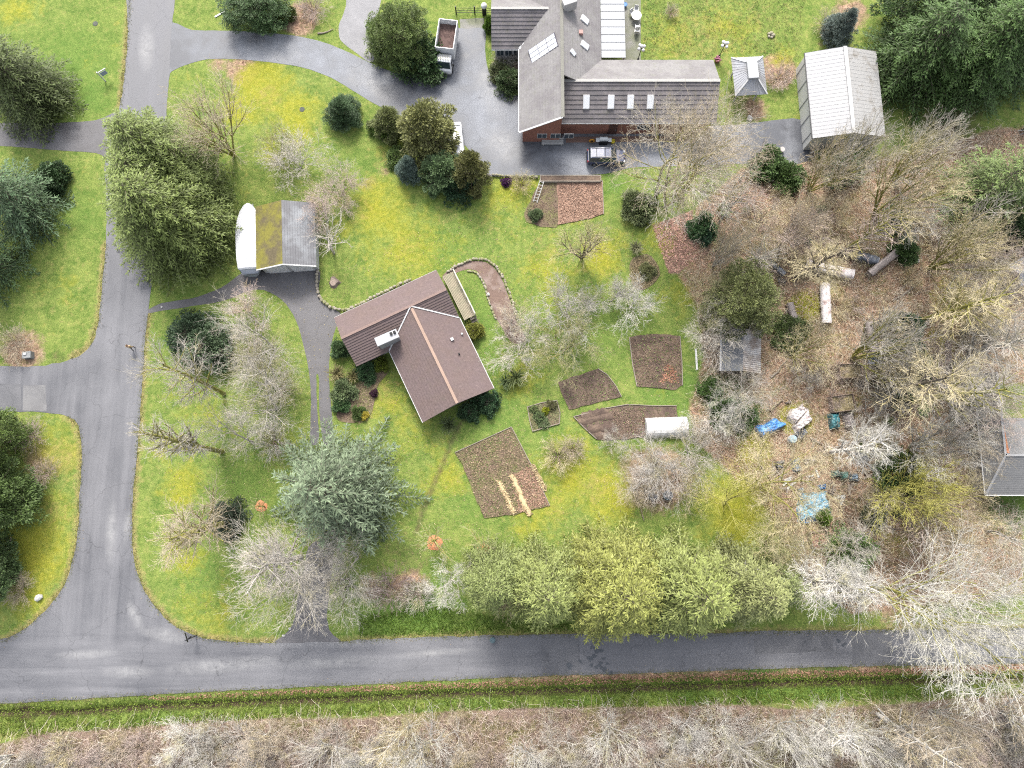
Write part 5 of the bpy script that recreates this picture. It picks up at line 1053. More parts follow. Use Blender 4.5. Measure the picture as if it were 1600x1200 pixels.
# ------------------------------------------------------------------ leafless trees
BT = [
 ('poplar0', 347, 706, 19, 2.3, 'moss', 'pale', 'tall slender leafless tree leaning over the left road from the corner lawn'),
 ('alder1', 357, 815, 15.5, 3.8, 'moss', 'tan', 'leafless tree with mossy trunk above the dark round shrub on the corner lawn'),
 ('oak0', 432, 640, 13, 6.6, 'grey', 'pale', 'big pale leafless tree left of the two-track drive'),
 ('oak1', 428, 545, 11, 5.8, 'grey', 'pale', 'pale leafless tree below the garage driveway'),
 ('alder0', 350, 615, 19, 3.6, 'moss', 'pale', 'tall leafless tree whose top reaches the person on the road'),
 ('oak2', 430, 590, 9, 5.0, 'grey', 'olive', 'tangled greyish tree between the two pale ones beside the drive'),
 ('oak0', 500, 880, 14, 6.8, 'grey', 'pale', 'pale spreading leafless tree over the lower driveway entry'),
 ('oak2', 545, 905, 10, 5.0, 'dark', 'grey', 'grey leafless tree right of the lower driveway entry'),
 ('alder0', 470, 870, 14, 4.4, 'grey', 'pale', 'pale-limbed leafless tree reaching left across the corner lawn'),
 ('vase0', 366, 244, 13, 5.6, 'moss', 'tan', 'many-stemmed leafless tree fanning out beside the upper road'),
 ('oak1', 395, 690, 9, 4.8, 'grey', 'pale', 'grey-white tree beside the slender leaning one on the corner lawn'),
 ('fruit1', 400, 500, 5, 4.2, 'grey', 'pink', 'pinkish spreading tree where the garage drive leaves the road'),
 ('bush1', 440, 610, 2.2, 3.0, 'brown', 'olive', 'olive thicket beneath the pale trees left of the two-track drive'),
 ('bush2', 400, 560, 2.0, 3.0, 'brown', 'olive', 'olive thicket right of the grey-green shrub on the corner lawn'),
 ('bush0', 430, 690, 2.2, 2.8, 'brown', 'grey', 'grey thicket beside the fir on the corner lawn'),
 ('oak1', 560, 870, 10, 4.4, 'grey', 'pale', 'pale tree between the fir and the lower driveway entry'),
 ('fruit0', 470, 262, 5, 4.6, 'grey', 'pale', 'silvery low tree on the yellowed lawn above the garage'),
 ('fruit1', 440, 240, 4, 3.4, 'grey', 'olive', 'olive-grey low tree left of the silvery one above the garage'),
 ('fruit2', 535, 305, 3.8, 3.8, 'brown', 'pink', 'pinkish twiggy tree at the corner of the oval lawn'),
 ('young1', 522, 396, 7.5, 3.2, 'grey', 'pale', 'leaning leafless tree beside the garage wall'),
 ('fruit1', 512, 345, 5.0, 4.2, 'grey', 'pink', 'twiggy tree overhanging the garage roof'),
 ('young0', 680, 846, 4.6, 2.8, 'moss', 'olive', 'young leafless tree in the left orange mulch ring'),
 ('young1', 757, 858, 4.2, 2.6, 'moss', 'olive', 'young leafless tree in the right orange mulch ring'),
 ('young0', 414, 792, 4.0, 1.8, 'moss', 'olive', 'young leafless tree in the mulch ring by the fir'),
 ('vase2', 909, 404, 9.5, 3.6, 'dark', 'straw', 'dark-trunked leafless tree alone in the middle of the lawn'),
 ('fruit0', 884, 492, 6, 4.8, 'grey', 'grey', 'upper fruit tree of the orchard beside the curved path'),
 ('fruit1', 880, 548, 6, 5.2, 'moss', 'olive', 'fruit tree with mossy limbs above the dark soil bed'),
 ('fruit2', 815, 545, 5, 4.6, 'grey', 'pale', 'pale fruit tree at the lower end of the curved path'),
 ('fruit0', 955, 470, 4.5, 3.4, 'grey', 'grey', 'fruit tree nearest the island bed'),
 ('fruit2', 985, 480, 5.2, 3.6, 'pale', 'white', 'white-limbed fruit tree above the square soil bed'),
 ('fruit1', 800, 500, 3.5, 2.6, 'grey', 'tan', 'small tan fruit tree touching the curved path'),
 ('oak1', 1040, 322, 21, 8.6, 'moss', 'pale', 'great leafless tree with yellow-mossed trunk below the grey roof'),
 ('birch0', 1056, 300, 17, 7.0, 'moss', 'tan', 'many-branched tree beside the great mossy-trunked one'),
 ('birch1', 1024, 306, 20, 7.4, 'moss', 'tan', 'tan crown just left of the great mossy-trunked tree, over the roof end'),
 ('oak1', 1098, 545, 8, 4.4, 'dark', 'pale', 'gnarled pale tree left of the corrugated hut'),
 ('oak2', 1098, 470, 8, 3.6, 'dark', 'olive', 'olive tangled tree left of the ivy-green tree'),
 ('fruit1', 1118, 655, 5, 3.4, 'grey', 'white', 'whitish tree right of the white tunnel'),
 ('fruit2', 1085, 690, 4.5, 3.0, 'grey', 'pale', 'pale tree below the white tunnel'),
 ('fruit0', 1010, 735, 4.5, 3.6, 'grey', 'grey', 'grey tangled tree over the dark barrels'),
 ('fruit1', 1060, 745, 4.5, 3.6, 'grey', 'tan', 'tan tangled tree right of the dark barrels'),
 ('fruit2', 960, 690, 2.6, 2.0, 'grey', 'pale', 'small pale tree at the lower edge of the ploughed bed'),
 ('bush1', 872, 712, 2.6, 2.6, 'brown', 'straw', 'straw-coloured shrub between the big bed and the ploughed bed'),
 ('bush0', 895, 702, 2.0, 1.7, 'brown', 'pink', 'pinkish shrub right of the straw-coloured one'),
 ('bush2', 815, 290, 2.2, 1.6, 'brown', 'straw', 'straw-coloured bush below the parking wall'),
 ('bush0', 490, 18, 2.2, 2.4, 'brown', 'pink', 'pinkish-brown bush at the top edge by the gravel track'),
 ('bush1', 790, 100, 1.8, 1.8, 'grey', 'pale', 'leafless pale bush beside the upper house wall'),
 ('bush0', 1215, 125, 1.8, 2.2, 'brown', 'pink', 'russet twiggy bush right of the small white hip roof'),
 ('bush1', 1290, 40, 2.0, 2.2, 'brown', 'tan', 'tan twiggy bush above the barn'),
 ('bush2', 1048, 22, 1.4, 1.1, 'brown', 'pink', 'small leafless bush in the upper right lawn'),
 ('bush1', 28, 540, 2.2, 2.4, 'brown', 'tan', 'brown twiggy bush behind the grey utility box'),
 ('bush0', 50, 680, 2.0, 2.4, 'brown', 'pink', 'pink-twigged bush at the corner below the side road'),
 ('bush2', 75, 740, 1.8, 1.8, 'brown', 'pink', 'sparse pink-brown bush on the left verge'),
 ('bush1', 35, 920, 2.0, 2.2, 'brown', 'tan', 'tan bush above the white rock on the left verge'),
 ('bush0', 610, 920, 2.2, 2.8, 'brown', (0.22, 0.16, 0.16), 'purplish bush left of the cedar row'),
 ('bush2', 655, 925, 2.2, 2.4, 'brown', 'pale', 'pale bush between the purplish one and the cedar row'),
 ('fruit0', 705, 905, 7, 3.2, 'grey', 'white', 'white-twigged tree at the left end of the cedar row'),
 ('young1', 822, 905, 8.0, 1.8, 'pale', 'straw', 'pale leafless top among the second cedar of the row'),
 ('young0', 860, 902, 9.0, 1.8, 'pale', 'pale', 'pale starburst leafless top between the second and middle cedars'),
 ('vase2', 790, 925, 8.5, 2.6, 'grey', 'straw', 'leafless tree drooping over the road edge below the cedar row'),
 ('young0', 1135, 885, 10.0, 1.6, 'pale', 'white', 'pale leafless top at the right end of the cedar row'),
 ('young1', 965, 965, 7.0, 1.3, 'pale', 'pink', 'thin pinkish sapling crossing the lower road'),
 ('alder1', 1300, 905, 12, 3.2, 'pale', 'white', 'pale leafless tree leaning left of the great white birch'),
 ('birch0', 1340, 905, 21, 9.6, 'moss', 'white', 'great white-branched birch overhanging the lower road at right'),
 ('birch1', 1450, 945, 19, 9.0, 'moss', 'white', 'second white-branched birch at the lower right edge'),
 ('birch1', 1400, 915, 17, 7.0, 'pale', 'white', 'white tangled birch between the two great ones'),
 ('vase1', 1365, 335, 15, 5.6, 'moss', 'straw', 'large straw-coloured fan tree below the dark evergreen grove'),
 ('vase2', 1300, 285, 13, 4.4, 'moss', 'pale', 'slim-stemmed tree spraying across the barn roof'),
 ('vase0', 1262, 300, 12, 3.6, 'moss', 'tan', 'slim-stemmed tree at the left corner of the barn'),
 ('young0', 1156, 280, 9, 2.2, 'dark', 'tan', 'thin dark-stemmed sapling left of the shrub pair'),
 ('oak1', 1215, 400, 9, 4.2, 'dark', 'pink', 'pinkish tangled tree above the dark covered pile'),
 ('alder0', 1240, 438, 14, 3.6, 'dark', 'straw', 'dark-trunked tree rising from the end of the white-covered woodpile'),
 ('oak2', 1400, 360, 9, 4.6, 'grey', 'white', 'whitish spreading tree right of the woodland ring of log piles'),
 ('vase1', 1330, 560, 14, 5.4, 'moss', 'pale', 'pale fan tree in the middle of the right-hand woods'),
 ('vase0', 1240, 555, 8, 3.6, 'moss', 'straw', 'straw-coloured tree right of the corrugated hut'),
 ('alder1', 1365, 612, 18, 4.2, 'dark', 'straw', 'tree with long slanting trunk pointing to the right edge'),
 ('alder0', 1415, 627, 18, 4.2, 'moss', 'pale', 'second long slanting trunk below the first'),
 ('alder1', 1440, 500, 16, 4.2, 'moss', 'straw', 'straw-coloured tree on the mossy clearing at right'),
 ('vase2', 1450, 420, 14, 4.8, 'moss', 'straw', 'fan tree between the mossy clearing and the light green cedar'),
 ('fruit0', 1250, 592, 3.0, 2.4, 'moss', 'pale', 'low pale tangle above the white tarp heap'),
 ('alder1', 1298, 706, 12, 3.4, 'pale', 'white', 'white fan-topped tree right of the draped crates'),
 ('birch1', 1190, 760, 11, 6.6, 'moss', 'straw', 'yellow-mossed tree over the bright moss patch'),
 ('birch0', 1130, 785, 9, 5.4, 'moss', 'moss', 'yellow-green mossy tree above the right end of the cedar row'),
 ('birch1', 1196, 848, 9, 4.6, 'moss', 'olive', 'mossy tangled tree left of the brown leaf crate'),
 ('vase0', 1385, 770, 12, 5.0, 'moss', 'moss', 'moss-yellow fan tree reaching toward the grey hipped roof'),
 ('vase1', 1440, 800, 11, 4.4, 'moss', 'straw', 'straw fan tree just below the grey hipped roof'),
 ('oak2', 1465, 700, 9, 5.0, 'grey', 'tan', 'tan tangled tree left of the grey hipped roof'),
 ('oak0', 1500, 640, 11, 5.0, 'grey', 'pink', 'pinkish tangled tree above the grey hipped roof'),
 ('alder0', 1480, 570, 15, 4.0, 'grey', 'pale', 'pale tree right of the grey woodland path'),
 ('vase2', 1395, 280, 13, 4.6, 'moss', 'pale', 'pale fan tree right of the barn'),
 ('oak1', 1520, 430, 10, 4.6, 'grey', 'pink', 'pinkish tree left of the slate-blue shed'),
 ('vase0', 1420, 700, 12, 5.0, 'grey', 'white', 'white fan tree left of the grey hipped roof'),
 ('vase0', 1500, 520, 13, 5.0, 'grey', 'pale', 'pale fan tree on the far side of the mossy clearing'),
 ('oak2', 1150, 380, 8, 4.2, 'grey', 'straw', 'straw tangle right of the russet leaf bed'),
 ('oak0', 1310, 850, 10, 4.6, 'grey', 'pale', 'pale tangle behind the fresh green shrub'),
 ('alder1', 1230, 900, 12, 3.8, 'grey', 'white', 'white leafless spray over the right end of the cedar row'),
 ('oak2', 1185, 870, 9, 4.4, 'moss', 'straw', 'straw tangle behind the right end of the cedar row'),
 ('oak0', 1480, 450, 11, 5.2, 'grey', 'pale', 'pale tangle below the light green cedar'),
 ('fruit0', 1360, 650, 5, 4.0, 'grey', 'pale', 'low pale tangle below the dark evergreen thicket'),
 ('fruit2', 1450, 560, 5, 4.2, 'grey', 'pink', 'low pinkish tangle beside the grey woodland path'),
 ('oak2', 1540, 830, 10, 5.0, 'grey', 'pale', 'pale tangle below the corner of the grey hipped house'),
 ('birch0', 1025, 725, 6, 4.6, 'grey', 'grey', 'wide grey tangle above the dark barrels'),
 ('oak0', 1075, 715, 6, 4.4, 'grey', 'pale', 'pale tangle between the tunnel and the dark barrels'),
 ('birch1', 1145, 630, 6, 4.2, 'grey', 'pale', 'pale tangle on the ivy below the corrugated hut'),
 ('oak1', 990, 765, 5, 3.4, 'grey', 'tan', 'tan tangle at the lawn edge left of the dark barrels'),
 ('birch0', 1184, 720, 7, 3.6, 'moss', 'straw', 'straw tangle over the bright moss below the blue tarp'),
 ('fruit2', 1180, 340, 4.0, 3.4, 'grey', 'pink', 'low pinkish tree on the leafy bank'),
 ('fruit0', 1240, 345, 4.5, 3.6, 'grey', 'straw', 'low straw-coloured tree on the leafy bank'),
 ('fruit1', 1175, 410, 4.0, 3.2, 'grey', 'olive', 'olive tangle between the russet leaf bed and the dark pile'),
 ('fruit1', 1300, 345, 4.0, 3.0, 'brown', 'straw', 'low straw tangle in the litter left of the fan tree'),
]
for pr, x, y, h, r, tk, cr, lab in BT:
    plant(pr, x, y, h, r, tk, cr, lab, 'bush' if pr.startswith('bush') else 'tree', name='leafless_bush' if pr.startswith('bush') else 'leafless_tree')

# woodland filler: look-alike saplings and bushes nobody could tell apart
FR = random.Random(7)
def in_poly(pt, poly):
    x, y = pt; c = False; n = len(poly)
    for i in range(n):
        (x0, y0), (x1, y1) = poly[i], poly[(i + 1) % n]
        if (y0 > y) != (y1 > y) and x < (x1 - x0) * (y - y0) / (y1 - y0) + x0: c = not c
    return c
WPIX = [(1090, 330), (1170, 300), (1420, 290), (1560, 380), (1560, 590), (1500, 700), (1500, 830), (1330, 830), (1360, 700), (1270, 600), (1280, 540), (1200, 470), (1110, 420)]
cnt = 0
while cnt < 22:
    x, y = FR.uniform(1090, 1560), FR.uniform(300, 830)
    if not in_poly((x, y), WPIX): continue
    cnt += 1
    plant(FR.choice(['young0', 'young1', 'vase0']), x, y, FR.uniform(7, 14), FR.uniform(1.8, 3.2), FR.choice(['grey', 'moss', 'brown']), FR.choice(['tan', 'straw', 'pink', 'pale']), 'slender leafless young tree among the leaf litter of the right-hand woods', 'sapling', name='leafless_sapling', group='saplings in the right-hand woods')
for k in range(30):
    while True:
        x, y = FR.uniform(1090, 1560), FR.uniform(300, 830)
        if in_poly((x, y), WPIX): break
    plant(FR.choice(['bush0', 'bush1', 'bush2']), x, y, FR.uniform(1.2, 2.4), FR.uniform(1.2, 2.2), 'brown', FR.choice(['tan', 'straw', 'pink', 'olive']), 'knee-high leafless thicket bush among the leaf litter of the right-hand woods', 'bush', name='thicket_bush', group='thicket bushes in the right-hand woods')
# trees in the scrub below the ditch
SCR = [(60, 1195, 'pale', 'bush1'), (110, 1170, 'straw', 'bush2'), (300, 1150, 'white', 'fruit0'), (330, 1175, 'pale', 'fruit1'), (250, 1185, 'pink', 'bush0'), (420, 1165, 'tan', 'fruit2'), (520, 1165, 'pale', 'vase1'), (560, 1180, 'white', 'fruit0'),
       (640, 1135, 'straw', 'vase2'), (660, 1165, 'white', 'vase0'), (720, 1160, 'tan', 'fruit1'), (805, 1160, 'white', 'young0'), (830, 1180, 'white', 'vase1'), (870, 1165, 'pale', 'fruit0'), (950, 1135, 'white', 'vase0'), (985, 1160, 'pink', 'fruit1'), (1060, 1150, 'white', 'fruit2'), (1110, 1140, 'white', 'fruit0'), (1150, 1165, 'pale', 'vase1'),
       (1215, 1130, 'white', 'vase2'), (1245, 1160, 'pale', 'fruit1'), (1265, 1125, 'white', 'alder0'), (1330, 1140, 'white', 'vase0'), (1370, 1115, 'tan', 'alder1'), (1400, 1140, 'pale', 'vase1'), (1450, 1110, 'tan', 'vase2'), (1500, 1140, 'pink', 'fruit0'), (1560, 1110, 'tan', 'vase0'), (1590, 1150, 'pale', 'fruit2'), (190, 1165, 'tan', 'bush1'), (20, 1180, 'white', 'vase2'), (1020, 1185, 'tan', 'vase2'), (760, 1190, 'pink', 'bush2'), (460, 1190, 'pink', 'bush0'), (1180, 1195, 'olive', 'fruit1')]
ORD = ['first', 'second', 'third', 'fourth', 'fifth', 'sixth', 'seventh', 'eighth', 'ninth', 'tenth', 'eleventh', 'twelfth', 'thirteenth', 'fourteenth', 'fifteenth', 'sixteenth', 'seventeenth', 'eighteenth', 'nineteenth', 'twentieth', 'twenty-first', 'twenty-second', 'twenty-third', 'twenty-fourth', 'twenty-fifth', 'twenty-sixth', 'twenty-seventh', 'twenty-eighth', 'twenty-ninth', 'thirtieth', 'thirty-first', 'thirty-second', 'thirty-third', 'thirty-fourth', 'thirty-fifth', 'thirty-sixth', 'thirty-seventh']
CW = dict(pale='pale', straw='straw-coloured', white='whitish', pink='pinkish', tan='tan', olive='olive')
for k, (x, y, c, pr) in enumerate(sorted(SCR)):
    hh = {'f': 4.2, 'v': 9.0, 'b': 2.2, 'y': 7.0, 'a': 12}[pr[0]] * FR.uniform(0.8, 1.2); rr = {'f': 3.8, 'v': 3.8, 'b': 2.0, 'y': 1.6, 'a': 3.0}[pr[0]] * FR.uniform(0.85, 1.2)
    plant(pr, x, y, hh, rr, 'pale' if pr[0] != 'b' else 'brown', c, '%s leafless tree, %s from the left among those standing in the bottom scrub' % (CW[c], ORD[k]), 'tree', name='scrub_tree', group='leafless trees in the scrub below the ditch')
BP = PP([(-60, 1150), (1680, 1105)])
for k in range(85):
    x = FR.uniform(-80, 1680); y = FR.uniform(lerp(1160, 1110, (x + 80) / 1760), 1235)
    plant(FR.choice(['bush0', 'bush1', 'bush2']), x, y, FR.uniform(1.2, 2.8), FR.uniform(1.5, 2.6), 'brown', FR.choice(['pink', 'pale', 'pale', 'grey', 'tan', 'pink']), 'dense leafless thicket bush in the brown scrub along the bottom edge', 'bush', name='scrub_bush', group='thicket bushes in the bottom scrub')

# ------------------------------------------------------------------ scrub, litter, rough grass (uncountable)
def sample_poly(poly, n, g, xlim=(-75, 75), ylim=(-48, 66)):
    px = [p[0] for p in poly]; py = [p[1] for p in poly]
    x0, x1, y0, y1 = max(min(px), xlim[0]), min(max(px), xlim[1]), max(min(py), ylim[0]), min(max(py), ylim[1]); out = np.zeros((0, 2))
    while len(out) < n:
        X = g.uniform(x0, x1, n * 2); Y = g.uniform(y0, y1, n * 2); m = poly_sd(X, Y, poly) > 0.1
        out = np.concatenate([out, np.stack([X[m], Y[m]], 1)])
    return out[:n]
def arcs(name, pts, g, L, H, rad, mat, color, label, cat):
    segs = []
    for x, y in pts:
        az = g.uniform(0, 6.28); l = g.uniform(*L); hh = g.uniform(*H); q = []
        for t in (0, 0.33, 0.68, 1.0):
            a2 = az + g.normal(0, 0.25); q.append((x + math.cos(a2) * l * t, y + math.sin(a2) * l * t, 0.02 + hh * 4 * t * (1.05 - t) * 0.9))
        for a, b in zip(q[:-1], q[1:]): segs.append((a, b, rad * g.uniform(0.7, 1.3), rad * 0.8))
    o = link(name, seg_mesh(name, segs, 3, mat)); o.color = (*color, 1); tag(o, label, cat, kind='stuff')
gq = np.random.default_rng(17)
bp = sample_poly(BRUSH, 42000, gq)
arcs('bramble_scrub', bp[:15000], gq, (0.7, 2.0), (0.3, 1.2), 0.014, TWIG, (0.35, 0.265, 0.225), 'brown bramble scrub covering the bottom edge below the ditch', 'scrub')
arcs('dry_cane_scrub', bp[15000:32000], gq, (0.8, 2.4), (0.4, 1.6), 0.012, TWIG, (0.50, 0.43, 0.37), 'pale dry canes tangled through the bottom scrub', 'scrub')
arcs('dark_bramble_scrub', bp[35000:], gq, (0.6, 1.6), (0.2, 0.7), 0.020, TWIG, (0.115, 0.075, 0.060), 'dark bramble stems low in the bottom scrub', 'scrub')
wp = sample_poly(WOODS, 20500, gq)
arcs('woodland_brush', wp[:11000], gq, (0.5, 1.8), (0.2, 0.9), 0.013, TWIG, (0.42, 0.34, 0.25), 'thin brown brush covering the floor of the right-hand woods', 'brush')
arcs('woodland_dry_stems', wp[11000:], gq, (0.6, 2.2), (0.3, 1.3), 0.012, TWIG, (0.50, 0.45, 0.36), 'pale dry stems through the right-hand woods', 'brush')
def flakes(name, pts, g, size, color, label, cat, zmax=0.05):
    n = len(pts); b = np.concatenate([pts, g.uniform(0.01, zmax, (n, 1))], 1); d = g.normal(0, 1, (n, 3)); d[:, 2] *= 0.25
    nr = np.array([0, 0, 1.0]) + g.normal(0, 0.3, (n, 3)); L = g.uniform(size * 0.6, size * 1.4, n)
    o = link(name, cards_mesh(name, b, d, nr, L, L * 0.7, g.uniform(0.5, 1.5, n), FOL)); o.color = (*color, 1); tag(o, label, cat, kind='stuff')
flakes('leaf_litter', sample_poly(WOODS, 22000, gq), gq, 0.20, (0.33, 0.21, 0.145), 'fallen brown leaves over the floor of the right-hand woods', 'leaf litter')
flakes('russet_leaf_litter', np.concatenate([sample_poly(W2([(1018, 352), (1082, 328), (1095, 400), (1062, 426), (1045, 428)]), 2600, gq), sample_poly(W2([(1090, 335), (1160, 265), (1260, 255), (1270, 300), (1150, 400), (1095, 400)]), 3500, gq)]), gq, 0.19, (0.36, 0.21, 0.16), 'russet fallen leaves banked below the paved yard', 'leaf litter')
flakes('verge_leaf_litter', sample_poly(W2([(200, 1090), (600, 1070), (1000, 1054), (1600, 1038), (1700, 1034), (1700, 1050), (1200, 1062), (800, 1074), (500, 1084), (250, 1096)]), 6000, gq), gq, 0.16, (0.23, 0.13, 0.085), 'brown leaves along the lower edge of the bottom road', 'leaf litter')
def tufts(name, pts, g, hgt, color, label, cat):
    n = len(pts); k = 3; b = np.repeat(np.concatenate([pts, np.zeros((n, 1))], 1), k, 0) + np.concatenate([g.normal(0, 0.06, (n * k, 2)), np.zeros((n * k, 1))], 1)
    d = g.normal(0, 0.6, (n * k, 3)); d[:, 2] = np.abs(d[:, 2]) + 0.5; L = g.uniform(hgt * 0.6, hgt * 1.4, n * k)
    o = link(name, cards_mesh(name, b, d, g.normal(0, 1, (n * k, 3)), L, L * 0.28, np.repeat(g.uniform(0.6, 1.35, n), k), FOL)); o.color = (*color, 1); tag(o, label, cat, kind='stuff')
def near_lines(lines, n, g, w):
    out = []
    for pl in lines:
        w2 = W2(pl); Ls = [math.hypot(b[0] - a[0], b[1] - a[1]) for a, b in zip(w2[:-1], w2[1:])]
        for (a, b), l in zip(zip(w2[:-1], w2[1:]), Ls):
            m = int(n * l); t = g.uniform(0, 1, m); nx, ny = -(b[1] - a[1]) / l, (b[0] - a[0]) / l; o = g.normal(0, w, m)
            out.append(np.stack([a[0] + (b[0] - a[0]) * t + nx * o, a[1] + (b[1] - a[1]) * t + ny * o], 1))
    return np.concatenate(out)
tufts('verge_grass', near_lines(EDGE + [LOWEDGE], 34, gq, 0.16), gq, 0.13, (0.15, 0.165, 0.045), 'ragged dry grass fringing the road edges', 'grass')
DB = W2([(-100, 1104), (400, 1082), (800, 1064), (1200, 1052), (1700, 1044), (1700, 1085), (1200, 1100), (800, 1108), (400, 1124), (-100, 1160)])
tufts('ditch_bank_grass', sample_poly(DB, 16000, gq), gq, 0.22, (0.13, 0.175, 0.03), 'rough green grass on both banks of the ditch', 'grass')
tufts('cedar_verge_grass', sample_poly(W2([(560, 960), (690, 945), (760, 960), (900, 975), (900, 988), (640, 994), (560, 998)]), 3500, gq), gq, 0.20, (0.10, 0.16, 0.025), 'rough grass between the cedar row and the lower road', 'grass')
tufts('lawn_tufts', sample_poly(W2([(1003, -40), (1110, -60), (1262, -40), (1258, 20), (1252, 80), (1238, 130), (1205, 88), (1140, 80), (1100, 92), (1050, 84), (1004, 94)]), 5500, gq), gq, 0.15, (0.24, 0.245, 0.10), 'uncut pale grass on the lawn behind the upper house', 'grass')

flakes('road_edge_grit', near_lines(EDGE + [LOWEDGE], 10, gq, 0.35), gq, 0.09, (0.20, 0.155, 0.11), 'dead leaves and grit along the road edges', 'leaf litter', 0.06)
flakes('lawn_debris', sample_poly(W2([(230, 500), (500, 430), (820, 290), (1060, 400), (1070, 640), (1000, 820), (700, 900), (450, 980), (260, 950)]), 9000, gq), gq, 0.11, (0.24, 0.20, 0.10), 'scattered twigs and leaves on the lawns', 'leaf litter', 0.05)
# ------------------------------------------------------------------ garden beds
SOIL = mt('dark_soil', (0.068, 0.047, 0.038), 0.95, 0.55, 0.5, 4, 0.9, col2=(0.10, 0.072, 0.052), amt=0.5, spots=((0.045, 0.032, 0.026), (0.12, 0.088, 0.065)))
SOILW = mt('weedy_soil', (0.125, 0.088, 0.062), 0.95, 0.6, 0.5, 4, 0.9, col2=(0.090, 0.085, 0.036), amt=0.5, spots=((0.075, 0.052, 0.038), (0.17, 0.125, 0.09)))
LEAFS = mt('leaf_mulch', (0.235, 0.145, 0.105), 0.95, 0.5, 0.8, 5, 0.8, col2=(0.15, 0.09, 0.065), amt=0.5)
STRAW = mt('straw', (0.34, 0.26, 0.15), 0.95, 0.35, 1.0, 9, 0.6)
PLANK = mt('grey_plank', (0.19, 0.165, 0.135), 0.9, 0.3, 0.8, 7, 0.2)
def bed(pix, soil, label, edging=True, h=0.10, edges=None, smooth=0, jit=0.13, seed=1, name='garden_bed'):
    c = sum(PP(pix), Vector((0, 0, 0))) / len(pix)
    root = empty(name, c, 0, label, 'garden bed')
    s = sheet('soil', pix, h, soil, jit, smooth, seed=seed); s.parent = root; s.location = -c
    # uneven soil: raise inside
    if edging:
        n = len(pix)
        for i in range(n):
            if edges is not None and i not in edges: continue
            a, b = P(*pix[i]) - c, P(*pix[(i + 1) % n]) - c; d = b - a
            if d.length < 0.3: continue
            m = MB(); m.box((0, 0, 0), (d.length, 0.07, h + 0.10)); m.build('edging_board', PLANK, root, loc=((a.x + b.x) / 2, (a.y + b.y) / 2, (h + 0.10) / 2), rot=math.atan2(d.y, d.x))
    return root, c
def clods(root, c, pix, n, size, color, label, seed, z=0.1):
    g = np.random.default_rng(seed); pts = sample_poly(W2(pix), n, g); m = len(pts)
    b = np.concatenate([pts - np.array([[c.x, c.y]]), g.uniform(z, z + 0.05, (m, 1))], 1); d = g.normal(0, 1, (m, 3)); d[:, 2] = np.abs(d[:, 2]) * 0.4
    L = g.uniform(size * 0.6, size * 1.5, m)
    o = link('stubble', cards_mesh('stubble', b, d, np.array([0, 0, 1.0]) + g.normal(0, 0.5, (m, 3)), L, L * 0.5, g.uniform(0.5, 1.5, m), FOL), root); o.color = (*color, 1); o['kind'] = 'stuff'; o['label'] = label
big = [(711, 707), (755, 687), (799, 667), (830, 726), (859, 790), (806, 803), (757, 810), (740, 770), (727, 735)]
r_, c_ = bed(big, SOILW, 'large tilted rectangular bed with pale straw rows below the house', edges=(0, 1, 2, 3), seed=31)
clods(r_, c_, big, 5000, 0.16, (0.20, 0.145, 0.095), 'dry weed stubble', 1)
lm = [(800, 742), (830, 727), (858, 789), (812, 800)]
m = sheet('leaf_mulch', lm, 0.104, LEAFS, 0.12, 0, seed=5); m.parent = r_; m.location = -c_
def mound(root, c, a, b, w, h, mat_, name, n=14, seed=0):
    a, b = P(*a) - c, P(*b) - c; d = b - a; L = d.length; d.normalize(); s = Vector((-d.y, d.x, 0)); R_ = random.Random(seed); V = []; F = []
    for i in range(n + 1):
        t = i / n; ww = w * R_.uniform(0.75, 1.25) * (0.55 if i in (0, n) else 1); p = a + d * (L * t) + s * R_.gauss(0, 0.05)
        for k, (o, z) in enumerate(((-1, 0.0), (-0.55, 0.75), (0, 1.0), (0.55, 0.75), (1, 0.0))): V.append(p + s * ww / 2 * o + Vector((0, 0, 0.09 + h * z * R_.uniform(0.7, 1.2))))
    for i in range(n):
        for k in range(4): F.append((5 * i + k, 5 * i + k + 1, 5 * i + k + 6, 5 * i + k + 5))
    mb = MB(); mb.add(V, F); return mb.build(name, mat_, root, smooth=True)
mound(r_, c_, (780, 752), (803, 803), 0.5, 0.16, STRAW, 'straw_row', seed=1)
mound(r_, c_, (799, 742), (828, 806), 0.6, 0.18, STRAW, 'straw_row', seed=2)
mound(r_, c_, (831, 726), (850, 764), 0.35, 0.12, STRAW, 'straw_row', seed=3)
for k, q in enumerate(([(776, 751), (783, 751), (807, 803), (799, 804)], [(795, 741), (803, 741), (833, 806), (823, 807)], [(828, 725), (834, 725), (855, 766), (848, 767)])): clods(r_, c_, q, 700, 0.22, (0.36, 0.28, 0.16), 'loose straw', 50 + k, 0.12)
clods(r_, c_, [(795, 745), (832, 727), (858, 789), (808, 802)], 1200, 0.14, (0.30, 0.19, 0.13), 'scattered leaves', 55)
b2 = [(871, 597), (905, 586), (934, 576), (949, 586), (962, 603), (971, 620), (930, 630), (889, 641), (880, 618)]
r_, c_ = bed(b2, SOIL, 'dark soil bed with pointed ends in the middle of the garden', edges=(2, 3, 4), seed=32); clods(r_, c_, b2, 1500, 0.12, (0.11, 0.08, 0.055), 'scattered stubble', 2)
b3 = [(983, 527), (1015, 521), (1062, 525), (1065, 565), (1066, 602), (1056, 609), (1025, 606), (995, 604), (988, 570)]
r_, c_ = bed(b3, SOIL, 'nearly square brown bed at the right of the garden', edges=(2, 3, 7, 8), seed=33); clods(r_, c_, b3, 2500, 0.14, (0.15, 0.105, 0.07), 'weed stubble', 3)
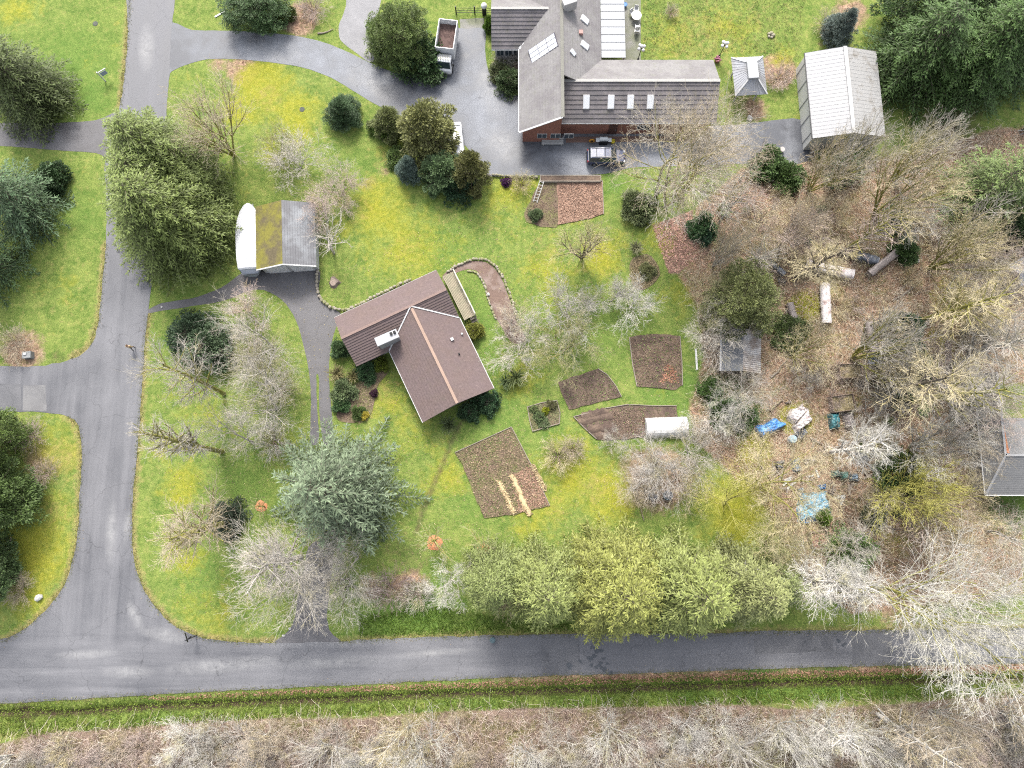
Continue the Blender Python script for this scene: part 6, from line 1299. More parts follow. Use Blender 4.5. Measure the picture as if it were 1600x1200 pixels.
clods(r_, c_, [(1040, 566), (1050, 570), (1058, 582), (1062, 598), (1050, 600), (1042, 597), (1036, 602), (1028, 596), (1034, 588), (1036, 576)], 420, 0.15, (0.33, 0.16, 0.10), 'orange fallen leaves', 4)
b4 = [(896, 651), (920, 645), (945, 638), (980, 632), (1020, 634), (1057, 634), (1060, 682), (1000, 684), (955, 688), (932, 686), (912, 668)]
r_, c_ = bed(b4, SOIL, 'long ploughed bed in front of the white tunnel', edges=(0, 2, 3, 4, 9, 10), seed=34); clods(r_, c_, [(955, 638), (1010, 634), (1010, 684), (950, 688)], 1800, 0.14, (0.17, 0.12, 0.085), 'dry stubble', 5)
for a, b, s in (((903, 659), (957, 650), 1), ((918, 672), (962, 668), 2), ((930, 682), (965, 678), 3), ((908, 652), (950, 642), 4)): mound(r_, c_, a, b, 0.9, 0.16, SOIL, 'furrow_ridge', seed=s)
b5 = [(824, 636), (847, 629), (870, 626), (875, 645), (874, 662), (852, 668), (832, 674), (827, 655)]
r_, c_ = bed(b5, SOILW, 'small square herb bed with mixed plants', seed=35); clods(r_, c_, b5, 900, 0.14, (0.14, 0.15, 0.07), 'low mixed herbs', 6)
b6 = [(846, 287), (870, 285), (873, 350), (855, 355), (838, 352), (822, 346), (820, 332), (828, 315), (836, 300)]
r_, c_ = bed(b6, SOILW, 'dark curved bed under the white ladder', edging=False, h=0.06, smooth=3, seed=36); clods(r_, c_, b6, 1300, 0.12, (0.15, 0.10, 0.075), 'twiggy mulch', 7, 0.06)
b7 = [(871, 286), (905, 285), (941, 283), (943, 335), (922, 341), (905, 345), (873, 351)]
r_, c_ = bed(b7, LEAFS, 'bed thickly covered in pale fallen leaves below the parking area', edges=(1, 2), seed=37); clods(r_, c_, b7, 3200, 0.16, (0.27, 0.175, 0.125), 'pale fallen leaves', 8)
b8 = [(985, 408), (998, 400), (1012, 398), (1026, 410), (1031, 425), (1024, 440), (1005, 453), (990, 448), (984, 432)]
r_, c_ = bed(b8, SOILW, 'rounded island bed with stubble in the right lawn', edging=False, h=0.06, smooth=3, seed=38); clods(r_, c_, b8, 1300, 0.16, (0.20, 0.155, 0.085), 'stubble and weeds', 9, 0.06)
b9 = [(548, 605), (575, 590), (600, 575), (607, 582), (592, 600), (585, 625), (578, 648), (552, 660), (528, 655), (530, 635)]
r_, c_ = bed(b9, SOILW, 'mulched bed left of the house below the drive', edging=False, h=0.05, smooth=3, seed=39); clods(r_, c_, b9, 1500, 0.13, (0.19, 0.135, 0.095), 'bark mulch', 10, 0.05)
for k, (x, y, rr, lab) in enumerate([(679, 848, 0.85, 'left orange mulch ring below the big bed'), (756, 860, 0.75, 'right orange mulch ring below the big bed'), (408, 791, 0.65, 'orange mulch ring beside the fir')]):
    R_ = random.Random(k); p = P(x, y); m = MB(); q = []
    for i in range(16):
        a = 2 * math.pi * i / 16; r2 = rr * R_.uniform(0.85, 1.12); q.append((math.cos(a) * r2, math.sin(a) * r2, 0.02))
    q2 = [(a * 0.55, b * 0.55, 0.13) for a, b, _ in q]
    m.add(q + q2 + [(0, 0, 0.08)], [(i, (i + 1) % 16, 16 + (i + 1) % 16, 16 + i) for i in range(16)] + [(16 + i, 16 + (i + 1) % 16, 32) for i in range(16)])
    o = m.build('mulch_ring', mt('orange_mulch', (0.36, 0.155, 0.075), 0.95, 0.4, 1.5, 9, 0.8), None, loc=p); tag(o, lab, 'mulch', 'mulch rings round young trees')

for nm_, q, n_, sd in (('bed', big, 900, 61), ('bed', b2, 250, 62), ('bed', b3, 500, 63), ('bed', b4, 300, 64)):
    o = bpy.data.objects; rt = [k for k in o if k.type == 'EMPTY' and k.name.startswith('garden_bed')][{61: 0, 62: 1, 63: 2, 64: 3}[sd]]
    clods(rt, Vector(rt.location), q, n_, 0.17, (0.11, 0.14, 0.045), 'green weeds', sd)
# ------------------------------------------------------------------ low walls of stones
STONE = mt('wall_stone', (0.23, 0.205, 0.17), 0.9, 0.4, 1.2, 6, 0.5, col2=(0.15, 0.15, 0.07), amt=0.4)
def stone_wall(pix, label, h=0.45, w=0.4, name='stone_wall', seed=0, size=0.42):
    pts = catmull(PP(pix), 5, False); c = pts[0].copy(); root = empty(name, c, 0, label, 'wall'); R_ = random.Random(seed); acc = 0.0; first = []
    for k in range(5):
        m = MB(); m.ball((0, 0, 0), 0.5, 7, 5, (1, 0.9, 0.8)); m.v = [(x * (1 + R_.uniform(-.15, .15)), y * (1 + R_.uniform(-.15, .15)), z * (1 + R_.uniform(-.15, .15))) for x, y, z in m.v]
        o = m.build('stone', STONE, root); first.append(o)
    used = set(); nxt = 0.0; tot = 0.0
    for a, b in zip(pts[:-1], pts[1:]):
        L = (b - a).length
        while nxt < tot + L:
            p = a.lerp(b, (nxt - tot) / L) - c; s = size * R_.uniform(0.7, 1.25); k = R_.randrange(5)
            o = first[k] if k not in used else link('stone', first[k].data, root); used.add(k)
            o.location = (p.x + R_.gauss(0, 0.04), p.y + R_.gauss(0, 0.04), h * 0.5); o.scale = (s * 1.05, w * R_.uniform(0.8, 1.1), h * R_.uniform(0.8, 1.1)); o.rotation_euler = (0, 0, math.atan2(b.y - a.y, b.x - a.x) + R_.gauss(0, 0.12))
            nxt += s * 0.93
        tot += L
    for k, o in enumerate(first):
        if k not in used: bpy.data.objects.remove(o)
stone_wall([(497, 425), (496, 448), (502, 467), (515, 479), (535, 485), (556, 479), (585, 464), (612, 451), (642, 437)], 'curved stone edge of the oval lawn beside the garage drive', 0.5, 0.45, seed=1)
stone_wall([(700, 424), (722, 412), (745, 405), (768, 411), (786, 434), (798, 464), (808, 498)], 'curved stone edge along the outside of the garden path', 0.35, 0.4, seed=2)
stone_wall([(731, 424), (746, 428), (757, 447), (764, 472), (776, 500)], 'stone edge along the inside of the garden path', 0.25, 0.3, seed=3)
stone_wall([(757, 274), (785, 276), (812, 277), (842, 278)], 'low stone wall along the edge of the parking area', 0.5, 0.4, seed=4)
# timber planter along the parking edge
a, b = P(844, 281), P(938, 281); pl = empty('timber_planter', a.lerp(b, 0.5), 0, 'grey timber planter along the parking edge above the leaf bed', 'planter'); L = (b - a).length
m = MB(); m.box((0, 0, 0.27), (L - 0.1, 0.6, 0.3)); m.build('soil', SOIL, pl)
for s in (-1, 1):
    for z in (0.12, 0.36): m = MB(); m.box((0, s * 0.36, z), (L, 0.10, 0.22)); m.build('plank', PLANK, pl)
    m = MB(); m.box((s * L / 2, 0, 0.25), (0.09, 0.62, 0.48)); m.build('plank', PLANK, pl)
# ladder lying against the bed
a, b = P(847, 282, 0.75), P(836, 316, 0.12); d = (b - a); ld = empty('ladder', a, 0, 'white ladder leaning beside the timber planter', 'ladder'); s = Vector((-d.y, d.x, 0)).normalized() * 0.24
LW = mt('ladder_white', (0.40, 0.40, 0.38), 0.6, 0.1)
for k in (-1, 1): m = MB(); m.tube(s * k, d + s * k, 0.035, None, 6); m.build('rail', LW, ld)
for i in range(7): m = MB(); p = d * ((i + 0.5) / 7); m.tube(p - s, p + s, 0.025, None, 6); m.build('rung', LW, ld)

# ------------------------------------------------------------------ vehicles
def loft(mb, secs):
    n = len(secs[0]); V = [p for s_ in secs for p in s_]; F = []
    for i in range(len(secs) - 1):
        for k in range(n): F.append((i * n + k, i * n + (k + 1) % n, (i + 1) * n + (k + 1) % n, (i + 1) * n + k))
    F += [tuple(range(n - 1, -1, -1)), tuple(range((len(secs) - 1) * n, len(secs) * n))]
    mb.add(V, F)
def sec(x, z0, z1, w0, w1, c=0.1):
    return [(x, -w0 + c, z0), (x, w0 - c, z0), (x, w0, z0 + c), (x, lerp(w0, w1, 0.85), z1 - c), (x, w1 - c, z1), (x, -w1 + c, z1), (x, -lerp(w0, w1, 0.85), z1 - c), (x, -w0, z0 + c)]
TYRE = mt('tyre', (0.012, 0.012, 0.013), 0.9, 0.2); RIM = mt('alloy_rim', (0.25, 0.25, 0.26), 0.35, 0.1, metal=0.6); LAMP = mt('lamp_glass', (0.45, 0.45, 0.45), 0.1, 0.05, spec=0.6)
CARGL = mt('car_glass', (0.02, 0.03, 0.035), 0.05, 0.1, spec=0.7)
def wheel(root, x, y, r, w=0.22):
    s = 1 if y > 0 else -1
    e = MB(); e.tube((x, y - w / 2, r), (x, y + w / 2, r), r, None, 18); t_ = e.build('wheel', TYRE, root, smooth=False)
    e = MB(); e.tube((x, y + s * (w / 2 - 0.02), r), (x, y + s * (w / 2 + 0.015), r), r * 0.62, r * 0.5, 12); e.build('rim', RIM, t_)
def suv():
    p = P(946, 249); r = empty('parked_car', p, 0, 'dark blue estate car parked in front of the brick gable', 'car'); BL = mt('dark_blue_paint', (0.018, 0.024, 0.055), 0.25, 0.1, 0.3, 30, 0.0, spec=0.5, coat=0.6)
    m = MB(); loft(m, [sec(-2.28, .42, .86, .74, .70), sec(-2.18, .34, 1.0, .86, .80), sec(-1.3, .28, 1.04, .91, .84), sec(0.7, .28, 1.0, .91, .84), sec(1.5, .30, .95, .90, .80), sec(2.05, .34, .84, .84, .70), sec(2.28, .42, .68, .68, .58)]); m.build('body', BL, r)
    m = MB(); loft(m, [sec(-2.12, .98, 1.05, .80, .74, .03), sec(-1.92, .98, 1.66, .82, .62, .06), sec(-0.4, .98, 1.71, .83, .64, .06), sec(0.45, .98, 1.66, .83, .62, .06), sec(1.18, .95, 1.02, .80, .70, .03)]); m.build('glasshouse', CARGL, r)
    m = MB(); loft(m, [sec(-1.95, 1.64, 1.70, .62, .56, .03), sec(-0.4, 1.69, 1.755, .64, .58, .03), sec(0.46, 1.63, 1.70, .62, .56, .03)]); m.build('roof', mt('blue_roof', (0.03, 0.038, 0.075), 0.28, 0.08, spec=0.6, coat=0.8), r)
    m = MB()
    for s in (-1, 1):
        for x0_, x1_, z0_, z1_ in ((0.46, 1.15, 1.66, 1.0), (-0.5, -0.45, 1.70, 1.0), (-1.92, -2.1, 1.66, 1.02)): m.tube((x0_, s * .63, z0_), (x1_, s * .815, z1_), 0.035, None, 5)
    m.build('pillar', BL, r)
    for s in (-1, 1): m = MB(); m.tube((-1.8, s * .54, 1.79), (0.3, s * .54, 1.78), 0.025, None, 6); m.build('roof_rail', mt('rail_grey', (0.2, 0.2, 0.21), 0.4), r)
    for x in (-1.25, -0.25): m = MB(); m.box((x, 0, 1.795), (0.05, 1.1, 0.03)); m.build('roof_bar', mt('flue_black', (0.02, 0.02, 0.02)), r)
    for s in (-1, 1):
        m = MB(); m.bbox((2.08, s * .60, .72), (.30, .26, .15), .04); m.build('headlight', LAMP, r)
        m = MB(); m.bbox((-2.2, s * .70, .86), (.12, .18, .30), .03); m.build('tail_light', mt('tail_red', (0.25, 0.01, 0.01), 0.2), r)
        m = MB(); m.bbox((0.75, s * .98, 1.05), (.12, .18, .13), .03); m.build('wing_mirror', BL, r)
        for x in (-1.38, 1.42): wheel(r, x, s * .80, .34)
    m = MB(); m.box((-2.29, 0, .48), (.08, 1.4, .2)); m.box((2.28, 0, .46), (.08, 1.25, .18)); m.build('bumper', mt('flue_black', (0.02, 0.02, 0.02)), r)
suv()
def truck():
    p = P(699, 88); r = empty('tipper_truck', p, math.radians(-97), 'white tipper truck with open brown load bed parked under the tree', 'truck'); WT = mt('truck_white', (0.50, 0.50, 0.50), 0.4, 0.08, spec=0.4)
    m = MB(); m.box((-0.2, 0, .62), (5.0, .8, .22)); m.build('chassis', mt('flue_black', (0.02, 0.02, 0.02)), r)
    m = MB(); loft(m, [sec(1.15, .55, 2.12, .92, .82, .06), sec(1.75, .5, 2.18, .94, .84, .08), sec(2.05, .5, 2.05, .94, .82, .1), sec(2.42, .5, 1.25, .94, .88, .1), sec(2.62, .52, 1.12, .90, .84, .1), sec(2.68, .56, .95, .86, .80, .1)]); cab = m.build('cab', WT, r)
    q = [(2.10, -.74, 2.02), (2.10, .74, 2.02), (2.435, .80, 1.28), (2.435, -.80, 1.28)]; m = MB(); m.add([Vector(v) + Vector((.025, 0, .02)) for v in q], [(0, 1, 2, 3)]); m.build('windscreen', CARGL, cab)
    for s in (-1, 1): m = MB(); m.add([(1.35, s * .93, 1.9), (1.95, s * .93, 1.9), (2.2, s * .965, 1.3), (1.35, s * .965, 1.3)], [(0, 1, 2, 3)]); m.build('side_window', CARGL, cab)
    for i in range(7): m = MB(); m.box((1.55, -.6 + .2 * i, 2.20), (.75, .07, .05)); m.build('roof_rib', mt('cab_rib', (0.30, 0.29, 0.23), 0.7), cab)
    for s in (-1, 1): m = MB(); m.box((-0.95, s * 1.08, 1.95), (3.7, .07, 2.1)); m.build('side_wall', WT, r)
    for x in (0.88, -2.8): m = MB(); m.box((x, 0, 1.95), (.07, 2.22, 2.1)); m.build('end_wall', WT, r)
    m = MB(); m.box((-0.95, 0, .95), (3.7, 2.12, .1)); m.build('bed_floor', mt('rust_floor', (0.10, 0.06, 0.05), 0.9), r)
    g = 9; V = []; F = []; R_ = random.Random(5)
    for i in range(g + 1):
        for j in range(g + 1): V.append((-2.74 + 3.58 * i / g, -1.03 + 2.06 * j / g, 2.05 + R_.uniform(0, .18) - 0.35 * (i / g)))
    for i in range(g):
        for j in range(g): F.append((i * (g + 1) + j, i * (g + 1) + j + 1, (i + 1) * (g + 1) + j + 1, (i + 1) * (g + 1) + j))
    m = MB(); m.add(V, F); m.build('load', mt('brown_load', (0.085, 0.055, 0.048), 0.95, 0.35, 1, 8, 0.6), r)
    m = MB(); m.box((2.70, 0, .52), (.14, 1.75, .2)); m.build('bumper', mt('bumper_grey', (0.10, 0.10, 0.10), 0.6), r)
    for s in (-1, 1):
        m = MB(); m.bbox((2.66, s * .62, .78), (.1, .26, .16), .03); m.build('headlight', LAMP, r)
        m = MB(); m.bbox((2.05, s * 1.12, 1.55), (.08, .2, .34), .02); m.build('wing_mirror', mt('flue_black', (0.02, 0.02, 0.02)), r)
        for x in (1.85, -1.7): wheel(r, x, s * .86, .40, .26)
truck()
def van():
    p = P(713, 226); r = empty('white_van', p, math.radians(96), 'white van parked behind the cypresses at the parking edge', 'van'); WT = mt('truck_white', (0.40, 0.40, 0.40))
    m = MB(); loft(m, [sec(-2.2, .4, 1.85, .90, .80, .08), sec(-2.1, .32, 1.95, .94, .84, .1), sec(1.0, .32, 1.95, .95, .84, .1), sec(1.35, .32, 1.80, .95, .80, .1), sec(1.85, .34, 1.15, .93, .84, .1), sec(2.35, .4, .95, .85, .75, .1)]); m.build('body', WT, r)
    m = MB(); m.add([(1.38, -.70, 1.80), (1.38, .70, 1.80), (1.86, .80, 1.17), (1.86, -.80, 1.17)], [(0, 1, 2, 3)]); m.v = [(x + .03, y, z + .02) for x, y, z in m.v]; m.build('windscreen', CARGL, r)
    for s in (-1, 1):
        m = MB(); m.add([(.45, s * .935, 1.75), (1.25, s * .925, 1.7), (1.6, s * .95, 1.22), (.45, s * .965, 1.22)], [(0, 1, 2, 3)]); m.build('side_window', CARGL, r)
        m = MB(); m.bbox((2.28, s * .6, .78), (.12, .26, .16), .03); m.build('headlight', LAMP, r)
        for x in (-1.4, 1.5): wheel(r, x, s * .82, .34)
van()
# shrink-wrapped boat on its trailer
p = P(398, 379); bt = empty('covered_boat', p, math.radians(94), 'boat wrapped in white plastic beside the garage', 'boat'); WRAP = mt('white_wrap', (0.44, 0.445, 0.455), 0.45, 0.12, 0.6, 3.0, 0.5, spec=0.4)
def bsec(x, w, zk, zr_, rg): return [(x, -w * .35, .55), (x, w * .35, .55), (x, w * .85, 1.0), (x, w, 1.55), (x, w * .93, zk), (x, w * .4, lerp(zk, zr_, .75)), (x, rg, zr_), (x, -w * .4, lerp(zk, zr_, .75)), (x, -w * .93, zk), (x, -w, 1.55), (x, -w * .85, 1.0)]
m = MB(); loft(m, [bsec(-3.85, .95, 1.75, 1.9, 0), bsec(-3.7, 1.15, 1.85, 2.05, 0), bsec(-2.6, 1.25, 1.95, 2.45, .05), bsec(-1.5, 1.3, 1.95, 2.35, -.04), bsec(-.4, 1.3, 2.0, 2.62, .06), bsec(.8, 1.28, 2.0, 2.5, -.05), bsec(2.0, 1.15, 2.0, 2.55, .04), bsec(3.0, .85, 2.0, 2.35, 0), bsec(3.7, .45, 2.05, 2.2, 0), bsec(3.95, .15, 2.05, 2.12, 0)]); bt.scale = (1, 1.2, 1.05); m.build('wrapping', WRAP, bt, smooth=False)
m = MB(); loft(m, [bsec(-4.35, .75, 1.2, 1.3, 0), bsec(-3.87, .98, 1.72, 1.8, 0)]); m.build('stern_cover', mt('clear_sheet', (0.24, 0.26, 0.29), 0.3, 0.2, 1.5, 5, 0.4), bt)
for s in (-1, 1): wheel(bt, -1.2, s * 1.0, .32); m = MB(); m.tube((-3.5, s * .7, .45), (4.6, 0, .45), .05, None, 6); m.build('trailer_rail', mt('rail_grey', (0.2, 0.2, 0.2)), bt)

# ------------------------------------------------------------------ white growing tunnel
p = P(1040, 668); tn = empty('growing_tunnel', p, math.radians(2), 'white plastic growing tunnel at the end of the ploughed bed', 'tunnel'); L, R0 = 4.6, 1.15
m = MB(); V = []; F = []; R_ = random.Random(3); nx, na = 12, 10
for i in range(nx + 1):
    for k in range(na + 1):
        a = math.pi * k / na; rr = R0 * (1 + (0.015 if i % 2 else -0.01)) * R_.uniform(.99, 1.01); V.append((-L / 2 + L * i / nx, -math.cos(a) * rr, math.sin(a) * rr * 1.1))
for i in range(nx):
    for k in range(na): F.append((i * (na + 1) + k, i * (na + 1) + k + 1, (i + 1) * (na + 1) + k + 1, (i + 1) * (na + 1) + k))
F.append(tuple(range(na + 1))); F.append(tuple(nx * (na + 1) + k for k in range(na + 1)))
m.add(V, F); m.build('cover', mt('tunnel_film', (0.50, 0.50, 0.49), 0.5, 0.07, 0.6, 4, 0.2), tn, smooth=False)
for i in range(7):
    x = -L / 2 + L * i / 6; m = MB()
    for k in range(8):
        a, b = math.pi * k / 8, math.pi * (k + 1) / 8; m.tube((x, -math.cos(a) * R0 * 1.01, math.sin(a) * R0 * 1.125), (x, -math.cos(b) * R0 * 1.01, math.sin(b) * R0 * 1.125), .018, None, 5)
    m.build('hoop', mt('hoop_white', (0.34, 0.34, 0.33), 0.6), tn)

# ------------------------------------------------------------------ tarps, woodpiles, crates in the woods
def drape(pix, h, name, mat_, parent=None, off=None, seed=0, n=16, rough=0.16, ridge=False):
    q = [P(*a) for a in pix]; V = []; F = []; o = off or Vector((0, 0, 0))
    for i in range(n + 1):
        for j in range(n + 1):
            u, v = i / n, j / n; p = q[0].lerp(q[1], u).lerp(q[3].lerp(q[2], u), v)
            e = min(u, 1 - u, v, 1 - v); z = h * min(1, e / 0.16) ** 0.6
            if ridge: z *= 0.55 + 0.45 * (1 - abs(2 * v - 1))
            nv_ = noise.noise_vector(Vector((p.x * 1.3, p.y * 1.3, seed))); w = rough * (1.0 + 0.8 * (e < 0.06))
            p = p + Vector((nv_.x * w * 1.3, nv_.y * w * 1.3, 0)); V.append((p.x - o.x, p.y - o.y, max(0.02, z + (nv_.z * rough * 1.6 + noise.noise(Vector((p.x * 4, p.y * 4, seed))) * rough * 1.4) * min(1, e * 8))))
    for i in range(n):
        for j in range(n): F.append((i * (n + 1) + j, i * (n + 1) + j + 1, (i + 1) * (n + 1) + j + 1, (i + 1) * (n + 1) + j))
    m = MB(); m.add(V, F); return m.build(name, mat_, parent, smooth=False)
def tarp_mat(name, c, c2=None, amt=.4): return mt(name, c, 0.4, 0.3, 1.5, 5, 0.6, spec=0.4, col2=c2, amt=amt)
T_BLUE = tarp_mat('blue_tarp', (0.035, 0.13, 0.34), (0.10, 0.24, 0.42)); T_WHITE = tarp_mat('white_tarp', (0.46, 0.43, 0.42), (0.20, 0.14, 0.13), 0.25); T_TEAL = tarp_mat('teal_tarp', (0.03, 0.14, 0.16), (0.05, 0.08, 0.08)); T_AQUA = tarp_mat('aqua_tarp', (0.07, 0.22, 0.32), (0.24, 0.32, 0.36)); T_GREY = tarp_mat('grey_tarp', (0.17, 0.145, 0.135)); T_BLACK = tarp_mat('black_tarp', (0.03, 0.033, 0.042), (0.09, 0.10, 0.12)); T_GREEN = tarp_mat('green_sheet', (0.06, 0.15, 0.115), (0.15, 0.19, 0.17)); T_MIST = tarp_mat('pale_blue_sheet', (0.15, 0.20, 0.25), (0.09, 0.10, 0.10))
def tarp(pix, h, mat_, label, seed, core=True, ridge=False, name='tarp_heap'):
    c = sum(PP(pix), Vector((0, 0, 0))) / 4; root = empty(name, c, 0, label, 'tarp')
    drape(pix, h, 'sheet', mat_, root, c, seed, ridge=ridge); return root, c
tarp([(1178, 670), (1212, 652), (1229, 664), (1186, 685)], 1.0, T_BLUE, 'bright blue tarp over a heap left of the white tarps', 1)
tarp([(1228, 652), (1250, 628), (1261, 643), (1240, 663)], 0.9, T_WHITE, 'stained white tarp, upper of the two in the heap', 2)
tarp([(1237, 667), (1260, 638), (1270, 655), (1246, 676)], 0.8, T_WHITE, 'stained white tarp, lower of the two in the heap', 3)
r_, c_ = tarp([(1240, 682), (1257, 668), (1263, 675), (1246, 692)], 0.6, T_BLACK, 'black sheet below the white tarp heap', 4)
tarp([(1293, 648), (1311, 646), (1310, 671), (1294, 670)], 0.8, T_TEAL, 'teal tarp over a crate below the brown crate', 5)
tarp([(1315, 645), (1331, 644), (1334, 669), (1320, 672)], 0.7, T_GREY, 'grey-brown sheet over a crate right of the teal one', 6)
tarp([(1244, 772), (1291, 769), (1299, 809), (1246, 816)], 0.8, T_AQUA, 'turquoise tarp spread over a low frame', 7)
tarp([(1246, 812), (1292, 807), (1292, 814), (1248, 819)], 0.3, T_BLUE, 'blue hem of sheeting along the lower side of the turquoise tarp', 8)
tarp([(1276, 757), (1288, 756), (1290, 764), (1278, 766)], 0.5, T_BLUE, 'small blue sheet at the upper corner of the turquoise tarp', 9)
tarp([(1244, 762), (1253, 760), (1254, 782), (1246, 784)], 0.5, T_MIST, 'pale blue sheet left above the turquoise tarp', 10)
tarp([(1235, 718), (1248, 716), (1250, 738), (1240, 740)], 0.6, T_MIST, 'pale blue sheet over rubbish above the turquoise tarp', 11)
tarp([(1212, 722), (1226, 720), (1224, 732), (1212, 735)], 0.5, T_BLACK, 'dark sheet left of the pale blue one', 12)
tarp([(1250, 717), (1275, 712), (1278, 722), (1254, 728)], 0.4, T_GREY, 'grey sheet right of the pale blue one', 13)
tarp([(1337, 708), (1350, 704), (1356, 722), (1341, 726)], 0.8, T_BLACK, 'black tarp bundle beside the white fan-topped tree', 14)
tarp([(1298, 736), (1308, 733), (1311, 742), (1301, 746)], 0.6, T_GREEN, 'green sack at the left of the row of sacks', 15)
tarp([(1310, 739), (1323, 737), (1325, 749), (1312, 750)], 0.6, T_GREEN, 'green sack in the middle of the row of sacks', 16)
tarp([(1325, 741), (1339, 741), (1341, 752), (1327, 754)], 0.6, T_MIST, 'grey-blue sack at the right of the row of sacks', 17)
tarp([(1190, 402), (1206, 410), (1202, 420), (1186, 412)], 0.8, T_BLACK, 'black covered pile left of the mossy trunk', 18)
tarp([(1213, 432), (1229, 438), (1228, 447), (1212, 442)], 0.6, T_BLACK, 'small black bundle at the end of the white-covered woodpile', 19)
for (x, y, c_, lab) in ((1018, 776, T_BLACK, 'left black barrel under the tangled trees'), (1042, 774, T_MIST, 'right grey-blue barrel under the tangled trees')):
    r_ = empty('storage_barrel', P(x, y), 0, lab, 'barrel'); m = MB(); m.tube((0, 0, 0), (0, 0, .45), .50, .56, 14); m.tube((0, 0, .45), (0, 0, .9), .56, .50, 14); m.build('drum', c_, r_); m = MB(); m.tube((0, 0, .9), (0, 0, .95), .46, .40, 14); m.build('lid', T_BLACK, r_)
# round white lidded bin
p = P(1235, 687); bn = empty('rain_barrel', p, 0, 'white round barrel below the white tarp heap', 'barrel'); m = MB(); m.tube((0, 0, 0), (0, 0, .4), .42, .47, 14); m.tube((0, 0, .4), (0, 0, .85), .47, .42, 14); m.build('drum', mt('barrel_white', (0.36, 0.38, 0.40), 0.5), bn); m = MB(); m.tube((0, 0, .85), (0, 0, .92), .44, .38, 14); m.ball((0.05, 0, .95), .16, 8, 5, (1, 1, .4)); m.build('lid', mt('barrel_lid', (0.20, 0.27, 0.30), 0.5), bn)
LOG = mt('cut_logs', (0.20, 0.165, 0.135), 0.9, 0.4, 1.2, 6, 0.4)
def woodpile(a, b, w, h, cover, label, seed, cov_frac=(0, 1), cat='woodpile'):
    a, b = P(*a), P(*b); d = b - a; L = d.length; ang = math.atan2(d.y, d.x); root = empty('woodpile', a.lerp(b, .5), ang, label, cat); R_ = random.Random(seed); m = MB()
    nx = int(L / .24); nz = max(2, int(h / .2))
    for i in range(nx):
        for k in range(nz):
            rr = R_.uniform(.085, .125); x = -L / 2 + (i + .5) * L / nx + R_.gauss(0, .02); m.tube((x, -w / 2 * R_.uniform(.9, 1.1), .11 + k * .2), (x + R_.gauss(0, .03), w / 2 * R_.uniform(.9, 1.1), .11 + k * .2), rr, None, 6)
    o = m.build('log_stack', LOG, root); o['kind'] = 'stuff'
    if cover:
        n = max(8, int(L / .25)); V = []; F = []; x0_, x1_ = lerp(-L / 2, L / 2, cov_frac[0]), lerp(-L / 2, L / 2, cov_frac[1])
        for i in range(n + 1):
            for j, (yy, zz) in enumerate(((-.62, .55), (-.56, .98), (-.2, 1.04), (.2, 1.05), (.56, .98), (.62, .6))): V.append((lerp(x0_, x1_, i / n), yy * w * R_.uniform(.93, 1.12), (h + .1) * zz * R_.uniform(.95, 1.08)))
        for i in range(n):
            for j in range(5): F.append((6 * i + j, 6 * i + j + 1, 6 * i + j + 7, 6 * i + j + 6))
        m = MB(); m.add(V, F); m.build('cover', cover, root, smooth=True)
    return root
woodpile((1254, 416), (1328, 432), .85, 1.0, T_WHITE, 'long woodpile under a white sheet at the top of the clearing', 1)
woodpile((1284, 446), (1287, 508), .8, 1.0, T_WHITE, 'upright-running woodpile under a pale sheet inside the clearing', 2)
woodpile((1352, 432), (1396, 397), .7, 1.1, T_GREY, 'slanting woodpile under a grey sheet right of the white one', 3)
woodpile((1306, 393), (1366, 412), .8, 1.0, T_BLACK, 'dark-covered woodpile above the white one', 4, (.45, 1))
woodpile((1230, 476), (1237, 500), .6, .9, T_GREY, 'short woodpile right of the ivy-green tree', 5)
woodpile((1353, 506), (1362, 556), .7, 1.0, T_GREY, 'grey-sheeted woodpile with a blue end', 6)
tarp([(1352, 556), (1366, 555), (1367, 572), (1354, 573)], .9, T_BLUE, 'blue tarp over the lower end of the grey woodpile', 22)
woodpile((1192, 406), (1222, 432), .6, .8, T_BLACK, 'dark covered woodpile leading up to the ivy-green tree', 7)
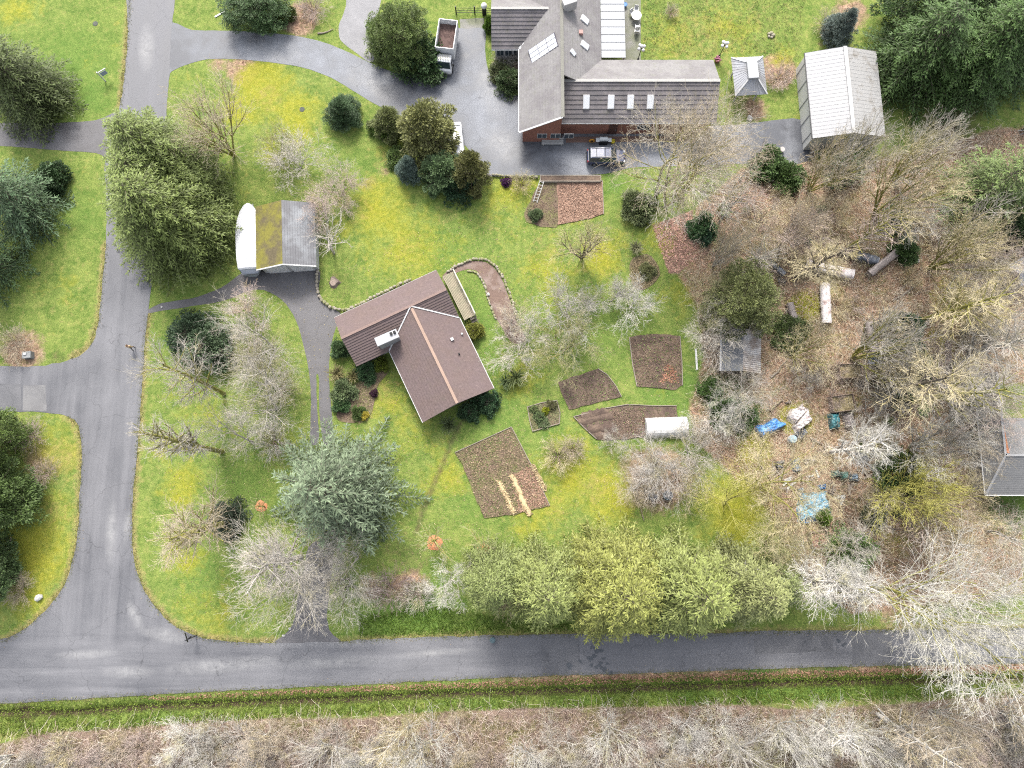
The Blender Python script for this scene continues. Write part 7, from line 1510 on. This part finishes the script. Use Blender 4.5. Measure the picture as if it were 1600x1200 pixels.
for k, (a, b, rr, lab) in enumerate([((1203, 640), (1222, 624), .2, 'short mossy sawn log above the blue tarp'), ((1226, 629), (1236, 627), .28, 'yellow-ended sawn log above the white tarps'), ((5, 870), (20, 838), .18, 'grey fallen log beside the lowest left conifer'), ((1468, 810), (1455, 785), .2, 'dark fallen log below the grey hipped roof'), ((992, 762), (1004, 812), .12, 'mossy fallen stem lying across the lawn edge below the tangled trees'), ((498, 52), (520, 46), .10, 'brown branch lying at the mouth of the gravel track'), ((1385, 790), (1440, 830), .12, 'mossy fallen branch on bare earth'), ((1275, 925), (1345, 950), .14, 'fallen trunk under the white birches'), ((1402, 612), (1462, 590), .16, 'long pale fallen trunk right of the dark evergreen thicket'), ((1418, 640), (1490, 608), .15, 'long pale fallen trunk below the other one by the grey path'), ((1300, 700), (1348, 688), .12, 'long pale branch right of the draped crates'), ((1205, 590), (1232, 560), .13, 'mossy fallen stem right of the corrugated hut'), ((1395, 470), (1440, 440), .13, 'pale fallen stem on the far side of the woodpiles')]):
    pa_, pb_ = P(*a), P(*b); o = empty('fallen_log', pa_, 0, lab, 'log'); R_ = random.Random(k); m = MB(); q = [pa_.lerp(pb_, t) - pa_ + Vector((R_.gauss(0, .08), R_.gauss(0, .08), rr)) for t in (0, .3, .65, 1)]
    for i in range(3): m.tube(q[i], q[i + 1], rr * (1 - .2 * i), rr * (.8 - .2 * i), 8)
    m.build('log', mt('mossy_log', (0.17, 0.15, 0.07), 0.95, 0.4, 1.5, 6, 0.5, col2=(0.15, 0.12, 0.10)) if k in (0, 4, 6) else LOG, o)
    m = MB(); m.tube(q[0] * 1.0, q[0] - (q[1] - q[0]).normalized() * .02, rr * .92, None, 8); m.build('cut_face', mt('cut_wood', (0.36, 0.25, 0.12), 0.9), o)
def crate(pix, h, label, fill, seed):
    q = [P(*a) for a in pix]; c, ang, L, W = rect4(q[3], q[2], q[1], q[0]); root = empty('plank_crate', c, ang, label, 'crate'); PK = mt('crate_plank', (0.20, 0.15, 0.12), 0.9, 0.3, 1, 7, 0.2); n = max(2, int(h / .22))
    for k in range(n):
        z = .11 + k * (h / n)
        for s in (-1, 1):
            m = MB(); m.box((0, s * W / 2, z), (L + .1, .05, h / n - .03)); m.build('plank', PK, root)
            m = MB(); m.box((s * L / 2, 0, z), (.05, W - .06, h / n - .03)); m.build('plank', PK, root)
    for s in (-1, 1):
        for t_ in (-1, 1): m = MB(); m.box((s * (L / 2 - .05), t_ * (W / 2 - .06), h * .55), (.08, .07, h * 1.1)); m.build('post', PK, root)
    R_ = random.Random(seed); g = 8; V = []; F = []
    for i in range(g + 1):
        for j in range(g + 1): V.append(((i / g - .5) * (L - .1), (j / g - .5) * (W - .1), h * .62 + R_.uniform(-.06, .1)))
    for i in range(g):
        for j in range(g): F.append((i * (g + 1) + j, i * (g + 1) + j + 1, (i + 1) * (g + 1) + j + 1, (i + 1) * (g + 1) + j))
    m = MB(); m.add(V, F); m.build('compost', fill, root)
BRACK = mt('bracken_fill', (0.20, 0.165, 0.09), 0.95, 0.5, 2, 9, 0.8); LFILL = mt('leaf_fill', (0.19, 0.10, 0.075), 0.95, 0.5, 2, 9, 0.8)
crate([(1306, 571), (1340, 570), (1341, 592), (1307, 593)], 1.0, 'upper plank compost crate in the clearing', BRACK, 1)
crate([(1294, 621), (1328, 617), (1331, 641), (1297, 646)], 1.0, 'lower plank compost crate above the teal tarp', BRACK, 2)
crate([(1260, 832), (1286, 828), (1292, 852), (1268, 858)], .9, 'plank crate full of brown leaves below the turquoise tarp', LFILL, 3)
# boards leaning among the rubbish
for k, (a, b, lab) in enumerate([((1274, 732), (1279, 746), 'white board in the rubbish above the turquoise tarp'), ((1260, 746), (1272, 742), 'grey board in the rubbish above the turquoise tarp'), ((1240, 668), (1244, 682), 'pale pole beside the white barrel'), ((336, 27), (352, 18), 'white plank lying on the top lawn'), ((1087, 545), (1089, 578), 'pale post lying left of the corrugated hut')]):
    pa_, pb_ = P(*a), P(*b); d = pb_ - pa_; m = MB(); m.bbox((0, 0, 0.06), (d.length, .22 if k != 2 else .1, .08), .02); m.box((0, 0, .02), (d.length * .9, .1, .04)); o = m.build('board', LW, None, loc=pa_.lerp(pb_, .5), rot=math.atan2(d.y, d.x)); tag(o, lab, 'board')

JR = random.Random(21)
for k, (x, y, c_) in enumerate(sorted([(1222, 745, 'grey'), (1232, 752, 'white'), (1262, 752, 'brown'), (1205, 735, 'grey'), (1284, 700, 'brown'), (1318, 690, 'white'), (1352, 740, 'grey'), (1300, 765, 'brown'), (1315, 775, 'white'), (1228, 765, 'brown'), (1272, 690, 'grey'), (1345, 600, 'brown'), (1330, 760, 'brown')])):
    a = JR.uniform(0, 3.1); root = empty('board_heap', P(x, y), a, '%s loose boards, %s heap from the left in the rubbish round the tarps' % (c_, ORD[k]), 'boards', 'heaps of loose boards round the tarps')
    for i in range(JR.randint(3, 5)):
        m = MB(); m.box((0, 0, 0), (JR.uniform(.7, 1.6), JR.uniform(.12, .25), .05)); m.build('board', {'grey': PLANK, 'white': LW, 'brown': LOG}[c_], root, loc=(JR.gauss(0, .25), JR.gauss(0, .25), .04 + .06 * i), rot=(JR.gauss(0, .08), JR.gauss(0, .08), JR.gauss(0, .7)))
# ------------------------------------------------------------------ small things
BLK = mt('black_metal', (0.012, 0.012, 0.014), 0.5, 0.1)
# street sign at the corner: dark post with two crossed blades
p = P(307, 993); sg_ = empty('street_sign', p, 0, 'dark sign post with blades at the corner of the two roads', 'sign'); m = MB(); m.tube((0, 0, 0), (0, 0, 2.6), .06, .05, 8); m.build('post', BLK, sg_)
for rz, z in ((0.4, 2.45), (1.95, 2.25)): m = MB(); m.bbox((0.25 * math.cos(rz), 0.25 * math.sin(rz), z), (1.0, .04, .22), .01, rz); m.build('sign_blade', BLK, sg_)
m = MB(); m.tube((-.03, .03, 1.75), (-.06, .06, 1.75), .36, None, 8); m.build('sign_plate', BLK, sg_)
# hanging house-sale sign
p = P(165, 127); hs_ = empty('hanging_sign', p, math.radians(35), 'white post sign with hanging board on the upper left lawn', 'sign'); m = MB(); m.box((0, 0, .95), (.12, .12, 1.9)); m.build('post', WHITE, hs_); m = MB(); m.box((.5, 0, 1.72), (1.15, .09, .09)); m.build('arm', WHITE, hs_)
for x in (.25, .8): m = MB(); m.tube((x, 0, 1.68), (x, 0, 1.52), .015, None, 5); m.build('hanger', BLK, hs_)
m = MB(); m.bbox((.52, 0, 1.2), (.75, .04, .62), .01); m.build('board', mt('sign_bluegrey', (0.20, 0.23, 0.30), 0.5), hs_)
# utility box, manholes, rocks
p = P(47, 556); ub = empty('utility_box', p, 0.1, 'grey utility box with white lid at the side road corner', 'utility box'); m = MB(); m.bbox((0, 0, .35), (1.0, .8, .7), .04); m.build('cabinet', mt('utility_grey', (0.16, 0.165, 0.165), 0.6), ub); m = MB(); m.bbox((-.12, .1, .76), (.35, .3, .1), .02); m.build('lid', WHITE, ub); m = MB(); m.box((0, -.42, .3), (.6, .03, .4)); m.build('door', mt('utility_dark', (0.10, 0.105, 0.105), 0.6), ub)
for (x, y, lab) in ((149, 37, 'dark round cover in the upper left lawn'), (472, 171, 'dark round cover in the lawn beside the curved drive')):
    m = MB(); m.tube((0, 0, 0), (0, 0, .03), .32, None, 16); m.tube((0, 0, .03), (0, 0, .04), .26, None, 16); tag(m.build('manhole_cover', mt('iron_cover', (0.05, 0.055, 0.045), 0.8), None, loc=P(x, y)), lab, 'manhole cover')
R_ = random.Random(77)
for (x, y, s, lab) in ((62, 933, .45, 'white rock on the left verge above the road corner'), (443, 993, .16, 'upper white marker stone at the lower driveway'), (453, 982, .16, 'inner white marker stone at the lower driveway'), (253, 480, .14, 'white marker stone at the garage drive corner'), (758, 271, .3, 'white rock at the end of the parking wall'), (1171, 186, .4, 'white rock at the edge of the paved yard'), (763, 460, .22, 'pale stone beside the garden path'), (1432, 408, .35, 'pale rock in the woods right of the woodpiles'), (1348, 672, .35, 'pale rock right of the grey sheeted crate'), (39, 186 + 0, .0, '')):
    if not lab: continue
    m = MB(); m.ball((0, 0, s * .45), s, 8, 6, (1, .8, .65)); m.v = [(a * R_.uniform(.82, 1.15), b * R_.uniform(.82, 1.15), c * R_.uniform(.85, 1.1)) for a, b, c in m.v]; tag(m.build('rock', mt('white_rock', (0.36, 0.35, 0.33), 0.8, 0.25), None, loc=P(x, y), rot=R_.uniform(0, 6)), lab, 'rock')
# stump
p = P(522, 442); st = empty('tree_stump', p, 0, 'grey-brown tree stump on the oval lawn', 'stump'); m = MB(); q0 = []; q1 = []
for i in range(12):
    a = 2 * math.pi * i / 12; rr = .5 * R_.uniform(.85, 1.35); q0.append((math.cos(a) * rr * 1.25, math.sin(a) * rr * 1.25, 0)); q1.append((math.cos(a) * rr * .8, math.sin(a) * rr * .8, .34 + R_.uniform(-.05, .05)))
m.add(q0 + q1, [(i, (i + 1) % 12, 12 + (i + 1) % 12, 12 + i) for i in range(12)]); m.build('bark', mt('stump_bark', (0.13, 0.10, 0.085), 0.95, 0.4), st); m = MB(); m.add(q1, [tuple(range(12))]); m.build('cut_face', mt('stump_top', (0.21, 0.165, 0.135), 0.95, 0.3, 2, 8, 0.4), st)
# stones by the upper right lawn
m = MB(); 
for i in range(5): a = i * 1.25; m.ball((math.cos(a) * .3, math.sin(a) * .3, .14), .24 * R_.uniform(.7, 1.2), 7, 5, (1, .9, .7))
tag(m.build('stone_cairn', STONE, None, loc=P(1204, 56)), 'small heap of stones on the upper right lawn', 'stones')
# globe lamp posts
GLOBE = mt('lamp_globe', (0.48, 0.48, 0.48), 0.3, 0.03)
for (x, y, lab) in ((997, 93, 'five-globe lamp post at the terrace corner'), (1124, 88, 'five-globe lamp post right of the grey house wing')):
    r = empty('lamp_post', P(x, y), 0, lab, 'lamp post', 'globe lamp posts'); m = MB(); m.tube((0, 0, 0), (0, 0, .3), .14, .09, 8); m.tube((0, 0, .3), (0, 0, 2.35), .05, .04, 8); m.build('post', BLK, r)
    for k in range(5):
        if k < 4:
            a = k * math.pi / 2 + .5; c = Vector((math.cos(a) * .36, math.sin(a) * .36, 2.35)); m = MB(); m.tube((0, 0, 2.15), c - Vector((0, 0, .14)), .025, None, 6); m.build('arm', BLK, r)
        else: c = Vector((0, 0, 2.62))
        m = MB(); m.ball(c, .2, 10, 8); m.build('globe', GLOBE, r, smooth=True)
# flower pot by second lamp, terrace furniture
r = empty('flower_pot', P(1120, 96), 0, 'pinkish flower tub below the right lamp post', 'flower pot'); m = MB(); m.tube((0, 0, 0), (0, 0, .45), .28, .36, 10); m.build('pot', mt('pot_clay', (0.17, 0.08, 0.06), 0.8), r); m = MB()
for i in range(14): m.ball((R_.gauss(0, .18), R_.gauss(0, .18), .5 + R_.uniform(0, .15)), .1, 6, 4)
m.build('flowers', mt('flower_pink', (0.25, 0.10, 0.14), 0.8, 0.4), r)['kind'] = 'stuff'
PLW = mt('plastic_white', (0.42, 0.42, 0.41), 0.5, 0.05)
r = empty('garden_table', P(993, 30), 0, 'white round garden table on the terrace', 'table'); m = MB(); m.tube((0, 0, .70), (0, 0, .75), .62, None, 18); m.build('table_top', PLW, r)
for k in range(4): a = k * math.pi / 2 + .7; m = MB(); m.tube((math.cos(a) * .5, math.sin(a) * .5, 0), (math.cos(a) * .35, math.sin(a) * .35, .7), .03, None, 6); m.build('leg', PLW, r)
for k, (x, y, rz, lab) in enumerate([(987, 24, 2.2, 'white garden chair left of the terrace table'), (993, 19, 1.5, 'white garden chair above the terrace table'), (995, 46, -1.5, 'white garden chair just below the terrace table'), (994, 53, -1.7, 'white garden chair farthest below the terrace table')]):
    r = empty('garden_chair', P(x, y), rz, lab, 'chair', 'white garden chairs'); m = MB(); m.bbox((0, 0, .42), (.5, .5, .05), .02); m.build('seat', PLW, r); m = MB(); m.box((.25, 0, .68), (.05, .48, .5), 0, 0, .2); m.build('backrest', PLW, r)
    for s in (-1, 1):
        m = MB(); m.box((0, s * .27, .62), (.45, .05, .04)); m.build('armrest', PLW, r)
        for t_ in (-1, 1): m = MB(); m.tube((t_ * .21, s * .21, 0), (t_ * .2, s * .2, .42), .025, None, 6); m.build('leg', PLW, r)
r = empty('blue_tub', P(976, 10), 0, 'small blue tub on the terrace at the patio cover edge', 'tub'); m = MB(); m.tube((0, 0, 0), (0, 0, .4), .2, .28, 10); m.build('tub', mt('tub_blue', (0.03, 0.12, 0.3), 0.5), r); m = MB(); m.ring((0, 0, .4), .24, .3, 12); m.build('rim', mt('tub_blue', (0.03, 0.12, 0.3)), r)
# gate posts and white globe at the yard entry
r = empty('yard_gate', P(742, 22), 0, 'dark bar gate with white globe post left of the upper house', 'gate')
for x in (-2.3, 0, 2.3): m = MB(); m.box((x, 0, .7), (.14, .14, 1.4)); m.build('post', BLK, r)
for z in (.3, .7, 1.1): m = MB(); m.tube((-2.3, 0, z), (2.3, 0, z), .03, None, 6); m.build('bar', BLK, r)
r = empty('globe_pillar', P(757, 22), 0, 'white globe on a dark pillar beside the upper house', 'pillar lamp'); m = MB(); m.box((0, 0, .6), (.5, .5, 1.2)); m.build('pillar', BLK, r); m = MB(); m.ball((0, 0, 1.5), .38, 12, 9); m.build('globe', GLOBE, r, smooth=True)
# things along the brick wall
r = empty('barbecue', P(942, 224), 0, 'barbecue with pale hood under the long eave', 'barbecue'); m = MB(); m.bbox((0, 0, .45), (1.0, .55, .8), .03); m.build('cabinet', BLK, r); m = MB(); m.bbox((0, .05, 1.0), (1.05, .5, .32), .1); m.build('hood', mt('hood_pale', (0.33, 0.35, 0.36), 0.35), r)
for s in (-1, 1): m = MB(); m.box((s * .72, 0, .86), (.4, .5, .05)); m.build('side_shelf', mt('hood_pale', (0.3, 0.3, 0.3)), r)
r = empty('hose_reel', P(924, 225), 0, 'orange hose reel against the brick wall', 'hose reel'); m = MB()
for k in range(14):
    a, b = 2 * math.pi * k / 14, 2 * math.pi * (k + 1) / 14; m.tube((math.cos(a) * .28, .1, .6 + math.sin(a) * .28), (math.cos(b) * .28, .1, .6 + math.sin(b) * .28), .09, None, 6)
m.build('hose', mt('hose_orange', (0.36, 0.17, 0.02), 0.6), r); m = MB(); m.tube((0, .2, .6), (0, -.05, .6), .08, None, 8); m.box((0, .2, .3), (.1, .1, .6)); m.build('hub', BLK, r)
r = empty('yellow_bucket', P(957, 223), 0, 'yellow bucket right of the barbecue', 'bucket'); m = MB(); m.tube((0, 0, 0), (0, 0, .42), .2, .28, 12); m.build('tub', mt('bucket_yellow', (0.40, 0.33, 0.02), 0.5), r); m = MB()
for k in range(8):
    a, b = math.pi * k / 8, math.pi * (k + 1) / 8; m.tube((math.cos(a) * .28, 0, .42 + math.sin(a) * .2), (math.cos(b) * .28, 0, .42 + math.sin(b) * .2), .015, None, 5)
m.build('handle', BLK, r)
r = empty('garden_bench', P(863, 225), 0, 'pale bench in front of the brick gable', 'bench'); 
for k in range(3): m = MB(); m.box((0, -.2 + .2 * k, .45), (2.6, .17, .05)); m.build('slat', mt('bench_grey', (0.24, 0.24, 0.235), 0.8), r)
for s in (-1, 1): m = MB(); m.box((s * 1.1, 0, .21), (.1, .5, .42)); m.build('leg', mt('bench_grey', (0.24, 0.24, 0.235)), r)
m = MB(); m.box((0, .32, .7), (2.6, .05, .3)); m.build('backrest', mt('bench_grey', (0.24, 0.24, 0.235)), r)
# white frame leaning at the barn, glass frame at the right edge
for (x, y, lab) in ((1268, 246, 'white framed pane leaning at the barn corner'), (1597, 205, 'white framed glass pane at the right edge in the woods')):
    r = empty('framed_pane', P(x, y), .5, lab, 'window frame'); m = MB()
    for s in (-1, 1): m.box((s * .5, 0, .6), (.09, .06, 1.2), 0, .5); m.box((0, s * .28, .6 + s * .52), (1.08, .06, .09))
    m.build('frame', WHITE, r); m = MB(); m.box((0, 0, .6), (.95, .02, 1.1), 0, .5); m.build('pane', GLASS, r)
r = empty('compost_bin', P(770, 998), 0, 'small dark bin with blue rim at the upper edge of the lower road', 'bin'); m = MB(); m.tube((0, 0, 0), (0, 0, .8), .24, .3, 12); m.build('drum', BLK, r); m = MB(); m.tube((0, 0, .8), (0, 0, .86), .32, .26, 12); m.build('lid', mt('bin_lid', (0.05, 0.08, 0.09), 0.5), r)
r = empty('ground_pots', P(1220, 236), 0, 'grey planter pot beside the shrub pair below the yard', 'planter'); r.name = 'planter_pot'; m = MB(); m.tube((0, 0, 0), (0, 0, .5), .22, .32, 10); m.build('pot', mt('pot_pale', (0.28, 0.25, 0.24), 0.8), r); m = MB(); m.tube((0, 0, .46), (0, 0, .48), .27, None, 10); m.build('soil', SOIL, r)

# ------------------------------------------------------------------ person walking on the road
def skin_mesh(name, joints, edges, root, mat_, parent, sub=2):
    me = bpy.data.meshes.new(name); me.from_pydata([j[0] for j in joints], edges, []); o = link(name, me, parent)
    sk = o.modifiers.new('skin', 'SKIN'); sk.use_smooth_shade = True
    for i, j in enumerate(joints):
        v = me.skin_vertices[0].data[i]; v.radius = j[1] if hasattr(j[1], '__len__') else (j[1], j[1]); v.use_root = i == root
    o.modifiers.new('sub', 'SUBSURF').levels = sub; o.modifiers['sub'].render_levels = sub; me.materials.append(mat_); return o
pr_ = empty('person', P(210, 545), math.radians(8), 'person in a tan jacket and dark trousers walking up the left road', 'person')
bmat, t_ = nt('person_body'); g_ = NG(t_); tc = g_.n('ShaderNodeTexCoord'); sx_ = g_.n('ShaderNodeSeparateXYZ'); g_.l(tc.outputs['Object'], sx_.inputs[0])
g_.out(g_.mix(g_.ramp(sx_.outputs[2], [(0.50, 0.0), (0.505, 1.0)]), (0.018, 0.018, 0.022), (0.36, 0.23, 0.17)), 0.7)
sx2 = g_.n('ShaderNodeMath'); sx2.operation = 'MULTIPLY'; sx2.inputs[1].default_value = 0.5; g_.l(sx_.outputs[2], sx2.inputs[0])
for l in list(t_.links):
    if l.to_node.type == 'VALTORGB': t_.links.remove(l)
for n_ in t_.nodes:
    if n_.type == 'VALTORGB': g_.l(sx2.outputs[0], n_.inputs[0])
B_ = [((0, 0, .95), (.15, .11)), ((0, .02, 1.2), (.15, .11)), ((0, .03, 1.4), (.16, .10)), ((0, .04, 1.5), .055), ((0, .06, 1.62), (.085, .10)), ((0, .05, 1.72), (.07, .085)),
      ((.10, 0, .88), .10), ((.11, .16, .50), .065), ((.11, .10, .09), .045), ((.11, .25, .05), .045), ((-.10, 0, .88), .10), ((-.11, -.02, .50), .065), ((-.11, -.24, .12), .045), ((-.11, -.12, .05), .045),
      ((.20, .03, 1.40), .06), ((.27, -.06, 1.12), .045), ((.28, .04, .90), .035), ((-.20, .03, 1.40), .06), ((-.27, .10, 1.12), .045), ((-.27, .26, .96), .035)]
E_ = [(0, 1), (1, 2), (2, 3), (3, 4), (4, 5), (0, 6), (6, 7), (7, 8), (8, 9), (0, 10), (10, 11), (11, 12), (12, 13), (2, 14), (14, 15), (15, 16), (2, 17), (17, 18), (18, 19)]
body = skin_mesh('body', B_, E_, 0, bmat, pr_)
J_ = [((0, 0, .90), (.19, .15)), ((0, .02, 1.2), (.19, .15)), ((0, .03, 1.42), (.19, .13)), ((.21, .03, 1.41), .085), ((.275, -.06, 1.12), .068), ((.28, .02, .95), .055), ((-.21, .03, 1.41), .085), ((-.275, .10, 1.12), .068), ((-.272, .22, 1.0), .055)]
skin_mesh('jacket', J_, [(0, 1), (1, 2), (2, 3), (3, 4), (4, 5), (2, 6), (6, 7), (7, 8)], 0, mt('tan_cloth', (0.33, 0.24, 0.13), 0.9, 0.15), pr_)
m = MB(); m.ball((0, .035, 1.70), .118, 10, 8, (1, 1.1, 1.0), -0.25); m.build('hair', mt('hair_brown', (0.09, 0.055, 0.03), 0.8), pr_, smooth=True)
for s in (-1, 1):
    for k in range(5):
        x0_, y0_, z0_ = (.28, .04, .90) if s > 0 else (-.27, .26, .96); m = MB(); a = (k - 2) * .018
        m.tube((x0_ + a * .4, y0_ + a, z0_ - .02), (x0_ + a * .5, y0_ + a * 1.2 + .02, z0_ - .08 - .012 * (2 - abs(k - 2))), .011, .009, 6); m.build('finger', mt('skin', (0.36, 0.23, 0.17), 0.6), body)
